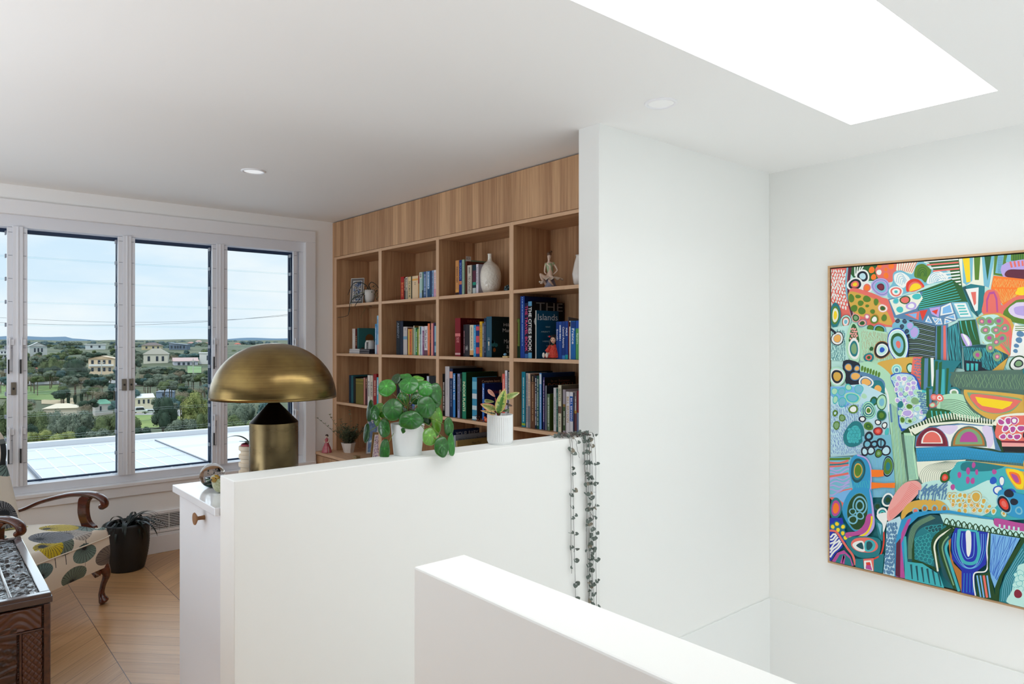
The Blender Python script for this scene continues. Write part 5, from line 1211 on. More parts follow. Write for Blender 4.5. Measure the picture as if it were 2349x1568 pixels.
# doll in red dress
a0 = onX(1262, 800, 2.645 + .05); d = dep(a0); K_ = d / FPX; bx, by = onX(1262, 820, 2.70)[0] - .03, onX(1262, 820, 2.70)[1] - .005
d = dep((bx, by)); K_ = d / FPX; cpx = 1174.5 + FPX * (bx * RT[0] + by * RT[1]) / d; ybs = Y0 - (ZS[1] - CZ) * FPX / d
def F(px, py, dz=0): return Vector((bx, by, 0)) + rtv * (px - cpx) * K_ + fwv * dz + Vector((0, 0, ZS[1] + (ybs - py) * K_))
dl = empty('doll', (bx, by, ZS[1]), 'black-haired doll in a red floral dress sitting on the middle shelf of the fourth bay', 'doll')
DSK = mat((226, 178, 150), .45, name='doll_skin'); DRED = mat((196, 26, 24), .7, name='red_floral_cloth', var=(216, 84, 60), sc=(130, 130, 130)); DBK = mat((18, 16, 20), .5, name='doll_hair'); DWH = mat((226, 218, 208), .5, name='doll_shoe')
o = skin('body', [V4(1268, 808, 6), V4(1269, 798, 6), V4(1270, 789, 3), V4(1270, 784, 2.6), V4(1262, 792, 2.4, -.01), V4(1283, 796, 2.4, -.004), V4(1291, 795, 2.2, -.006), V4(1294, 793, 1.6, -.006), V4(1255, 812, 3, -.02), V4(1249, 814, 2.6, -.03)],
     [(0, 1), (1, 2), (2, 3), (1, 4), (1, 5), (5, 6), (6, 7), (0, 8), (8, 9)], DSK, dl)
b = MB(); c = F(1270, 779); b.ball(c, (7.2 * K_, 7.2 * K_, 7.8 * K_), 20, 14); put('head', DSK, dl, b, smooth=True)
b = MB(); c = F(1274, 777, .006); b.ball(c, (9.2 * K_, 8.6 * K_, 10.4 * K_), 20, 14); b.ball(F(1262, 785, .003), (2.5 * K_, 2.5 * K_, 8 * K_), 10, 8); b.ball(F(1282, 788, .002), (4 * K_, 4 * K_, 11 * K_), 10, 8); b.ball(F(1269, 770.6, -.001), (7.5 * K_, 6 * K_, 3.0 * K_), 12, 8); put('hair', DBK, dl, b, smooth=True)
b = MB(); b.ball(F(1264.6, 778, -.0155), (1.2 * K_, .8 * K_, .8 * K_), 8, 6); b.ball(F(1269.8, 778.5, -.0175), (1.2 * K_, .8 * K_, .8 * K_), 8, 6); put('eyes', DBK, dl, b)
b = MB(); b.ball(F(1267.2, 783, -.0165), (1.4 * K_, .8 * K_, .7 * K_), 8, 6); put('mouth', mat((190, 20, 30), .4), dl, b)
rings = [(1270, 820, 19, 12), (1270, 813, 19, 12), (1270, 804, 14, 10), (1270, 796, 9.5, 8), (1270, 789, 5, 5)]; vs = []; n = 32
for px, py, r, r2 in rings:
    for i in range(n): t = 2 * pi * i / n; w_ = 1 + .05 * sin(t * 7) * (py > 800); q = F(px, py) + rtv * cos(t) * r * K_ * w_ + fwv * sin(t) * r2 * K_ * w_; q.z = max(q.z, ZS[1] + .001); vs.append(q)
b = MB(); b._a(vs, [(k * n + i, k * n + (i + 1) % n, (k + 1) * n + (i + 1) % n, (k + 1) * n + i) for k in range(4) for i in range(n)] + [tuple(range(n)), tuple(range(4 * n, 5 * n))]); put('dress', DRED, dl, b, smooth=True)
for (p_, q_, r0) in (((1277, 795), (1290, 795), 4.2), ((1263, 793), (1254, 806), 4.2)):
    b = MB(); b.tube([F(p_[0], p_[1], -.004), F((p_[0] + q_[0]) / 2, (p_[1] + q_[1]) / 2, -.01), F(q_[0], q_[1], -.014)], [r0 * K_, r0 * K_, r0 * K_ * 1.15], 12); put('sleeve', DRED, dl, b, smooth=True)
b = MB(); b.ball(F(1268, 789.5, -.012), (4.5 * K_, 2 * K_, 2.2 * K_), 10, 6); put('collar', mat((26, 84, 50), .6), dl, b, smooth=True)
for px in (1246.5, 1254): b = MB(); b.ball(F(px, 814, -.03), (3.4 * K_, 3.4 * K_, 6.2 * K_), 12, 8); put('shoe', DWH, dl, b, smooth=True)
b = MB(); b.ball(F(1260.5, 771.5, -.008), 2.2 * K_, 8, 6); put('flower', mat((210, 40, 50), .5), dl, b)
# grey curved object behind the magazine
a0 = onX(1292, 800, 2.76); y_ = fy(1274, 2.70)
# small pottery things in row two, third bay right
a0 = onX(1159, 815, 2.675); o = MB(); o.box(2.672, 2.70, a0[1] - .024, a0[1] + .024, ZS[1] + .0005, ZS[1] + .011)
o = tag(o.build('trinket_box', mat((206, 176, 118), .6), bevel=.002, loc=(2.68, a0[1], ZS[1])), 'tiny cream box in front of the thick teal-spined book', 'box')
b = MB(); b.ball((2.686, a0[1] + .014, ZS[1] + .0195), (.011, .011, .0085), 12, 8); tag(b.build('pebble', mat((110, 160, 190), .4), smooth=True, loc=(2.686, a0[1] + .014, ZS[1] + .011)), 'pale blue pebble on the tiny cream box', 'pebble')
# first bay: leaning framed photo and trailing plant
def frame_pic(px0, px1, py0, py1, X, z0, desc, fc, mat_c, pic, lean, yaw, fw__, inner=.25, name='photo_frame', pics=None):
    a = onX((px0 + px1) / 2, (py0 + py1) / 2, X); d = dep(a); k = d / FPX; wd_ = (px1 - px0) * k; ht = CZ + (Y0 - py0) * k - z0
    r = empty(name, (0, 0, 0), desc, 'picture frame'); w2 = wd_ / 2
    b = MB(); t = fw__
    for (x0, x1, za, zb) in ((-w2, w2, ht - t, ht), (-w2, w2, 0, t), (-w2, -w2 + t, 0, ht), (w2 - t, w2, 0, ht)): b.box(x0, x1, -.008, 0, za, zb)
    b.build('frame', fc, r, bevel=.0012)
    b = MB(); b.box(-w2 + t * .5, w2 - t * .5, -.004, -.001, t * .5, ht - t * .5); b.build('mount', mat_c, r)
    iw = wd_ * inner
    b = MB(); b.box(-w2 + iw - .004, w2 - iw + .004, -.0048, -.004, iw - .004, ht - iw + .004); b.build('inner_edge', mat((226, 222, 214), .6), r)
    b = MB(); b.box(-w2 + iw, w2 - iw, -.0054, -.0048, iw, ht - iw); b.build('photograph', pic, r)
    b = MB(); b.prism([(-.006, 0, ht * .55), (.006, 0, ht * .55), (.010, ht * .38, .008 + ht * .38 * abs(math.tan(lean))), (-.010, ht * .38, .008 + ht * .38 * abs(math.tan(lean)))], (0, .002, 0)); b.build('stand', mat((30, 26, 24), .7), r)
    r.rotation_euler = (lean, 0, yaw); r.location = (a[0], a[1], z0 + .0025); return r
def photo_mat(name, cols, sc=30):
    m = bpy.data.materials.new(name); m.use_nodes = True; nt = m.node_tree; b = nt.nodes['Principled BSDF']; t = nt.nodes.new('ShaderNodeTexCoord')
    n = nt.nodes.new('ShaderNodeTexNoise'); n.inputs['Scale'].default_value = sc; n.inputs['Detail'].default_value = 2; nt.links.new(t.outputs['Object'], n.inputs['Vector'])
    r = nt.nodes.new('ShaderNodeValToRGB'); r.color_ramp.interpolation = 'CONSTANT'; E_ = r.color_ramp.elements
    E_[0].color = rgb(cols[0]); E_[0].position = 0; E_[1].color = rgb(cols[-1]); E_[1].position = .62
    for i, c in enumerate(cols[1:-1]): e = E_.new(.38 + .24 * i / max(1, len(cols) - 2)); e.color = rgb(c)
    nt.links.new(n.outputs['Fac'], r.inputs['Fac']); nt.links.new(r.outputs[0], b.inputs['Base Color']); b.inputs['Roughness'].default_value = .2; return m
WF = mat((222, 218, 210), .4, name='pale_frame')
frame_pic(800.5, 836, 638, 697, 2.72, ZS[0], 'silver-edged framed photograph with grey mount on the shelf nearest the window', WF, mat((96, 92, 92), .6), photo_mat('photo_blue', [(40, 50, 70), (70, 96, 140), (150, 150, 150), (60, 60, 60), (190, 180, 170)], 45), radians(-6), radians(-62), .004, .2)
a0 = onX(848.5, 680, 2.745); b = MB(); b.lathe([(.024, 0), (.030, .004), (.041, .04), (.044, .075), (.043, .105), (.040, .105), (.039, .09), (.001, .09)], 36, a0[0], a0[1], ZS[0], cap1=False)
tp = empty('trailing_succulent', (a0[0], a0[1], ZS[0]), 'white round pot with ropey dark stems trailing over the top shelf nearest the window', 'potted plant')
put('pot', mat((214, 212, 206), .45, name='white_pot'), tp, b, smooth=True)
d = dep(a0); r = random.Random(3); DG_ = mat((26, 36, 26), .5, name='dark_stem'); LG_ = mat((84, 100, 56), .5, name='pale_stem')
def A_(px, py, dd=0): return atd(px, py, d + dd)
for path, mm, rad in (([(846, 664), (838, 653), (825, 647), (811, 650), (803, 663), (798, 676)], DG_, .0035), ([(846, 666), (830, 675), (812, 683), (803, 697), (800, 716), (796, 724), (775, 728)], DG_, .003), ([(850, 664), (846, 655), (852, 647), (862, 652), (868, 660)], DG_, .0035),
        ([(844, 668), (836, 678), (838, 692), (845, 700), (853, 702)], DG_, .0035), ([(852, 664), (860, 676), (866, 683), (870, 676), (880, 665)], LG_, .002), ([(840, 668), (826, 684), (815, 700), (816, 704)], DG_, .003), ([(842, 670), (824, 672), (808, 686), (806, 700), (801, 712)], LG_, .002), ([(838, 700), (836, 712), (829, 722), (828, 732)], LG_, .0012), ([(838, 680), (842, 690), (850, 726), (846, 745)], LG_, .0008)):
    C = catmull([A_(p[0], p[1], -.02 - .004 * i) for i, p in enumerate(path)], 6)
    b = MB(); b.tube(C, [rad * (1 - .5 * i / len(C)) * (1 + .25 * (i % 2)) for i in range(len(C))], 7); put('stem', mm, tp, b, smooth=True)
b = MB()
for k in range(60):
    q = A_(r.uniform(834, 866), r.uniform(655, 668) + r.random() ** 3 * 20, r.uniform(-.04, .02)); b.ball(q, r.uniform(.002, .005), 6, 5)
put('leaves', mat((38, 56, 34), .5), tp, b)
# first bay middle shelf: two flat stacks and a bowl cup
for i, (p0, p1, cA, cB, nm) in enumerate(((800.8, 824, (214, 210, 208), (150, 146, 148), 'white'), (824.4, 847, (46, 40, 46), (120, 112, 116), 'dark'))):
    X_ = 2.695; ya, yb = fy(p0, X_), fy(p1, X_)
    for k in range(2):
        b = MB(); z0 = ZS[1] + .0005 + k * .019; b.box(X_ + .002 * k, X_ + .11, yb + .001, ya - .001, z0, z0 + .018)
        o = b.build('book', mat(cA, .5), loc=(X_, yb, z0), bevel=.001); tag(o, '%s small flat book lying %s in the %s pair near the window' % (nm, ('at the bottom', 'on top')[k], nm), 'book', 'small flat books lying on the middle shelf')
        b = MB(); b.box(X_ + .002 * k - .0005, X_ + .002 * k, yb + .003, ya - .003, z0 + .006, z0 + .010); b.build('stripe', mat(cB, .6), o)
a0 = onX(849, 800, 2.76); cu_ = empty('cup', (a0[0], a0[1], ZS[1]), 'round white cup with black leaf drawing near the window end of the middle shelf', 'cup')
b = MB(); b.lathe([(.030, .0), (.038, .004), (.040, .020)], 40, a0[0], a0[1], ZS[1], cap1=False); put('cup_base', mat((150, 96, 74), .8, name='terracotta'), cu_, b, smooth=True)
b = MB(); b.lathe([(.040, .020), (.042, .05), (.040, .085), (.031, .104), (.027, .107), (.024, .104), (.03, .08), (.001, .05)], 40, a0[0], a0[1], ZS[1], cap0=False, cap1=False); put('cup_body', mat((222, 220, 216), .4, name='white_glaze'), cu_, b, smooth=True)
b = MB(); dcam = (Vector((0, 0, 0)) - Vector((a0[0], a0[1], 0))).normalized(); thc = atan2(dcam[1], dcam[0]) - .55
for k in range(6):
    for s_ in (-1, 1):
        z_ = ZS[1] + .032 + k * .010; b.tube([Vector((a0[0] + .0422 * cos(thc + s_ * t), a0[1] + .0422 * sin(thc + s_ * t), z_ + .05 * t)) for t in (0, .08, .16, .24)], [.0006, .0022, .0024, .0004], 8)
b.tube([(a0[0] + .0425 * cos(thc), a0[1] + .0425 * sin(thc), ZS[1] + z_) for z_ in (.026, .06, .092)], .0007, 6); put('leaf_drawing', mat((24, 24, 26), .5), cu_, b)
# bench top: herb in faceted pot, trinket, photo frames
a0 = onZ(800, 1038, SZ[3]); a0 = onX(800, 1030, 2.70); hb_ = empty('herb_pot', (a0[0], a0[1], SZ[3]), 'grey-green bushy herb in a small white faceted pot on the oak bench', 'potted plant')
b = MB(); b.M = Matrix.Translation((a0[0], a0[1], SZ[3])) @ Matrix.Rotation(radians(20), 4, 'Z')
b.lathe([(.040, 0), (.060, .078), (.063, .080), (.056, .080), (.050, .06), (.001, .06)], 6, cap1=False, wob=lambda a, z: 1 + (.05 * cos(3 * a) if z > .05 else 0)); put('pot', mat((226, 220, 214), .45, name='white_pot'), hb_, b)
rd = random.Random(6); HG1 = mat((100, 118, 92), .65, name='herb_leaf'); HG2 = mat((132, 140, 104), .65, name='herb_leaf_pale')
for k in range(74):
    an = rd.uniform(0, 6.28); rr_ = .035 * rd.random(); L = rd.uniform(.10, .20) if k > 3 else rd.uniform(.26, .36); ln = rd.uniform(.05, .75); P = []
    p = Vector((a0[0] + rr_ * cos(an), a0[1] + rr_ * sin(an), SZ[3] + .06)); dr_ = Vector((cos(an) * ln, sin(an) * ln, 1)).normalized()
    if k <= 3: dr_ = (dr_ + Vector((-.12, .18, 0))).normalized()
    n = 9
    for i in range(n + 1): P.append(p + dr_ * L * i / n + Vector((0, 0, -.03 * (i / n) ** 2)) + Vector((rd.uniform(-1, 1), rd.uniform(-1, 1), 0)) * .002)
    b = MB(); b.tube(P, .0011, 4); b.mi = 1
    for i in range(2, n + 1):
        for s_ in range(4):
            t = rd.uniform(0, 6.28); dv = Vector((cos(t), sin(t), rd.uniform(.1, .7))).normalized(); sd = dv.cross(Vector((0, 0, 1))).normalized(); l_ = rd.uniform(.016, .028)
            b._a([P[i] - sd * .0022, P[i] + dv * l_ * .5 - sd * .0048, P[i] + dv * l_, P[i] + dv * l_ * .5 + sd * .0048, P[i] + sd * .0022], [(0, 1, 2, 3, 4)])
    put('stem', [mat((110, 104, 80), .7), HG1 if k % 3 else HG2], hb_, b)
a0 = onX(818, 1042, 2.60); b = MB(); b.box(a0[0] - .02, a0[0] + .02, a0[1] - .03, a0[1] + .03, SZ[3], SZ[3] + .010); b.box(a0[0] - .015, a0[0] + .015, a0[1] - .026, a0[1] + .026, SZ[3] + .010, SZ[3] + .018); b.box(a0[0] - .02, a0[0] + .02, a0[1] - .03, a0[1] + .03, SZ[3] + .018, SZ[3] + .022)
tag(b.build('trinket_box', mat((176, 152, 110), .35, metal=.5, name='gilt'), bevel=.002, loc=(a0[0], a0[1], SZ[3])), 'small gilt trinket box on the bench in front of the herb pot', 'box')
frame_pic(840, 866, 962, 1020, 2.80, SZ[3], 'pale blue seaside photograph propped behind the gilt frame', mat((206, 206, 210), .4), mat((206, 206, 210), .5), photo_mat('photo_sea', [(190, 210, 226), (90, 130, 170), (60, 96, 150), (214, 216, 220)], 14), radians(-14), radians(-40), .003, .12)
frame_pic(848, 874, 992, 1047, 2.66, SZ[3], 'ornate gilt framed family photograph leaning on the bench', mat((126, 96, 52), .35, metal=.7, name='gilt_frame', bump=1, bd=.004, sc=(150, 150, 150)), mat((126, 96, 52), .5), photo_mat('photo_people', [(90, 60, 60), (206, 170, 170), (150, 120, 150), (220, 200, 196), (100, 80, 100)], 50), radians(-16), radians(-52), .010, .26)
# china lady on the bench end
a0 = onY(749.5, 1028, YN - .12); K_ = dep(a0) / FPX; bx, by = a0[0], a0[1]; z0 = SZ[3]
cl_ = empty('lady_figurine', (bx, by, z0), 'small china lady in a pink crinoline dress at the window end of the bench', 'figurine'); 
b = MB(); b.lathe([(11.5 * K_, 0), (11 * K_, 1.5 * K_), (9 * K_, 10 * K_), (5.5 * K_, 19 * K_), (3.2 * K_, 24 * K_), (3.4 * K_, 28 * K_), (4 * K_, 31 * K_), (1.6 * K_, 33 * K_)], 32, bx, by, z0, wob=lambda a, z: 1 + .06 * sin(a * 9) * (z < .06)); put('dress', mat((176, 66, 84), .3, coat=.5, name='pink_glaze', var=(196, 96, 106), sc=(40, 40, 40)), cl_, b, smooth=True)
vv = -Vector((FW[0], FW[1], 0)); b = MB(); q = Vector((bx, by, 0)) + vv * .002
b.lathe([(10.8 * K_, .4 * K_), (8.6 * K_, 10 * K_), (5.2 * K_, 18 * K_)], 12, q[0], q[1], z0, sxy=(.8, 1), cap1=False); put('apron', mat((216, 200, 190), .35, coat=.4), cl_, b, smooth=True)
b = MB(); b.ball((bx, by, z0 + 36.5 * K_), 3.2 * K_, 14, 10); put('head', PORC, cl_, b, smooth=True)
b = MB(); b.ball((bx + .002, by + .002, z0 + 38 * K_), 3.6 * K_, 14, 10); put('hair', mat((50, 34, 28), .4), cl_, b, smooth=True)
for s_ in (-1, 1): b = MB(); b.tube([Vector((bx, by, z0 + 30 * K_)) + rtv * s_ * 4 * K_, Vector((bx, by, z0 + 25 * K_)) + rtv * s_ * 5.5 * K_ + vv * 1 * K_, Vector((bx, by, z0 + 23 * K_)) + rtv * s_ * 1.5 * K_ + vv * 5 * K_], [1.8 * K_, 1.6 * K_, 1.1 * K_], 8); put('arm', PORC, cl_, b, smooth=True)
# dried flowers by the books, third bay lower shelf
a0 = onX(1100, 960, 2.685); b = MB(); rd = random.Random(9)
for k in range(60):
    q = Vector((2.688 + rd.uniform(-.01, .02), a0[1] + rd.uniform(-.05, .045), SZ[2] + .0035 + rd.random() ** 2 * .03)); b.ball(q, rd.uniform(.0015, .004), 6, 5)
tag(b.build('dried_flowers', mat((104, 66, 44), .8, name='dried_petals', var=(140, 70, 40), sc=(200, 200, 200)), loc=(2.69, a0[1], SZ[2])), 'small heap of brown dried flowers on the lower shelf of the third bay', 'dried flowers')
b = MB(); a0 = onX(1114, 955, 2.68); b.ball((2.688, a0[1], SZ[2] + .0145), (.014, .016, .014), 14, 10); b.ball((2.684, a0[1] + .012, SZ[2] + .028), .008, 10, 8)
tag(b.build('ornament', mat((206, 52, 26), .35, name='red_glaze', var=(226, 110, 50), sc=(90, 90, 90), coat=.5), smooth=True, loc=(2.688, a0[1], SZ[2])), 'small red and orange ornament behind the fluted pot', 'ornament')
# grey flat object and leaflets on the guide books
y_ = fy(1276, 2.70); b = MB(); b.box(2.705, 2.80, fy(1302, 2.70), fy(1284, 2.70), ZS[1] + .178, ZS[1] + .183)
y1_ = fy(1274.5, 2.70); b = MB(); b.prism([(2.80, y1_, ZS[1] + .001), (2.90, y1_, ZS[1] + .001), (2.925, y1_, ZS[1] + .17), (2.90, y1_, ZS[1] + .225), (2.80, y1_, ZS[1] + .235)], (0, .0025, 0))
tag(b.build('leaflet', mat((126, 124, 124), .6, name='grey_card'), loc=(2.85, y1_, ZS[1])), 'grey curled leaflet sticking up behind the blue travel guides', 'leaflet')
b = MB(); b.box(2.72, 2.95, fy(960, 2.70), fy(932, 2.70), SZ[2] + .1562, SZ[2] + .162)
# ================================================================== the abstract painting on the right wall
CO = dict(co=(232, 110, 98), rd=(224, 56, 34), og=(250, 122, 24), oc=(216, 170, 70), ye=(250, 214, 14), pe=(240, 178, 90), gr=(84, 128, 28), dg=(28, 92, 38), te=(18, 120, 130), aq=(66, 190, 190), sk=(118, 186, 208), lb=(190, 224, 234),
    sl=(84, 130, 170), nv=(8, 22, 44), wh=(238, 240, 236), cr=(236, 238, 218), la=(184, 164, 224), pk=(240, 164, 158), mg=(184, 74, 150), pu=(92, 16, 50), br=(182, 116, 44), mi=(176, 222, 188), sg=(126, 166, 118), bl=(22, 84, 190), db=(16, 40, 170),
    gg=(78, 110, 96), bk=(10, 14, 18), lc=(150, 210, 150), cb=(40, 150, 200), ll=(222, 208, 236), tq=(60, 176, 184), mr=(130, 26, 50), dt=(10, 78, 88), bw=(120, 180, 230), lg=(190, 232, 224), fo=(14, 66, 20))
XP = XE - .034
pa0 = onX(1899, 1289.7, XP); pa1 = onX(1898, 609.8, XP)
PY1 = (pa0[1] + pa1[1]) / 2; PZ0, PZ1 = pa0[2], pa1[2]; PY0 = onX(2437, 1000, XP)[1]
ptg = empty('abstract_painting', (XP, (PY0 + PY1) / 2, PZ0), 'large colourful abstract painting in a thin oak frame on the right wall', 'painting')
OAKF = wood_mat('frame_oak', 'Y', (222, 188, 146), (196, 158, 116), .4, staves=False, across='Z')
FWd = .011
for (y0, y1, z0, z1) in ((PY0, PY1, PZ1 - FWd, PZ1), (PY0, PY1, PZ0, PZ0 + FWd), (PY0, PY0 + FWd, PZ0 + FWd, PZ1 - FWd), (PY1 - FWd, PY1, PZ0 + FWd, PZ1 - FWd)):
    b = MB(); b.box(XP, XE - .002, y0, y1, z0, z1); b.build('frame_rail', OAKF, ptg, bevel=.0015)
b = MB(); b.box(XE - .012, XE - .004, PY0 + .004, PY1 - .004, PZ0 + .004, PZ1 - .004); b.build('backing', mat((14, 14, 16), .8), ptg)
GAPP = .006; XC = XP + .006                               # canvas face, floating inside the frame
CYa, CYb = PY1 - FWd - GAPP, PY0 + FWd + GAPP; CZa, CZb = PZ0 + FWd + GAPP, PZ1 - FWd - GAPP
b = MB(); b.box(XC, XE - .010, CYb, CYa, CZa, CZb); b.build('canvas_edge', mat((26, 26, 30), .8), ptg)
pb = MB(); LAYER = [0]
ORG = {'A': 560, 'B': 840, 'C': 1120}
def pw_(s, x, y):
    p = onX(1880 + x / 5.0085, ORG[s] + y / 5.0085, XC); return (min(CYa, max(CYb, p[1])), min(CZb, max(CZa, p[2])))
def addp(pts, c):
    LAYER[0] += 1; x = XC - .0003 - LAYER[0] * 9e-6; cc = rgb(CO[c])
    st = len(pb.f); pb._a([(x, y, z) for y, z in pts], [tuple(range(len(pts)))]); pb.c[st:] = [cc]
def num(s): return [tuple(float(v) for v in q.split(',')) for q in s.split()]
def P_(s, c, pts, smooth=True):
    q = num(pts) if isinstance(pts, str) else pts
    if smooth and len(q) > 2: q = [(v[0], v[1]) for v in catmull([(a, d, 0) for a, d in q], 4, closed=True)]
    addp([pw_(s, a, d) for a, d in q], c)
def O_(s, x, y, rx, ry, cols, rot=0, wob=.06, n=26):
    """nested blobs: cols 'colour:scale,...'"""
    R_ = random.Random(int(x * 3 + y)); k = R_.uniform(0, 6)
    for q in cols.split(','):
        c, f = (q.split(':') + ['1'])[:2]; f = float(f); d = max(0, 1 - f) * 0
        pts = []
        for i in range(n):
            t = 2 * pi * i / n; w_ = 1 + wob * sin(2 * t + k) + wob * .6 * sin(3 * t + k * 2)
            a, e = rx * f * cos(t) * w_, ry * f * sin(t) * w_; pts.append((x + a * cos(rot) - e * sin(rot), y + a * sin(rot) + e * cos(rot)))
        addp([pw_(s, *p) for p in pts], c)
def L_(s, c, w, pts, smooth=True, taper=0):
    q = num(pts) if isinstance(pts, str) else pts
    if smooth and len(q) > 2: q = [(v[0], v[1]) for v in catmull([(a, d, 0) for a, d in q], 5)]
    L1, L2 = [], []; n = len(q)
    for i, (x, y) in enumerate(q):
        a = q[max(i - 1, 0)]; d = q[min(i + 1, n - 1)]; dx, dy = d[0] - a[0], d[1] - a[1]; l = sqrt(dx * dx + dy * dy) or 1
        ww = w / 2 * (1 - taper * i / (n - 1)); L1.append((x - dy / l * ww, y + dx / l * ww)); L2.append((x + dy / l * ww, y - dx / l * ww))
    LAYER[0] += 1; x_ = XC - .0003 - LAYER[0] * 9e-6; cc = rgb(CO[c])
    V = [pw_(s, *p) for p in L1 + L2]; st = len(pb.f)
    pb._a([(x_, y, z) for y, z in V], [(i, i + 1, n + i + 1, n + i) for i in range(n - 1)]); pb.c[st:] = [cc] * (n - 1)
def bil(Q, u, v):
    (a, b_, c, d) = Q; return ((1 - u) * (1 - v) * a[0] + u * (1 - v) * b_[0] + u * v * c[0] + (1 - u) * v * d[0], (1 - u) * (1 - v) * a[1] + u * (1 - v) * b_[1] + u * v * c[1] + (1 - u) * v * d[1])
def D_(s, c, quad, nu, nv, lw, w, ang=90, jit=.35, seed=1):
    """dashes on a jittered grid in a quad"""
    Q = num(quad); R_ = random.Random(seed)
    for i in range(nu):
        for j in range(nv):
            x, y = bil(Q, (i + .5 + R_.uniform(-jit, jit)) / nu, (j + .5 + R_.uniform(-jit, jit)) / nv); a = radians(ang + R_.uniform(-12, 12)); l = lw * R_.uniform(.7, 1.2) / 2
            L_(s, c, w, [(x - cos(a) * l, y - sin(a) * l), (x + cos(a) * l, y + sin(a) * l)], smooth=False)
def B_(s, quad, nu, nv, rx, ry, cols, jit=.25, seed=1, wob=.12):
    Q = num(quad); R_ = random.Random(seed)
    for i in range(nu):
        for j in range(nv):
            x, y = bil(Q, (i + .5 + (.25 if j % 2 else -.25) + R_.uniform(-jit, jit)) / nu, (j + .5 + R_.uniform(-jit, jit)) / nv); f = R_.uniform(.8, 1.15)
            O_(s, x, y, rx * f, ry * f, cols if isinstance(cols, str) else R_.choice(cols), R_.uniform(-.5, .5), wob, 14)
def S_(s, c, quad, n, w, wav=0, seed=1):
    """n strokes running from the first-second side to the fourth-third side of a quad"""
    Q = num(quad); R_ = random.Random(seed)
    for i in range(n):
        u = (i + .5) / n; k = R_.uniform(0, 6); pts = []
        for j in range(7):
            v = j / 6; x, y = bil(Q, min(1, max(0, u + wav * sin(v * 7 + k) / n)), v); pts.append((x, y))
        L_(s, c, w, pts)
P_('A', 'lg', '100,40 2800,-200 2800,2700 100,3200', False)
P_('C', 'te', '100,-10 2800,-10 2800,2700 100,1400', False)
# --- upper left
P_('A', 'co', '100,262 345,255 318,470 330,640 372,840 250,860 100,720', False); B_('A', '128,290 300,290 330,760 128,700', 6, 11, 10, 20, 'wh', .1, 3)
P_('A', 'dg', '340,258 760,215 700,420 420,420 350,330', False); L_('A', 'sk', 20, '322,262 306,420 312,560 345,700 372,840'); P_('A', 'pu', '332,262 372,258 350,420 345,560 372,720 392,850 372,840 330,700 318,500', False)
S_('A', 'wh', '390,255 520,250 470,320 400,370', 4, 14); P_('A', 'co', '640,290 720,225 890,212 1010,205 860,330 835,430 700,420')
for x, y, r in ((600, 295, 34), (690, 245, 26), (825, 250, 32), (762, 290, 20), (765, 358, 30), (622, 376, 30)): O_('A', x, y, r, r * 1.1, 'og')
O_('A', 684, 322, 28, 32, 'wh'); P_('A', 'cr', '890,212 1170,196 1090,345 880,300', False); S_('A', 'co', '895,212 1165,198 1085,330 900,300', 9, 9)
O_('A', 496, 368, 84, 76, 'wh:1,nv:.76,lb:.46'); O_('A', 408, 460, 92, 78, 'wh:1,nv:.78,co:.5,ye:.28'); O_('A', 545, 500, 66, 66, 'wh:1,co:.68,og:.45')
O_('A', 705, 490, 116, 96, 'la:1,sl:.86,la:.80,sk:.62,pu:.4,mr:.26', .1, .08)
P_('A', 'sk', '840,440 850,330 940,300 1060,345 1120,215 1200,205 1290,290 1420,290 1500,340 1520,400 1230,470 1000,560 800,620 790,520'); P_('A', 'wh', '862,350 950,325 1040,400 990,480 950,500 870,440')
for k in range(4): L_('A', 'sk', 6, [(880 + 22 * k, 440 + 10 * k), (900 + 18 * k, 355 + 24 * k), (950 + 4 * k, 345 + 24 * k), (1000 - 8 * k, 420 + 12 * k)])
P_('A', 'gr', '1090,370 1110,255 1190,225 1260,270 1285,310 1240,400 1215,440 1170,400')
for k in range(3): L_('A', 'dg', 6, [(1130 + 14 * k, 370), (1140 + 12 * k, 290 + 22 * k), (1190, 265 + 24 * k), (1230 - 12 * k, 300 + 20 * k), (1225 - 14 * k, 370)])
P_('A', 'wh', '1240,455 1255,370 1340,310 1430,330 1480,390 1360,430')
for k in range(5): L_('A', 'sk', 6, [(1265 + 20 * k, 440), (1280 + 16 * k, 360 + 18 * k), (1350, 325 + 20 * k), (1410 - 12 * k, 350 + 18 * k), (1450 - 22 * k, 400)])
P_('A', 'rd', '1000,540 1000,450 1060,400 1140,405 1205,480 1160,500 1080,460 1050,530'); P_('A', 'co', '1030,540 1030,470 1080,430 1140,440 1185,490 1100,540'); P_('A', 'ye', '1040,540 1050,480 1090,450 1140,455 1165,500')
O_('A', 880, 545, 86, 62, 'wh:1,co:.8,wh:.55,aq:.25')
P_('A', 'dg', '1190,200 1600,160 1640,490 1620,490 1520,400 1500,300 1310,295 1260,215', False)
for k in range(9): L_('A', 'wh' if k % 2 == 0 or k > 3 else 'co', 17, [(1200 + k * 34 + (k > 3) * 20, 203 + 35 * k), (1595 + k * 4, 172 + 36 * k)], smooth=False)
P_('A', 'cr', '1600,162 1990,130 1990,380 1960,500 1700,470 1640,480', False)
P_('A', 'sk', '1640,158 1765,150 1755,420 1690,470 1650,440', False); P_('A', 'ye', '1645,158 1725,152 1735,430 1690,440', False); P_('A', 'gr', '1775,148 1850,144 1832,410 1785,410', False); P_('A', 'sk', '1865,142 2010,130 1950,500 1890,480', False); P_('A', 'dg', '1895,140 1975,134 1930,420', False)
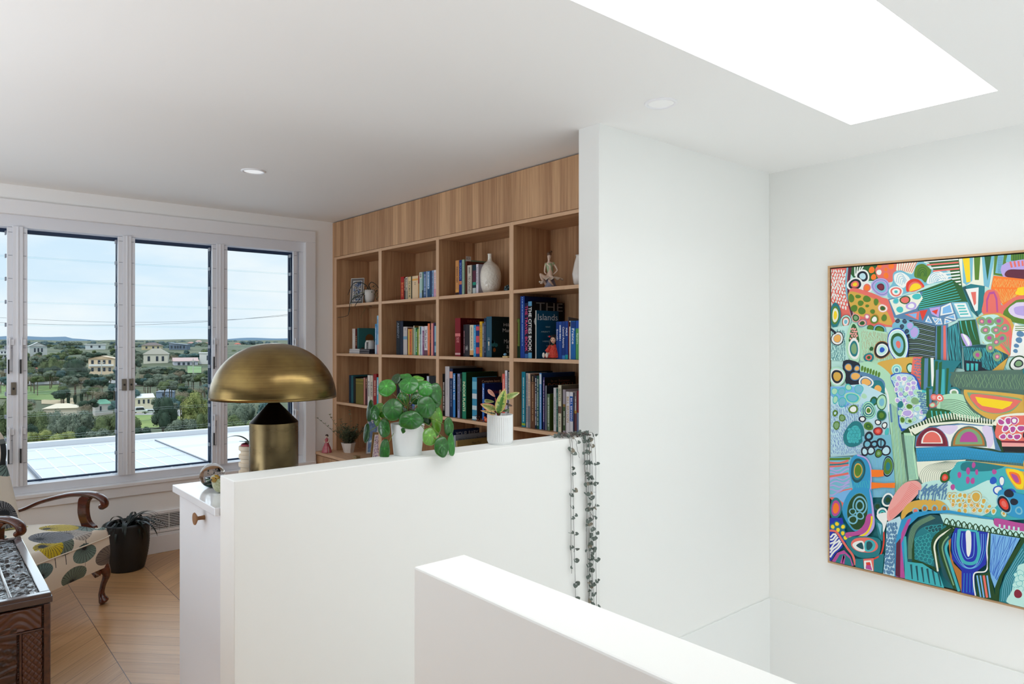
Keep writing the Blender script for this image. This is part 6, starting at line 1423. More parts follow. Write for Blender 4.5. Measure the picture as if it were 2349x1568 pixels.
P_('A', 'gr', '2010,128 2160,120 2120,370 2000,350', False); P_('A', 'sk', '2050,126 2120,122 2090,340 2020,330', False); S_('A', 'sl', '2048,140 2048,330 2100,330 2110,140', 16, 5); P_('A', 'sk', '2160,118 2800,80 2800,300 2140,200', False); P_('A', 'gr', '2200,112 2800,60 2800,200 2200,190', False); S_('A', 'dg', '2220,112 2500,90 2500,180 2220,190', 11, 9)
P_('A', 'la', '2150,210 2800,160 2800,460 2250,400 2110,370'); S_('A', 'co', '2170,200 2400,185 2400,240 2190,270', 5, 22); P_('A', 'pu', '2140,370 2170,295 2350,290 2800,290 2800,410 2350,400')
# green fan, teal wedge, orange field
P_('A', 'dg', '1120,550 1520,400 1640,490 1740,660 1400,700 1130,760', False)
for k in range(9): L_('A', 'aq' if k % 1 == 0 else 'dg', 11, [(1150 - (k > 5) * 10, 560 + 23 * k), (1350, 500 + 26 * k), (1530 + k * 14, 425 + 30 * k)], taper=.3)
P_('A', 'te', '1640,495 1740,455 1900,480 1890,760 1810,830 1740,760', False); P_('A', 'dt', '1640,495 1680,480 1830,830 1810,830', False); P_('A', 'wh', '1680,515 1830,495 1820,760 1790,770', False); P_('A', 'co', '1740,550 1800,545 1800,680 1778,705', False)
P_('A', 'og', '2000,360 2800,440 2800,640 2300,590 2110,700 1970,510', False); S_('A', 'pe', '2000,390 2350,420 2350,500 1990,490', 26, 5, .5); S_('A', 'pe', '2000,510 2350,520 2240,610 2100,680', 20, 5, .5); P_('A', 'ye', '2270,530 2340,490 2800,500 2800,590 2300,585')
P_('A', 'co', '1885,660 1900,560 1960,520 2040,540 2080,640 2110,700 2300,590 2800,600 2800,900 2100,830 1880,800'); P_('A', 'mg', '1915,640 1950,550 2010,540 2045,620 2055,780 1920,780', False); P_('A', 'co', '1935,650 1960,575 2005,570 2025,640 2035,780 1935,780', False)
P_('A', 'gr', '2110,800 2220,670 2350,630 2800,640 2800,930 2250,900'); P_('A', 'll', '2170,760 2240,685 2340,665 2800,680 2800,880 2300,850'); P_('A', 'la', '2240,770 2300,710 2800,720 2800,830 2330,820')
# ochre field with green cells
P_('A', 'co', '345,520 560,545 720,610 800,650 860,850 900,960 830,950 560,930 420,860'); P_('A', 'oc', '345,545 540,590 680,660 770,760 830,930 560,850 420,800 350,700')
for x, y, rx, ry in ((368, 620, 32, 50), (445, 600, 32, 22), (545, 628, 44, 38), (475, 676, 36, 30), (400, 736, 38, 42), (487, 765, 42, 42), (652, 662, 28, 36), (550, 708, 24, 16), (612, 772, 28, 24), (745, 845, 30, 38)): O_('A', x, y, rx, ry, 'br:1.12,gr:1' if x > 600 else 'gr')
O_('A', 728, 735, 55, 50, 'pk:1,wh:.86,br:.6,dg:.45')
# cream block, triangles
P_('A', 'sl', '790,630 1190,540 1130,760 1520,665 1590,850 1560,880 1340,940 1060,880 860,840', False); P_('A', 'cr', '805,640 1150,550 1190,620 1110,740 880,815', False)
O_('A', 985, 640, 60, 50, 'dg:1,co:.75'); O_('A', 1120, 600, 50, 36, 'aq'); O_('A', 880, 650, 34, 36, 'sk:1,aq:.7'); O_('A', 925, 750, 42, 34, 'aq'); O_('A', 1055, 708, 60, 46, 'la:1,wh:.6')
for c, p in (('co', '980,805 1150,770 1140,870'), ('bw', '1020,805 1120,790 1110,850'), ('rd', '1150,765 1245,750 1185,880'), ('la', '1265,735 1390,715 1370,840 1290,800'), ('rd', '1290,768 1365,745 1345,808'), ('wh', '1400,720 1510,670 1545,790 1390,820'), ('bw', '1420,730 1500,695 1525,780 1415,800'), ('wh', '1250,818 1215,890 1300,905'), ('bw', '1250,840 1235,885 1285,893'), ('wh', '1290,835 1385,850 1330,905'), ('bw', '1310,848 1365,855 1330,890'), ('wh', '1395,845 1330,920 1415,920'), ('bw', '1385,865 1350,912 1405,912'), ('wh', '1440,850 1530,885 1435,920'), ('bw', '1450,868 1505,885 1448,908'), ('wh', '1440,840 1555,800 1570,870'), ('bw', '1465,835 1545,812 1555,855')): P_('A', c, p, False)
P_('A', 'sk', '1520,665 1690,660 1770,840 1590,850', False); P_('A', 'wh', '1545,680 1680,675 1745,830 1620,835', False); S_('A', 'aq', '1580,690 1620,820 1720,815 1660,690', 4, 16)
# black hatched square, bars, teal hatch
P_('A', 'nv', '880,900 1050,870 1340,940 1325,1370 1010,1350 1020,1080', False)
for k in range(22): L_('A', 'sg' if k % 3 else 'lb', 5, [(1030 + (8 - k) * 4 * (k < 8), 890 + 21 * k), (1130, 900 + 20 * k), (1230, 925 + 19.5 * k), (1330, 950 + 19 * k)])
O_('A', 960, 950, 110, 90, 'sk', .5, .12); O_('A', 1090, 1010, 62, 72, 'sk:1,la:.78'); O_('A', 1040, 935, 48, 46, 'sk:1,la:.75')
for x, y in ((900, 880), (980, 885), (950, 945), (1005, 1000)): O_('A', x, y, 26, 26, 'nv'); S_('A', 'sl', '%d,%d %d,%d %d,%d %d,%d' % (x - 14, y - 18, x - 18, y + 18, x + 18, y + 14, x + 14, y - 18), 3, 4)
P_('A', 'sl', '1340,940 1480,910 1470,1400 1330,1410', False); P_('A', 'dg', '1352,940 1400,935 1395,1395 1355,1400', False); P_('A', 'co', '1425,935 1452,930 1460,1400 1425,1400', False)
P_('A', 'dt', '1465,960 1600,890 1640,1100 1645,1430 1490,1410', False); S_('A', 'tq', '1475,960 1600,900 1640,1420 1495,1400', 10, 6, .6, 4); P_('A', 'sl', '1590,880 1800,860 1850,1160 1640,1180', False); P_('A', 'dg', '1600,880 1790,865 1850,1150 1650,1170 1620,1050', False)
for x in (1620, 1680, 1740): L_('A', 'aq', 14, [(x, 880), (x + 20, 980), (x + 60, 1100)], taper=.9)
P_('A', 'la', '1630,1025 1700,1050 1750,1130 1745,1170 1690,1170 1640,1080'); P_('A', 'wh', '1645,1030 1690,1055 1730,1130 1715,1165 1690,1120')
P_('A', 'dt', '1650,1180 1860,1150 2080,1180 2175,1290 2110,1460 1660,1440', False); S_('A', 'tq', '1660,1185 2080,1190 2160,1450 1670,1430', 34, 5, .6, 5)
P_('A', 'nv', '1670,1330 1860,1350 1870,1410 1960,1460 1670,1470', False)
for x in (1690, 1740, 1790): P_('A', 'aq', '%d,1365 %d,1370 %d,1450 %d,1450' % (x, x + 35, x + 32, x + 2), False)
# pink dotted pod
P_('A', 'oc', '1800,850 1900,800 2080,790 2200,860 2250,960 2240,1100 2170,1290 2110,1460 1960,1470 2190,1280 1880,1130', False); P_('A', 'lg', '1830,870 1940,810 2070,830 2100,1010 2000,1140 1880,1120'); P_('A', 'co', '2070,835 2160,870 2210,980 2210,1180 2190,1280 2050,1130 2020,1030')
for k in range(4): L_('A', 'sg', 9, [(2050 + 40 * k, 1090 - 10 * k), (2150 + 10 * k, 1190), (2195, 1260 - 20 * k)])
for x, y in ((1868, 885), (1955, 885), (2062, 880), (2130, 965), (2030, 985), (1910, 985), (1955, 1075), (2100, 1080), (2035, 1122), (1965, 1190), (1818, 1270), (2045, 1290)): O_('A', x, y, 54, 50, 'sg:1,mg:.48,pk:.3' if (x + y) % 2 else 'sg:1,mg:.46')
P_('A', 'wh', '2240,920 2350,940 2800,960 2800,1300 2220,1290 2200,1260'); S_('A', 'gr', '2250,930 2250,1000 2800,1010 2800,930', 3, 9)
for x, y, r in ((2310, 1030, 44), (2295, 1100, 40), (2265, 1165, 30), (2255, 1225, 28)): O_('A', x, y, r, r * .8, 'sl')
O_('A', 2290, 1370, 110, 90, 'fo:1,wh:.84,nv:.5,sg:.36')
# --- left column
O_('A', 185, 815, 64, 140, 'te:1,gr:.72,cr:.56,ye:.34'); O_('A', 305, 890, 66, 80, 'te:.98,lg:.92,dg:.74,pk:.62,wh:.46,sk:.3', .2); O_('A', 420, 845, 46, 52, 'pk:1,dg:.8,sg:.5'); O_('A', 495, 905, 52, 42, 'sl:1,pk:.86,dg:.55'); O_('A', 550, 832, 30, 34, 'mg:1,pk:.8,wh:.5'); O_('A', 635, 862, 50, 56, 'br:1,gr:.86,wh:.56')
O_('A', 590, 960, 42, 32, 'dg:1,gr:.8'); O_('A', 693, 990, 62, 66, 'bl:1.1,sk:1.04,lg:.96,te:.9,dg:.8,gr:.62'); P_('A', 'lg', '128,960 330,930 480,960 330,1340 128,1330', False); D_('A', 'te', '140,990 300,990 300,1330 140,1330', 8, 11, 34, 7, 95, .3, 5)
P_('A', 'mi', '460,960 780,1010 820,1120 960,1340 760,1400 640,1400 470,1330', False); D_('A', 'br', '480,990 790,1030 900,1340 500,1320', 17, 12, 30, 3, 80, .25, 6)
O_('A', 212, 1082, 70, 82, 'nv:1,wh:.88,sl:.62,pe:.56'); L_('A', 'nv', 26, '128,970 170,1000 190,1030'); P_('A', 'mi', '310,1090 360,920 440,920 480,1060 470,1300 420,1370 330,1280'); P_('A', 'dg', '352,1060 380,930 420,930 455,1050 455,1130 350,1120'); B_('A', '370,960 430,960 450,1120 350,1120', 3, 6, 11, 12, 'pk', .1, 3)
O_('A', 403, 1200, 62, 128, 'wh:1,te:.74,sg:.5', -.1); O_('A', 603, 1200, 22, 24, 'dg'); O_('A', 573, 1300, 56, 56, 'te:1,co:.62,dg:.36'); O_('A', 725, 1212, 100, 98, 'br:1,bk:.93,wh:.7,lg:.56,bl:.3', .2)
O_('A', 912, 1150, 112, 208, 'bl:1,wh:.93,lg:.86,dg:.7,sk:.5,co:.22', -.18)
O_('A', 738, 1395, 56, 52, 'sg:1,cr:.8,rd:.46')
P_('B', 'oc', '720,-60 1200,-90 1190,270 1040,90 840,160 700,20'); O_('B', 893, 40, 64, 66, 'mi:1,lg:.9,aq:.74,lg:.6,sl:.3'); O_('B', 1048, 20, 46, 58, 'dg:1,lg:.72')
P_('B', 'co', '1080,-110 1190,-110 1170,270 1110,260 1050,150', False); B_('B', '1100,-100 1180,-100 1160,250 1080,220', 4, 10, 9, 9, 'sl', .2, 5)
# mint road sweeping down
P_('B', 'mi', '470,-20 560,-60 720,0 860,150 940,420 960,760 1040,1300 880,1480 860,1200 830,800 780,400 700,170 470,40')
for k in range(9): L_('B', ('gr', 'te', 'dg')[k % 3], 4, [(830 + 15 * k, 420 + 12 * k), (842 + 16 * k, 700), (862 + 17 * k, 1000), (888 + 16 * k, 1440 - 14 * k)])
L_('B', 'wh', 34, '610,120 720,200 790,330 800,520', taper=.6); L_('B', 'sl', 22, '820,430 836,640')
P_('B', 'mi', '460,-30 600,-50 720,20 690,110 500,80'); 
for k in range(7): O_('B', 498 + 32 * k, 22 + 12 * k, 14, 34, 'gr', .15)
# dark cluster top left of B
P_('B', 'nv', '280,-60 460,-40 480,90 600,250 600,350 530,340 500,220 400,240 310,190'); P_('B', 'sl', '470,60 720,140 760,250 700,330 600,340 560,200', True); P_('B', 'te', '600,180 720,170 755,300 640,330')
for x, y, rx, ry, t in ((340, 10, 46, 44, 'sl:1,pe:.8'), (438, 22, 36, 36, 'sl:1,pe:.7'), (420, 112, 66, 46, 'sl:1,pe:.8'), (542, 180, 84, 66, 'wh:1,sl:.78,pe:.62'), (566, 300, 40, 50, 'nv:1,sl:.8,pe:.5'), (676, 262, 44, 46, 'pe')): O_('B', x, y, rx, ry, t)
O_('B', 210, 115, 92, 120, 'mi:1,lg:.9,wh:.78,nv:.68,oc:.46')
P_('B', 'lb', '128,230 520,200 780,330 820,800 520,1010 128,1040', False); P_('B', 'bw', '128,230 480,230 500,330 300,470 128,330', False)
for x, y, rx, ry, t in ((180, 285, 36, 44, 'aq:1,mi:.8'), (262, 290, 42, 50, 'aq:1,sk:.82'), (340, 240, 42, 40, 'aq:1,mi:.7'), (460, 260, 56, 50, 'aq:1,sk:.84'), (385, 360, 100, 60, 'mi:1,aq:.8,sk:.6'), (190, 380, 30, 54, 'aq:1,mi:.75'), (270, 410, 44, 64, 'aq:1,sk:.8'), (520, 340, 40, 36, 'lb:1,mi:.8'), (630, 400, 46, 54, 'dg:1,te:.6'), (722, 410, 62, 88, 'dg:1,mi:.86,sk:.5'), (571, 505, 84, 104, 'aq:1,mi:.93,te:.8,mi:.68,te:.56,cr:.4,gr:.28')): O_('B', x, y, rx, ry, t, .2)
D_('B', 'bl', '140,440 520,430 500,1000 140,1010', 17, 17, 30, 4, 80, .3, 9)
for x, y, rx, ry, t in ((398, 490, 54, 52, 'gr:1,wh:.66'), (190, 535, 30, 36, 'gr:1,lb:.45'), (270, 590, 36, 42, 'gr:1,sg:.7'), (205, 675, 40, 48, 'gr:1,sg:.7'), (722, 560, 54, 66, 'te:1,dg:.86,gr:.5'), (503, 602, 40, 38, 'nv:1,wh:.62'), (682, 640, 36, 34, 'nv:1,wh:.66'), (757, 675, 30, 42, 'nv:1,wh:.68'), (572, 685, 54, 46, 'gr:1,dg:.62,gr:.3'), (682, 742, 52, 52, 'mr:1,rd:.7,co:.42'), (785, 748, 22, 46, 'aq')): O_('B', x, y, rx, ry, t, .2)
O_('B', 408, 780, 118, 150, 'te:1,aq:.66', .1, .08); B_('B', '345,700 470,690 480,880 350,880', 3, 5, 24, 22, 'te:1,tq:.86', .1, 8)
P_('B', 'sk', '500,800 830,780 870,1240 880,1500 560,1500 590,1180 520,1030', False); S_('B', 'bw', '600,1060 860,1060 880,1480 600,1480', 15, 4, .3)
for x, y, rx, ry, t in ((578, 800, 50, 54, 'nv:1,sk:.5'), (560, 890, 52, 48, 'nv:1,sk:.62'), (640, 890, 46, 44, 'nv:1,sk:.5'), (718, 878, 52, 62, 'nv:1,sk:.62'), (530, 975, 42, 56, 'nv:1,lb:.62'), (603, 965, 48, 50, 'nv:1,lb:.66'), (775, 965, 56, 60, 'nv:1,lb:.7'), (690, 995, 46, 50, 'nv:1,gr:.8,sg:.4'), (798, 1145, 66, 116, 'nv:1,sk:.86,gr:.8,te:.4')): O_('B', x, y, rx, ry, t)
L_('B', 'nv', 12, '718,820 716,930')
# middle upper: lilac pebbles, dotted strips, bars
P_('B', 'bl', '830,100 1080,90 1180,270 1260,560 950,740 900,330'); P_('B', 'lb', '845,110 1070,100 1150,270 1240,560 960,710 910,330')
D_('B', 'bl', '860,130 1100,120 1220,560 950,680', 7, 14, 34, 4, 40, .4, 12)
B_('B', '850,110 1090,110 1230,600 950,680', 4, 9, 32, 36, ['wh:1,la:.72', 'bl:1.06,lb:1,mi:.7', 'wh:1,la:.66', 'lb:1,wh:.6', 'bl:1,mi:.85'], .15, 4)
for x, y, rx, ry, t in ((1110, 395, 56, 48, 'mi:1,sg:.8'), (942, 435, 32, 40, 'te'), (1045, 458, 42, 36, 'mi:1,gr:.78'), (1020, 535, 60, 44, 'wh:1,la:.8'), (965, 612, 34, 46, 'mi:1,gr:.7'), (1050, 625, 34, 32, 'mi:1,gr:.6')): O_('B', x, y, rx, ry, t)
P_('B', 'mi', '1110,265 1240,270 1262,560 1210,560', False); B_('B', '1130,280 1230,290 1260,550 1200,540', 4, 10, 12, 12, 'sl', .15, 6)
P_('A', 'aq', '1190,1400 1520,1410 1560,1503 1500,1700 1190,1700', False); P_('B', 'te', '1180,-90 1640,-60 1560,40 1500,340 1480,340 1240,280 1185,265', False)
for c, p in (('sl', '1215,-95 1265,-95 1250,250 1210,260'), ('dg', '1180,-100 1220,-100 1205,265 1178,262'), ('dg', '1262,-95 1290,-95 1285,230 1255,230'), ('wh', '1288,-100 1322,-100 1330,230 1300,225'), ('dg', '1340,-60 1375,-60 1345,270 1310,320'), ('sl', '1350,40 1390,30 1375,320 1345,320'), ('dg', '1385,-40 1420,-60 1405,310 1375,320'), ('tq', '1420,30 1450,30 1450,320 1405,320'), ('dg', '1470,20 1500,20 1480,330 1455,335'), ('dg', '1238,240 1290,250 1270,465 1240,460'), ('sl', '1270,260 1310,260 1300,420 1275,440')): P_('B', c, p, False)
P_('B', 'gg', '1510,180 1530,90 1620,60 2800,60 2800,400 2200,290 1680,260 1560,230'); S_('B', 'sg', '1560,90 2700,90 2700,280 1560,230', 46, 4, .5)
O_('B', 1560, 302, 82, 66, 'te:1,wh:.66,sg:.4', .2)
P_('B', 'mi', '1400,340 1650,320 1760,480 1860,590 1600,600 1500,500 1370,500')
for k in range(8): L_('B', 'dg', 5, [(1400, 385 + 14 * k), (1560, 380 + 20 * k), (1640 + 14 * (7 - k), 440 + 18 * k), (1700 + 20 * (7 - k), 585)])
O_('B', 1330, 352, 40, 38, 'co:1,pk:.6'); O_('B', 1392, 360, 46, 44, 'co:1,wh:.6,co:.3'); O_('B', 1310, 442, 36, 30, 'co:1,mi:.7'); L_('B', 'co', 8, '1390,390 1370,430 1345,460')
P_('B', 'dg', '1275,490 1400,485 1520,520 1600,590 1260,600'); 
for k in range(5): L_('B', 'aq', 16, [(1300 + 52 * k, 505 + k * 4), (1310 + 56 * k, 590)], taper=.3)
P_('B', 'gg', '1650,260 1700,250 2350,310 2800,400 2800,660 2100,630 1850,560 1720,460'); P_('B', 'oc', '1670,280 1760,270 2350,325 2800,420 2800,640 2080,620 1850,540 1710,400'); P_('B', 'sg', '1715,320 1780,300 2290,360 2310,420 2200,520 2000,540 1830,480'); P_('B', 'co', '1760,315 2280,380 2300,420 2200,500 2030,535 1850,480', True); P_('B', 'ye', '1800,345 2230,405 2200,450 2110,490 1880,450 1830,410', False)
# toothed arch with windows
P_('B', 'fo', '950,760 1040,690 1260,600 1620,580 2010,640 2060,760 2140,980 2100,980 1900,940 1120,940 1040,1300', False)
P_('B', 'mi', '980,760 1070,760 1110,800 1100,930 1150,1290 1040,1310', False)
for k in range(6): L_('B', 'te', 4, [(1000 + 18 * k, 790), (1010 + 14 * k, 1000), (1040 + 16 * k, 1290)])
P_('B', 'gg', '950,770 985,780 1040,1300 1020,1310', False)
for k in range(31):
    t = k / 30; x = 1060 + 940 * t; yb = 790 - 185 * sin(min(1, t * 1.9) * pi / 2) + (t > .55) * (t - .55) * 130; L_('B', 'cr', 15, [(x - 18 * (1 - t), yb - 86 + 30 * t), (x + 22 * (1 - t) ** 2, yb)], smooth=False)
P_('B', 'cr', '1050,720 1260,650 1620,625 2000,660 2010,680 1600,650 1280,680 1110,780', False); P_('B', 'sl', '1110,930 1120,800 1280,690 1640,650 2000,680 2050,860 2100,970 1900,920', False); P_('B', 'wh', '1120,930 1140,830 1320,700 1640,665 1990,690 2030,945 1900,930 1640,905', False); P_('B', 'll', '1370,690 1600,680 1510,780', True); P_('B', 'll', '1880,700 1985,700 2010,860 1950,930', True)
def arch(s, x0, x1, yb, yt, cols):
    for i, (c, f) in enumerate(cols):
        cx = (x0 + x1) / 2; w_ = (x1 - x0) / 2 * f; h_ = (yb - yt) * f; y_ = yb - (yb - yt) * (1 - f) * .45
        P_(s, c, [(cx - w_ * cos(pi * k / 14), y_ - h_ * sin(pi * k / 14)) for k in range(15)], False)
arch('B', 1112, 1498, 918, 690, (('sl', 1), ('mr', .95), ('pu', .8), ('mr', .74), ('wh', .64), ('co', .54))); arch('B', 1520, 1935, 918, 680, (('gg', 1), ('br', .88), ('sg', .76), ('mg', .5)))
P_('B', 'cb', '1120,935 1640,915 2100,985 2800,1010 2800,1200 2350,1110 1700,1060 1140,1090', False)
for r_ in range(4):
    for k in range(42 + 12): 
        x = 1135 + 30 * k + (r_ % 2) * 15; y = 950 + 36 * r_ + max(0, (x - 1640)) * .09
        if y < 1090 + max(0, x - 1700) * .1: L_('B', 'te', 2.2, [(x - 14, y + 30), (x, y), (x + 14, y + 30)])
# right side: pink cells
P_('B', 'cr', '2030,620 2100,560 2350,530 2800,540 2800,700 2060,680'); P_('B', 'co', '2050,650 2110,580 2350,560 2800,570 2800,860 2100,850'); B_('B', '2080,590 2340,580 2340,840 2110,840', 3, 3, 46, 42, 'wh:1,mg:.7', .12, 14); O_('B', 2250, 620, 44, 40, 'wh:1.1,mg:1,wh:.6'); P_('B', 'mr', '2100,850 2800,860 2800,895 2105,870', False); P_('B', 'pk', '2105,870 2800,890 2800,930 2110,915', False); P_('B', 'bk', '2110,915 2800,925 2800,1000 2130,975', False)
# lower middle: cream contour field and lagoon
P_('B', 'cr', '1130,1090 1700,1065 1640,1130 1480,1200 1420,1340 1200,1340 1150,1250', False)
for k in range(11): L_('B', 'gg', 4, [(1160 + 24 * k, 1330), (1180 + 24 * k, 1210), (1270 + 24 * k, 1130 + k * 4), (1470 + 16 * k, 1085)])
P_('B', 'tq', '1690,1080 2350,1140 2800,1190 2800,1700 1480,1700 1500,1280 1560,1150', True); P_('B', 'te', '1700,1090 2130,1130 2000,1190 1760,1200 1640,1180'); P_('B', 'oc', '1690,1075 2350,1140 2800,1200 2800,1230 2350,1175 1950,1110', False)
P_('B', 'lg', '1180,1350 1480,1300 1600,1420 1740,1400 2000,1300 2080,1560 1700,1760 1200,1560')
for x, y, rx, ry in ((1785, 1128, 22, 32), (1722, 1195, 24, 40), (1820, 1208, 18, 32), (1622, 1240, 24, 34), (2022, 1205, 26, 30), (1718, 1300, 24, 40), (1774, 1308, 24, 38), (1546, 1380, 24, 36)): O_('B', x, y, rx, ry, 'mg')
O_('B', 1455, 1270, 58, 62, 'dg:1,rd:.62,co:.35'); O_('B', 2010, 1305, 40, 42, 'bl'); O_('B', 2108, 1310, 30, 50, 'bl:1.1,wh:.9'); O_('B', 2065, 1415, 50, 52, 'bl:1.1,wh:.8'); O_('B', 2198, 1455, 60, 50, 'bl:1.2,nv:.72')
P_('B', 'oc', '2150,1170 2350,1200 2800,1240 2800,1400 2350,1410 2250,1370'); P_('B', 'ye', '2160,1180 2340,1210 2350,1390 2260,1360'); P_('B', 'og', '2190,1210 2300,1230 2330,1340 2260,1330'); P_('B', 'mg', '2215,1230 2280,1250 2305,1320 2265,1320')
# --- lower left
P_('B', 'sk', '128,1040 380,1030 400,1200 400,1400 290,1503 128,1500', False); S_('B', 'la', '128,1130 128,1480 360,1440 370,1090', 9, 14, .5)
L_('B', 'gr', 26, '128,1060 240,1060 368,1052'); L_('B', 'co', 24, '128,1100 250,1105 350,1075'); L_('B', 'te', 16, '128,1125 240,1120 350,1105'); L_('B', 'co', 18, '128,1145 240,1140 350,1125'); L_('B', 'co', 24, '128,1260 260,1240 350,1222')
P_('B', 'co', '128,1503 220,1460 290,1410 390,1390 400,1430 320,1560 290,1660 240,1600', False); P_('C', 'bw', '210,90 300,60 375,10 390,50 300,160 280,150', False); P_('B', 'bw', '150,1490 290,1425 380,1405 380,1440 300,1503 200,1503', False)
P_('B', 'cb', '380,1060 450,1010 540,1060 600,1180 610,1480 600,1700 400,1700 400,1400 360,1200'); S_('B', 'aq', '400,1320 590,1300 600,1480 400,1480', 9, 5, .4); O_('B', 460, 1190, 86, 134, 'dt:1,te:.78,oc:.6,gr:.48'); L_('B', 'la', 18, '450,1012 560,1060 610,1200 600,1480')
P_('B', 'og', '610,1180 750,1185 755,1255 690,1265 615,1262', False); P_('B', 'og', '612,1325 760,1335 885,1330 882,1390 740,1385 612,1400', False)
P_('C', 'cb', '290,170 400,0 600,0 630,160 620,300 520,470 400,470 290,300'); P_('C', 'la', '590,0 625,130 650,330 640,450 560,540 430,580 580,430 620,290', True)
O_('C', 455, 255, 120, 200, 'sg:1.02,fo:1', .15, .05); O_('C', 480, 190, 84, 110, 'sk:1,fo:.82,sk:.6,fo:.4', .1, .03)
for x, y, r in ((398, 258, 36), (482, 305, 42), (402, 350, 50)): O_('C', x, y, r, r, 'sk:1.1,fo:.75')
O_('C', 205, 220, 72, 118, 'te:1,mg:.74,og:.5'); P_('C', 'db', '128,330 200,330 280,330 300,420 330,620 300,600 200,480 128,470', False)
for x, y in ((170, 432), (218, 400), (288, 432), (230, 468), (285, 505), (316, 558)): O_('C', x, y, 34, 36, 'te:1,ye:.62')
P_('C', 'mg', '320,500 450,480 530,400 560,300 620,290 600,420 520,510 400,540 330,560'); L_('C', 'ye', 22, '618,310 610,400 560,500 460,550 360,555')
P_('C', 'db', '128,480 180,490 260,560 290,660 200,740 150,825 128,825', False); S_('C', 'wh', '140,520 140,800 280,630 200,500', 6, 20, .2); L_('C', 'co', 24, '128,475 210,490 280,590 340,680 400,760 430,870')
P_('C', 'te', '320,600 420,540 680,560 720,640 690,760 560,790 430,760'); O_('C', 530, 640, 150, 86, 'co:1,la:.84,wh:.6', .08, .03); O_('C', 545, 640, 150, 84, 'co:1,sk:.02', .08, .03); P_('C', 'wh', '395,640 440,600 520,600 540,710 450,700'); P_('C', 'dt', '440,650 480,615 510,620 520,690'); P_('C', 'tq', '540,600 620,585 660,640 630,705 545,710'); P_('C', 'dt', '560,610 600,600 628,640 600,690 560,690')
P_('C', 'mg', '160,830 220,730 300,700 370,770 410,880 380,920 200,870', False); P_('C', 'te', '200,840 250,750 310,740 370,800 390,890', False); L_('C', 'mg', 26, '265,860 300,760 290,860'); P_('C', 'te', '430,800 640,790 720,740 690,960 430,900', False); P_('C', 'co', '520,800 640,790 640,950 530,920', False); P_('C', 'wh', '530,820 610,815 635,945 530,915', False); P_('C', 'rd', '550,840 595,835 610,870 555,870', False); P_('C', 'mg', '552,870 605,870 625,930 548,912', False)
L_('C', 'rd', 16, '755,490 755,620 720,750 640,800'); P_('C', 'te', '650,330 760,400 740,600 700,560', False); P_('C', 'sk', '680,380 735,410 720,530', False); P_('C', 'te', '700,750 760,740 740,990 680,950', False)
for x, y, rx, ry, t in ((803, 125, 70, 78, 'wh:1,dt:.74,fo:.4'), (683, 200, 42, 52, 'dt:1,fo:.6'), (740, 285, 66, 72, 'wh:1,te:.7,aq:.5,fo:.3')): O_('C', x, y, rx, ry, t)
P_('C', 'wh', '680,290 790,270 800,330 760,480 745,480 740,400 690,340')
# pink striped tongue
P_('C', 'pk', '800,240 880,60 1000,-70 1130,-95 1190,-30 1150,50 1060,150 940,270 810,370'); S_('C', 'co', '820,250 810,350 1160,40 1110,-80', 1, 1)
for k in range(26): t = k / 25; L_('C', 'co', 4, [(815 + 250 * t ** .9, 250 - 330 * t + 40 * sin(t * 3)), (835 + 330 * t, 345 - 330 * t + 20 * sin(t * 5))])
P_('C', 'oc', '960,270 1060,150 1250,120 1420,140 1510,240 1400,260 1200,230 1040,270 970,360'); 
for x, y, r in ((1120, 250, 36), (1225, 222, 38), (1338, 222, 38), (1450, 222, 38)): O_('C', x, y, r, r * 1.1, 'sk:1,co:.62' if x < 1200 else 'sk:1,br:.62')
D_('C', 'sl', '1150,20 1500,0 1480,110 1130,110', 9, 2, 80, 15, 105, .25, 8); D_('B', 'sl', '1190,1380 1500,1340 1480,1440 1200,1440', 5, 3, 90, 15, 140, .25, 9)
B_('C', '1500,60 1740,40 2200,300 1560,260', 7, 4, 36, 38, ['oc:1,lg:.86,oc:.5', 'oc:.9,wh:.8,oc:.62', 'lg:1,oc:.6'], .2, 7); O_('C', 1815, 90, 64, 66, 'oc:1.05,lg:.95,oc:.75')
P_('C', 'cb', '2060,60 2140,0 2350,60 2800,100 2800,330 2300,330 2130,240'); O_('C', 2135, 170, 66, 96, 'sk:1.15,nv:1,rd:.7,co:.4', -.5); O_('C', 2190, 50, 56, 46, 'nv'); O_('C', 2250, 145, 44, 40, 'nv'); O_('C', 2305, 245, 44, 46, 'sk:1,cb:.6')
# mosaic column, arches, lower forms
P_('C', 'lb', '790,380 940,310 960,360 880,640 880,1000 750,970 780,700', False); B_('C', '800,390 920,370 870,990 760,960', 4, 13, 15, 24, 'sl', .12, 5)
P_('C', 'cb', '880,1000 890,600 960,350 1120,260 1500,240 2010,330 2010,350 1500,275 1280,280 1150,320 1040,420 990,560 990,1020', False); P_('C', 'mg', '940,700 960,500 1030,350 1070,330 1060,370 1000,520 960,620 1000,1020 900,1010', False); P_('C', 'pu', '900,620 950,560 945,1010 890,990', False)
P_('C', 'tq', '985,540 1015,540 1030,840 1080,1060 1000,1030', False); P_('C', 'dt', '1030,560 1080,420 1250,300 1420,310 1520,400 1350,500 1330,640 1380,900 1100,830 1030,820', True)
for k in range(7): L_('C', 'sg', 4, [(1040 + 9 * k, 800), (1045 + 9 * k, 560), (1110 + 9 * k, 400 + 4 * k), (1300 + 8 * k, 300 + 5 * k)])
P_('C', 'te', '1110,800 1110,560 1200,440 1380,400 1510,420 1340,560 1300,650 1330,880 1200,830'); B_('C', '1130,560 1300,500 1320,860 1120,790', 4, 7, 28, 32, 'aq:1,te:.86', .1, 8); B_('C', '1240,430 1440,410 1400,470 1260,500', 4, 2, 26, 24, 'aq:1,dt:.86', .1, 3)
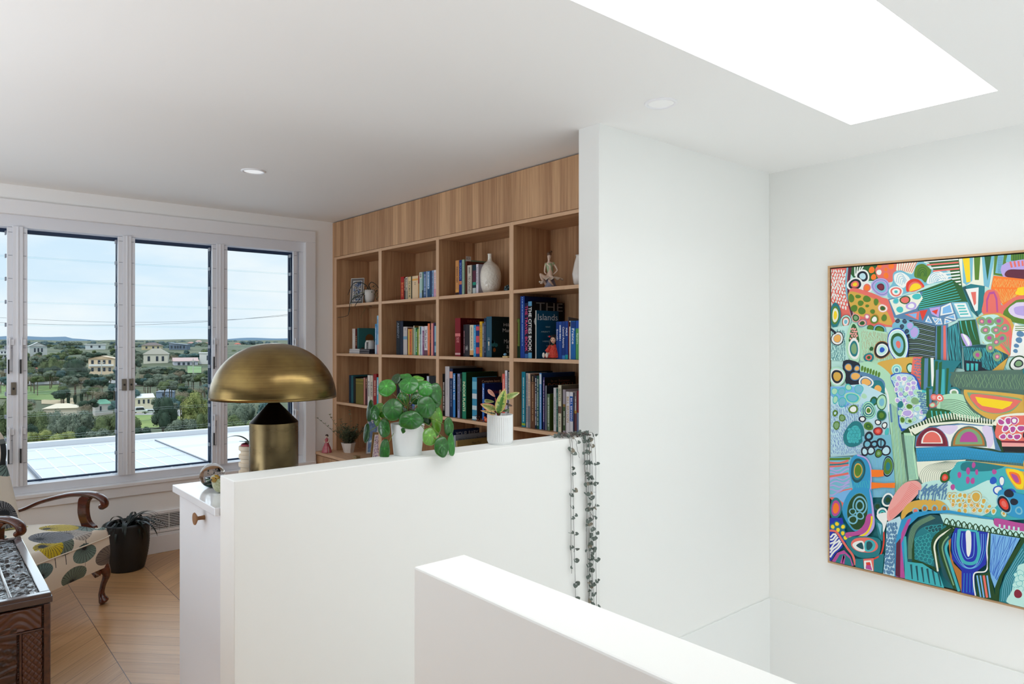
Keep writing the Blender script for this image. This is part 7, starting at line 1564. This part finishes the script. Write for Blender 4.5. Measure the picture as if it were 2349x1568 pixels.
P_('C', 'fo', '1080,700 1105,540 1110,800 1340,890 1380,960 1300,900 1080,830', False); L_('C', 'fo', 60, '1520,440 1370,540 1330,640 1350,760 1400,900'); L_('C', 'cr', 20, '1560,440 1400,540 1340,640 1350,760 1380,950'); P_('C', 'dt', '1560,440 1400,560 1370,650 1390,800 1440,1000 1600,1160 1560,900 1480,700 1520,560', False)
L_('C', 'fo', 44, '1560,450 1430,570 1410,680 1480,900 1580,1140'); L_('C', 'sg', 16, '1500,540 1440,620 1440,740 1560,1100'); L_('C', 'tq', 30, '1510,590 1470,680 1520,850 1620,1170')
P_('C', 'br', '1500,590 1530,560 1520,700 1560,850 1650,940 1650,1185 1600,1020 1520,800', False)
P_('C', 'tq', '1030,830 1200,850 1400,980 1450,1130 1060,1040', False)
for k in range(6): L_('C', 'dt', 24, [(1070 + 62 * k, 860 + 16 * k), (1085 + 66 * k, 1030 + 16 * k)], smooth=False, taper=.5)
P_('C', 'lg', '1400,280 2010,350 2030,400 2800,470 2800,620 2330,560 1560,430 1450,400', False)
for k in range(14): x = 1480 + 66 * k; y = 385 + 12.5 * k; L_('C', 'fo', 11, [(x - 40, y + 40), (x - 22, y - 25), (x, y - 50), (x + 24, y - 22), (x + 45, y + 40)])
for k in range(13): x = 1510 + 66 * k; y = 420 + 12.5 * k; L_('C', 'fo', 9, [(x - 34, y + 20), (x, y - 60), (x + 34, y + 24)])
L_('C', 'fo', 20, '1440,395 1560,430 1960,500 2350,560 2800,640')
P_('C', 'mg', '2020,350 2080,335 2350,390 2800,430 2800,500 2350,480 2060,430'); S_('C', 'lg', '2060,395 2330,440 2330,480 2060,430', 5, 22)
P_('C', 'db', '1580,440 1960,495 1945,700 1930,860 1800,960 1800,1215 1650,1185 1650,930 1540,800 1530,560', False)
for k, f in enumerate((1.0, .86, .72)): L_('C', 'bw' if k else 'cb', 7, [(1745 - 190 * f, 500), (1745 - 195 * f, 700), (1745 - 110 * f, 840 + 20 * f), (1745, 880 + 30 * f), (1745 + 110 * f, 840 + 20 * f), (1745 + 175 * f, 700), (1745 + 180 * f, 510)])
L_('C', 'tq', 38, '1625,460 1610,640 1660,810 1745,850 1820,820 1850,700 1830,490'); L_('C', 'tq', 24, '1620,465 1740,470 1830,485')
L_('C', 'bw', 7, '1660,500 1655,660 1700,780 1740,790 1790,740 1795,500'); P_('C', 'wh', '1700,485 1755,490 1760,680 1735,770 1710,740 1702,620')
for k in range(4): L_('C', 'cb', 6, [(1680 + 34 * k, 960), (1672 + 36 * k, 1180)])
L_('C', 'wh', 16, '1960,500 1940,700 1950,860 1920,940 1800,960 1790,1080 1810,1220'); P_('C', 'bw', '1985,505 2320,560 2200,780 2080,1020 2030,1130 1970,960', False); S_('C', 'bl', '1990,520 2300,560 2060,1050 1975,940', 13, 5, .6); L_('C', 'fo', 18, '1975,500 1962,760 1965,940 2040,1270')
P_('C', 'fo', '1810,980 1960,950 2040,1290 1830,1230', False)
for k, c in enumerate(('bw', 'bw', 'co', 'bw')): L_('C', c, 18 if c == 'bw' else 26, [(1828 + 38 * k, 985), (1870 + 36 * k, 1240)], smooth=False)
P_('C', 'fo', '2340,560 2400,600 2130,980 2080,1150 2080,1290 2040,1280 2030,1130 2080,1000 2200,780', False); P_('C', 'te', '2370,600 2800,640 2800,1500 2080,1290 2090,1150 2150,980', False)
for k in range(7): L_('C', 'sk', 6, [(2350 - 10 * k + 22 * k, 680 + 30 * k), (2240 + 14 * k, 860 + 20 * k), (2140 + 20 * k, 1060), (2110 + 24 * k, 1280)])
P_('C', 'lg', '2280,950 2350,850 2800,850 2800,1500 2200,1330 2230,1150', True); B_('C', '2280,960 2350,900 2340,1180 2240,1180', 2, 4, 36, 36, 'tq:1,lg:.88', .1, 4); O_('C', 2296, 1196, 50, 56, 'lg:1.2,mr:.9')
# beyond the picture edge: the same language continues
B_('B', '2400,0 2900,0 2900,1400 2400,1400', 4, 8, 60, 70, ['te:1,wh:.7,gr:.4', 'nv:1,lb:.7,co:.4', 'mg:1,pk:.6', 'oc:1,cr:.7,dg:.4'], .15, 31)
pb.build('painted_canvas', attr_mat('acrylic_paint', .5), ptg)
# ================================================================== outside: roof below the windows, valley, houses, trees
HR = 2.9; ZR = CZ - HR
yfar = onZ(267, 1009, ZR)[1]; rf = empty('flat_roof', (0, yfar, ZR - 6), 'white flat roof with low parapet just below the windows', 'roof')
WR = mat((214, 216, 220), .5, name='white_roofing'); b = MB(); b.box(-6, 14, YN + .5, yfar, ZR - .12, ZR); put('roof_deck', WR, rf, b)
b = MB(); b.box(-6, 14, yfar - .25, yfar, ZR, ZR + .14); put('parapet', WR, rf, b, bevel=.01)
b = MB(); b.box(-5.9, 13.9, YN + .6, yfar - .1, ZR - 6, ZR - .12); put('building_wall', mat((206, 202, 196), .8), rf, b)
pxr, pxl = onZ(345, 1007.5, ZR + .05)[0], onZ(79, 1080, ZR + .05)[0]; pyt = onZ(200, 1024, ZR + .05)[1]; nC_ = 8; PWD = (pxr - pxl) / nC_; PLN = .557 * HR
PAN = mat((128, 138, 154), .25, name='panel_glass', spec=.5); PFR = mat((232, 234, 238), .35, name='panel_frame'); proto = None; OR_ = 'first second third fourth fifth sixth seventh eighth'.split()
for i in range(nC_):
    for j in range(6):
        y1 = pyt - j * PLN; x0 = pxl + i * PWD
        if y1 - PLN < YN + .7: continue
        L = Vector((x0, y1 - PLN, ZR + .04))
        if proto is None:
            proto = empty('solar_panel', L, 'pale solar panel on the white roof, far left corner of the grid', 'solar panel', 'solar panels on the flat roof')
            b = MB(); b.box(x0 + .015, x0 + PWD - .015, y1 - PLN + .015, y1 - .015, ZR + .05, ZR + .066); put('panel_face', PAN, proto, b)
            b = MB()
            for q in ((x0 + .004, x0 + .018, y1 - PLN + .004, y1 - .004), (x0 + PWD - .018, x0 + PWD - .004, y1 - PLN + .004, y1 - .004), (x0 + .004, x0 + PWD - .004, y1 - .018, y1 - .004), (x0 + .004, x0 + PWD - .004, y1 - PLN + .004, y1 - PLN + .018)): b.box(*q, ZR + .04, ZR + .07)
            put('panel_frame', PFR, proto, b)
        else:
            c = copy_tree(proto); c.location = L
            c['label'] = 'pale solar panel, %s row from the far edge, %s from the left' % (OR_[j], OR_[i])
b = MB(); b.box(pxr + .01, pxr + .05, pyt - 5 * PLN, pyt, ZR + .03, ZR + .09); tag(b.build('panel_rail', mat((96, 104, 116), .4), loc=(pxr, pyt, ZR)), 'dark metal rail along the right edge of the solar panels', 'rail')
b = MB(); b.box(pxl - .06, pxl - .015, pyt - 5 * PLN, pyt, ZR + .03, ZR + .10); tag(b.build('panel_rail', mat((60, 74, 96), .4), loc=(pxl, pyt, ZR)), 'dark metal rail along the left edge of the solar panels', 'rail')
# terrain
def zt(d):
    T = [(0, -20), (60, -25), (130, -27), (200, -26.5), (250, -24.5), (345, -18), (440, -11.5), (640, -5.5), (900, -3), (1300, 0), (2200, 6), (3500, 6)]
    for (a, za), (c, zc_) in zip(T, T[1:]):
        if d <= c: return za + (zc_ - za) * (d - a) / (c - a)
    return 6
ds = [12, 30, 60, 90, 130, 170, 210, 250, 290, 345, 390, 440, 520, 640, 760, 900, 1100, 1300, 1700, 2200, 3500]; pxs = list(range(-700, 1500, 50)); vs = []; fs = []
for d in ds:
    for px in pxs: p = atd(px, 800, d); rr = sqrt(p[0] ** 2 + p[1] ** 2); vs.append((p[0], p[1], zt(d) + (2.2 * sin(px * .013 + d * .004) + 1.2 * sin(px * .031) if d > 1000 else .5 * sin(px * .02 + d * .03))))
nP = len(pxs)
for j in range(len(ds) - 1):
    for i in range(nP - 1): a = j * nP + i; fs.append((a, a + 1, a + nP + 1, a + nP))
b = MB(); b._a(vs, fs); tag(b.build('valley_ground', mat((70, 82, 58), .95, name='scrub', var=(104, 108, 80), sc=(.03, .03, .03)), smooth=True), 'green valley ground running up to the far skyline', 'ground', kind='stuff')
def patch(name, lab, cat, px0, px1, py0, py1, c, var=None, lift=.25, n=8):
    vs = []; fs = []
    for k, py in enumerate((py1, py0)):
        for i in range(n + 1):
            px = px0 + (px1 - px0) * i / n; lo, hi = 40, 1500
            for _ in range(40):
                m_ = (lo + hi) / 2
                if Y0 - (zt(m_) - CZ) * FPX / m_ > py: lo = m_
                else: hi = m_
            p = atd(px, py, lo); vs.append((p[0], p[1], zt(lo) + lift + .5 * sin(px * .02 + lo * .03)))
    for i in range(n): fs.append((i, i + 1, n + 2 + i, n + 1 + i))
    b = MB(); b._a(vs, fs); tag(b.build(name, mat(c, .9, name=name, **(dict(var=var, sc=(.1, .1, .1)) if var else {}))), lab, cat)
patch('lawn', 'bright green grass slope left of the conical shrubs', 'lawn', -30, 150, 884, 916, (108, 136, 76), (130, 150, 90)); patch('lawn', 'small green lawn under the low pink-roofed house', 'lawn', 430, 462, 842, 858, (130, 156, 104), (116, 144, 92))
patch('lawn', 'green verge beside the white van', 'lawn', 300, 480, 955, 985, (126, 150, 84), (150, 160, 90)); patch('road', 'pale street curving behind the grass slope', 'road', -60, 330, 872, 881, (160, 160, 158)); patch('road', 'pale street beside the white van', 'road', 290, 420, 940, 956, (172, 170, 170)); patch('path', 'sandy track below the grass slope', 'path', 95, 175, 912, 925, (190, 172, 140))
# houses
def house(px, pyb, wpx, hpx, d, yaw, wall, roofc, kind, wins, lab, storeys=1, trim=(236, 236, 232), rise=.28, dep_=.75, name='house'):
    p = atd(px, pyb, d); k = d / FPX; w2 = wpx * k / 2; h = hpx * k; dd = wpx * k * dep_; th = atan2(p[1], p[0]) - pi / 2 + radians(yaw)
    r = empty(name, (0, 0, 0), lab, 'house'); b = MB(); b.box(-w2, w2, 0, dd, -6, h); put('wall', mat(wall, .8), r, b); o_ = w2 * .08; rs = wpx * k * rise; b = MB()
    if kind == 'hip': b._a([(-w2 - o_, -o_, h), (w2 + o_, -o_, h), (w2 + o_, dd + o_, h), (-w2 - o_, dd + o_, h), (-w2 * .35, dd / 2, h + rs), (w2 * .35, dd / 2, h + rs)], [(0, 1, 5, 4), (1, 2, 5), (2, 3, 4, 5), (3, 0, 4), (0, 3, 2, 1)])
    elif kind == 'gable': b._a([(-w2 - o_, -o_, h), (w2 + o_, -o_, h), (w2 + o_, dd + o_, h), (-w2 - o_, dd + o_, h), (-w2 - o_, dd / 2, h + rs), (w2 + o_, dd / 2, h + rs)], [(0, 1, 5, 4), (1, 2, 5), (2, 3, 4, 5), (3, 0, 4), (0, 3, 2, 1)])
    elif kind == 'front': b._a([(-w2 - o_, -o_, h), (0, -o_, h + rs), (w2 + o_, -o_, h), (-w2 - o_, dd, h), (0, dd, h + rs), (w2 + o_, dd, h)], [(0, 3, 4, 1), (1, 4, 5, 2), (3, 5, 4), (0, 2, 5, 3)]); b.mi = 1; b._a([(-w2, -.01, h), (w2, -.01, h), (0, -.01, h + rs * .93)], [(0, 1, 2)])
    elif kind == 'skillion': b._a([(-w2 - o_, -o_, h + rs), (w2 + o_, -o_, h), (w2 + o_, dd + o_, h), (-w2 - o_, dd + o_, h + rs)], [(0, 1, 2, 3)]); b._a([(-w2, 0, h), (w2, 0, h), (-w2, 0, h + rs * .9)], [(0, 1, 2)]); b._a([(-w2 - o_, -o_, h + rs - .3), (w2 + o_, -o_, h - .3), (w2 + o_, -o_, h), (-w2 - o_, -o_, h + rs)], [(0, 1, 2, 3)])
    else: b.box(-w2 - o_, w2 + o_, -o_, dd + o_, h, h + .6)
    put('roof', [mat(roofc, .7), mat(wall, .8)], r, b)
    GW_ = mat((58, 66, 78), .2)
    for s_ in range(storeys):
        z0 = h * (s_ + .28) / storeys; z1 = h * (s_ + .78) / storeys
        for u in wins: b = MB(); b.box(-w2 + 2 * w2 * (u - .05), -w2 + 2 * w2 * (u + .05), -.08, .05, z0, z1); put('window', GW_, r, b)
        if storeys > 1 and s_: b = MB(); b.box(-w2 * .9, w2 * 1.02, -1.3, 0, h * s_ / storeys - .12, h * s_ / storeys + .1); b.box(-w2 * .9, w2 * 1.02, -1.3, -1.22, h * s_ / storeys, h * s_ / storeys + .9); put('balcony', mat(trim, .6), r, b)
    r.location = p; r.rotation_euler = (0, 0, th); return r
house(232, 856, 52, 34, 350, -14, (232, 208, 176), (214, 190, 160), 'front', (.16, .42, .62, .84), 'cream two-storey house with balcony beside the big dark tree', 2, rise=.12)
house(239, 948, 36, 22, 250, 12, (206, 200, 196), (120, 176, 150), 'hip', (.3,), 'small house with a green hipped metal roof')
house(138, 946, 66, 10, 235, -10, (214, 200, 180), (226, 212, 188), 'hip', (), 'beige hipped roof showing among the near trees', rise=.14)
house(76, 866, 34, 20, 380, 10, (190, 170, 150), (206, 120, 100), 'gable', (.3, .7), 'house with red tiled roof at the left side of the wide window', rise=.3)
house(88, 812, 34, 18, 520, 8, (206, 206, 204), (196, 196, 192), 'front', (.3, .5, .7), 'pale gabled house on the ridge at the left', rise=.28)
house(219, 800, 40, 10, 640, 0, (226, 228, 230), (236, 236, 238), 'flat', (.3, .7), 'long white flat-roofed building on the ridge')
house(8, 822, 30, 18, 480, 0, (232, 232, 234), (206, 206, 208), 'flat', (.2, .4, .6, .8), 'white house cut by the left picture edge', 2)
house(357, 834, 50, 22, 430, -6, (222, 216, 200), (166, 160, 146), 'hip', (.22, .56, .8), 'cream house with grey hipped roof and three window pairs', rise=.26)
house(347, 802, 40, 10, 620, -8, (214, 196, 160), (116, 102, 98), 'hip', (.25, .6, .85), 'tan house with dark brown roof on the ridge', rise=.17)
house(408, 802, 38, 12, 620, -16, (112, 126, 146), (150, 160, 174), 'skillion', (.15, .35, .5, .65, .85), 'blue-grey modern house with sloping roof on the ridge', rise=.12)
house(427, 840, 50, 12, 420, 6, (196, 196, 206), (206, 176, 172), 'gable', (.2, .4, .6, .8), 'low house with long pinkish roof', rise=.16)
house(476, 832, 34, 22, 430, 0, (232, 230, 226), (240, 240, 238), 'flat', (.5,), 'white boxy house left of the brass lamp')
house(332, 930, 40, 18, 250, 14, (240, 226, 196), (244, 244, 242), 'gable', (.2, .45, .7), 'cream house with bright white roof beside the white van', rise=.22)
house(378, 912, 36, 14, 290, -8, (140, 158, 184), (160, 170, 184), 'hip', (.4,), 'blue-grey house behind the near tree', rise=.16)
house(327, 892, 44, 7, 330, 0, (170, 150, 144), (196, 176, 168), 'flat', (), 'low pinkish-brown building behind the white-roofed house')
house(322, 1006, 36, 12, 130, 0, (150, 130, 116), (170, 152, 140), 'flat', (), 'brown flat roof just beyond the solar panels')
for i, (px, py, w_, c1_, c2_, la_) in enumerate(((438, 792, 16, (206, 196, 196), (196, 150, 140), 'leftmost'), (456, 788, 14, (226, 222, 222), (206, 170, 160), 'second from the left'), (472, 793, 16, (220, 206, 196), (190, 140, 130), 'third from the left'), (484, 787, 12, (230, 228, 228), (200, 180, 176), 'rightmost of those left of the lamp'), (545, 794, 15, (220, 214, 214), (200, 110, 90), 'the red-roofed one right of the last mullion'))):
    house(px, py, w_, 5, 1000, 0, c1_, c2_, 'hip', (.5,), 'tiny far house on the skyline, ' + la_, rise=.2)
# trees
def canopy(seed, leaf=.16, lumps=13, cards=4200, bare=0):
    R_ = random.Random(seed); b = MB(); C_L = []
    for i in range(lumps):
        a = R_.uniform(0, 6.28); r = R_.uniform(.2, .68) if i else 0; c = (r * cos(a), r * sin(a), .52 + R_.uniform(-.34, .42) * (1 - r * .6)); s_ = R_.uniform(.22, .36); C_L.append((c, s_)); k1, k2 = R_.uniform(0, 6), R_.uniform(0, 6)
        if not bare: b.ball(c, (s_ * .9, s_ * .9, s_ * .78), 12, 8, lambda th, ph: 1 + .12 * sin(3 * th + k1) * cos(ph) + .1 * sin(4 * ph + k2))
    for i in range(cards):
        c, s_ = C_L[i % lumps]; v = Vector((R_.gauss(0, 1), R_.gauss(0, 1), R_.gauss(.15, 1))).normalized(); p = Vector(c) + Vector((v.x * s_, v.y * s_, v.z * s_ * .85)) * R_.uniform(.85, 1.25)
        n = (v + Vector((R_.uniform(-1, 1), R_.uniform(-1, 1), R_.uniform(-1, 1))) * .7).normalized(); t = n.cross(Vector((R_.random(), R_.random(), 1))).normalized(); u = n.cross(t); l = leaf * R_.uniform(.25, .6)
        b._a([p - t * l * .5, p + u * l * .4, p + t * l * .5, p - u * l * .4], [(0, 1, 2, 3)])
    me = b.build('foliage', None, smooth=True); m_ = me.data; bpy.data.objects.remove(me); return m_
CAN = [canopy(1), canopy(2, .12, 15), canopy(3, .18, 11), canopy(4, .12, 16, 5200)]; CBARE = canopy(7, .10, 12, 2600, 1)
TK = mat((112, 98, 84), .9, name='bark')
tb_ = MB(); tb_.tube([(0, 0, -3), (.02, 0, -.2), (0, .03, .35)], [.075, .05, .03], 8)
for a in (.4, 2.4, 4.4): tb_.tube([(0, 0, .0), (.2 * cos(a), .2 * sin(a), .3), (.38 * cos(a), .38 * sin(a), .62)], [.035, .022, .01], 6)
q_ = tb_.build('trunk', TK); TRM = q_.data; bpy.data.objects.remove(q_)
KIND = {'olive': ((112, 124, 82), (84, 100, 62)), 'dark': ((62, 84, 66), (44, 66, 50)), 'grey': ((126, 136, 118), (92, 106, 88)), 'yellow': ((156, 158, 96), (120, 132, 74)), 'bare': ((170, 158, 136), (140, 126, 104)), 'blue': ((84, 112, 112), (62, 92, 88)), 'far': ((112, 132, 136), (92, 116, 118))}  # the far kind has distance haze mixed into its foliage colour
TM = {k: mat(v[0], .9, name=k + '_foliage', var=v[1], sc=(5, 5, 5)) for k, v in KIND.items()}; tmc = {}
def tree(px, pyt, wpx, hpx, d, kind, v, lab, grp=None, rz=0):
    k = d / FPX; sx = wpx * k / 2 / .95; sz = hpx * k / 1.25; p = atd(px, pyt + hpx, d); p.z -= sz * (.16 if d > 200 else .0)
    key = (kind, v)
    if key not in tmc: m_ = (CBARE if kind == 'bare' else CAN[v]).copy(); m_.materials.clear(); m_.materials.append(TM[kind]); tmc[key] = m_
    r = bpy.data.objects.new('tree', None); col.objects.link(r); r.location = p; r.scale = (sx, sx, sz); r.rotation_euler = (0, 0, rz); tag(r, lab, 'tree', grp)
    for nm, m_ in (('foliage', tmc[key]), ('trunk', TRM)): o = bpy.data.objects.new(nm, m_); col.objects.link(o); o.parent = r
    return r
tree(166, 808, 72, 66, 330, 'dark', 1, 'large dark round tree left of the cream two-storey house'); tree(120, 800, 66, 80, 345, 'olive', 0, 'tall open gum tree with pale trunk beside the large dark tree'); tree(163, 776, 58, 24, 700, 'grey', 2, 'wide pale tree on the ridge above the wide window centre')
tree(222, 802, 50, 22, 450, 'dark', 3, 'dark tree behind the cream two-storey house'); tree(62, 826, 40, 50, 330, 'olive', 2, 'olive tree left of the red-roofed house'); tree(480, 838, 50, 40, 330, 'dark', 1, 'dark tree on the right edge of the middle window'); tree(440, 803, 60, 24, 470, 'blue', 3, 'dense dark-blue hedge trees above the low pinkish roof')
tree(352, 830, 70, 34, 360, 'bare', 0, 'bare grey-brown tree in front of the cream hipped house'); tree(400, 806, 26, 22, 440, 'bare', 0, 'small bare pinkish tree left of the low pinkish roof', rz=2); tree(400, 846, 60, 36, 330, 'grey', 1, 'grey-green tree below the low pinkish roof'); tree(340, 856, 60, 30, 330, 'dark', 3, 'dark spreading trees below the bare tree')
tree(208, 872, 66, 20, 300, 'bare', 0, 'bare brown hedge along the street'); tree(140, 892, 40, 14, 280, 'dark', 2, 'low dark hedge on the grass slope')
for i, x in enumerate((157, 172, 187)): tree(x, 900 - 4 * i, 8, 28, 262, 'dark', 3, 'slender conical dark shrub, %s of the three beside the sandy track' % ('leftmost', 'middle', 'rightmost')[i])
tree(248, 890, 50, 26, 270, 'dark', 0, 'dark bushes behind the green-roofed house'); tree(374, 900, 76, 90, 150, 'dark', 1, 'large dark tree standing in front of the white van street'); tree(448, 888, 84, 92, 155, 'yellow', 0, 'tall golden-green gum on the right of the middle window', rz=1); tree(420, 950, 70, 60, 120, 'grey', 2, 'grey-green tree right behind the white roof in the middle window'); tree(480, 930, 60, 80, 125, 'olive', 3, 'olive tree behind the mullion left of the lamp')
near = 'leafy tree in the near row below the wide window'; g_ = 'trees in the near row below the wide window'
for i, (x, t, w_, h_, d, kd, v) in enumerate(((20, 905, 80, 110, 150, 'olive', 0), (78, 935, 74, 80, 150, 'olive', 1), (120, 928, 60, 90, 160, 'grey', 3), (150, 942, 76, 80, 140, 'grey', 0), (196, 930, 86, 90, 145, 'grey', 2), (245, 946, 70, 70, 140, 'olive', 1), (285, 930, 70, 90, 140, 'olive', 0), (90, 978, 66, 50, 110, 'yellow', 3), (148, 985, 60, 50, 105, 'yellow', 1), (190, 970, 60, 60, 110, 'dark', 0), (232, 975, 70, 60, 110, 'grey', 2), (60, 960, 50, 60, 120, 'dark', 3), (330, 970, 50, 50, 112, 'dark', 2))):
    tree(x, t, w_, h_, d, kd, v, '%s %s' % ({'olive': 'olive', 'grey': 'grey-green', 'yellow': 'yellow-green', 'dark': 'dark green'}[kd], near), g_ + ', ' + kd, rz=i)
for i, (x, t, w_, h_, d, kd, v) in enumerate(((560, 905, 90, 100, 150, 'grey', 1), (630, 900, 90, 110, 150, 'blue', 2), (535, 945, 70, 60, 115, 'olive', 0), (600, 950, 80, 60, 115, 'olive', 3), (665, 930, 80, 80, 130, 'grey', 0), (720, 930, 80, 80, 130, 'grey', 1))):
    tree(x, t, w_, h_, d, kd, v, '%s tree seen behind the brass lamp' % {'olive': 'olive', 'grey': 'grey-green', 'blue': 'bluish dark'}[kd], 'trees behind the lamp, ' + kd, rz=i + 3)
for i in range(16):
    x = 536 + (i % 8) * 22 + (i // 8) * 8; tree(x, 795 + (i // 8) * 26, 34, 30, 600 - 160 * (i // 8), 'blue' if i % 3 else 'olive', i % 4, '%s tree on the slope behind the lamp dome' % ('bluish' if i % 3 else 'olive'), 'trees on the slope behind the lamp, ' + ('bluish' if i % 3 else 'olive'), rz=i)
rs_ = random.Random(77)
for i in range(46):
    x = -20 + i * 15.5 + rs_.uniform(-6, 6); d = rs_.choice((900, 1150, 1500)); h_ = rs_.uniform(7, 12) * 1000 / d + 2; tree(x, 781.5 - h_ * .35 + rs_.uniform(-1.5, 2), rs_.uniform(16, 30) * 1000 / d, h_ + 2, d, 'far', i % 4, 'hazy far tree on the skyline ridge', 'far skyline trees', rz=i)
for i in range(120):
    x = -10 + (i * 12.6) % 504 + rs_.uniform(-6, 6); y = rs_.choice((797, 804, 812, 822, 832, 846, 862)); d = {797: 640, 804: 540, 812: 470, 822: 410, 832: 370, 846: 335, 862: 300}[y]
    if any(abs(x - hx) < 30 and abs(y - hy) < 14 for hx, hy in ((357, 815), (232, 825), (232, 845), (357, 828), (427, 825), (427, 840), (90, 868), (136, 862), (470, 820), (347, 797), (408, 797), (219, 797), (88, 805))): continue
    kd = rs_.choice(('dark', 'grey', 'olive')); tree(x, y - 10, rs_.uniform(22, 40), 20, d, kd, i % 4, '%s tree among the houses on the far slope' % {'olive': 'olive', 'grey': 'grey-green', 'dark': 'dark green'}[kd], 'trees among the far houses, ' + kd, rz=i)
rs_ = random.Random(55)
for i in range(90):
    x = -10 + (i * 5.7) % 512 + rs_.uniform(-3, 3); d = rs_.choice((680, 760, 860, 1000)); y = Y0 - (zt(d) - CZ) * FPX / d
    if any(abs(x - hx) < 24 and d < 700 for hx in (347, 408, 219)): continue
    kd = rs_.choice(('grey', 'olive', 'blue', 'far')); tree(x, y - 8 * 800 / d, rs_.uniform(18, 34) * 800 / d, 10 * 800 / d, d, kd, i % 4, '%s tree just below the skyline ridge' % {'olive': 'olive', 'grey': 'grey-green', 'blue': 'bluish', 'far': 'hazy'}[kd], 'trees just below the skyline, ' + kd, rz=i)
rs_ = random.Random(99)
HX = ((138, 930, 44, 14), (239, 926, 30, 24), (332, 915, 34, 26), (378, 900, 26, 16), (60, 898, 80, 22), (350, 946, 60, 10), (172, 905, 24, 20), (232, 838, 38, 26), (357, 815, 34, 20), (427, 828, 36, 16), (476, 820, 24, 18), (340, 885, 34, 10), (120, 877, 90, 6), (446, 850, 14, 8), (130, 918, 30, 8))
for i in range(260):
    x = rs_.uniform(-10, 500); y = rs_.uniform(806, 944); T_ = [(806, 560), (830, 400), (855, 330), (880, 285), (905, 255), (925, 225), (946, 190)]; d = 190
    for (a, da), (c, dc) in zip(T_, T_[1:]):
        if a <= y <= c: d = da + (dc - da) * (y - a) / (c - a)
    if any(abs(x - hx) < hw and abs(y - 8 - hy) < hh for hx, hy, hw, hh in HX): continue
    kd = rs_.choice(('dark', 'grey', 'olive', 'bare', 'blue')); s__ = rs_.uniform(.75, 1.3)
    tree(x, y - 15 * s__ * 330 / d, 28 * s__ * 330 / d, 17 * s__ * 330 / d, d, kd, i % 4, '%s among the houses of the valley' % {'olive': 'olive bush', 'grey': 'grey-green bush', 'dark': 'dark green bush', 'bare': 'bare brownish bush', 'blue': 'bluish dark bush'}[kd], 'bushes across the valley, ' + kd, rz=i)
b = MB(); vs = []; fs = []; n = 120
for i in range(n + 1):
    px = -500 + 2000 * i / n; p = atd(px, 780, 4200); h_ = 778 - 3.2 * sin(px * .011 + 1) - 1.2 * sin(px * .047) - (4 if px < 160 else 0); q = atd(px, h_, 4200); vs += [(p[0], p[1], -30), (q[0], q[1], q[2]), (q[0] * 1.3, q[1] * 1.3, -30)]
for i in range(n): a = i * 3; fs += [(a, a + 3, a + 4, a + 1), (a + 1, a + 4, a + 5, a + 2)]
b._a(vs, fs); tag(b.build('hills', mat((122, 148, 172), 1, name='distant_forest')), 'low blue wooded hills along the horizon', 'hills', kind='stuff')  # blue of the distance haze is put into the hill colour
# cars
def car(px, py, d, c, lab, yaw, van=False):
    k = d / FPX; p = atd(px, py, d); r = empty('car', (0, 0, 0), lab, 'car'); L = 2.2; H_ = 1.9 if van else 1.4
    pr = [(-L, .3), (L, .3), (L, .8), (L * .7, .9), (L * .45, H_), (-L * (.95 if van else .6), H_), (-L, .95)]; b = MB(); b.prism([(x, -.85, z) for x, z in pr], (0, 1.7, 0)); put('body', mat(c, .3, coat=.5), r, b, bevel=.08)
    b = MB(); b.prism([(L * .6, -.87, .95), (L * .42, -.87, H_ - .15), (-L * .5, -.87, H_ - .15), (-L * .6, -.87, .95)], (0, 1.74, 0)); put('side_windows', mat((30, 34, 40), .1), r, b)
    for x in (-L * .6, L * .6):
        for y in (-.8, .62): b = MB(); b.M = Matrix.Translation((x, y, .33)) @ Matrix.Rotation(-pi / 2, 4, 'X'); b.lathe([(.33, 0), (.33, .18)], 16); put('wheel', BLACK, r, b)
    r.location = p; r.rotation_euler = (0, 0, atan2(p[1], p[0]) - pi / 2 + radians(yaw))
car(321, 946, 230, (236, 236, 238), 'white van parked on the pale street', 5, True); car(344, 948, 232, (206, 210, 216), 'silver car just right of the white van', -10); car(89, 874, 318, (60, 64, 72), 'dark car on the street behind the grass slope', 0); car(136, 868, 322, (190, 170, 170), 'pale car under the large dark tree', 8); car(251, 870, 320, (226, 228, 232), 'white car below the cream two-storey house', 20)
def pole(px, py0, py1, d, lab):
    a, c = atd(px, py0, d), atd(px, py1, d); b = MB(); b.tube([(a[0], a[1], c[2] - 3), (a[0], a[1], a[2])], .16, 8); b.box(a[0] - 1.1, a[0] + 1.1, a[1] - .1, a[1] + .1, a[2] - 1.2, a[2] - .9); return tag(b.build('power_pole', mat((206, 204, 196), .8), loc=(a[0], a[1], c[2])), lab, 'pole')
pole(233, 826, 868, 300, 'pale power pole in front of the cream two-storey house'); pole(443, 822, 858, 300, 'pale power pole in front of the low pinkish roof')
for i, (p0, p1, d, la) in enumerate((((-100, 722), (900, 700), 60, 'upper'), ((-100, 735), (900, 690), 55, 'lower'))):
    A_2, B_2 = atd(p0[0], p0[1], d), atd(p1[0], p1[1], d); b = MB(); b.tube([A_2.lerp(B_2, t / 20) + Vector((0, 0, -1.0 * sin(pi * t / 20))) for t in range(21)], .012, 5); tag(b.build('power_line', mat((90, 94, 100), .6)), 'thin overhead power line crossing the sky, the %s one' % la, 'power line')
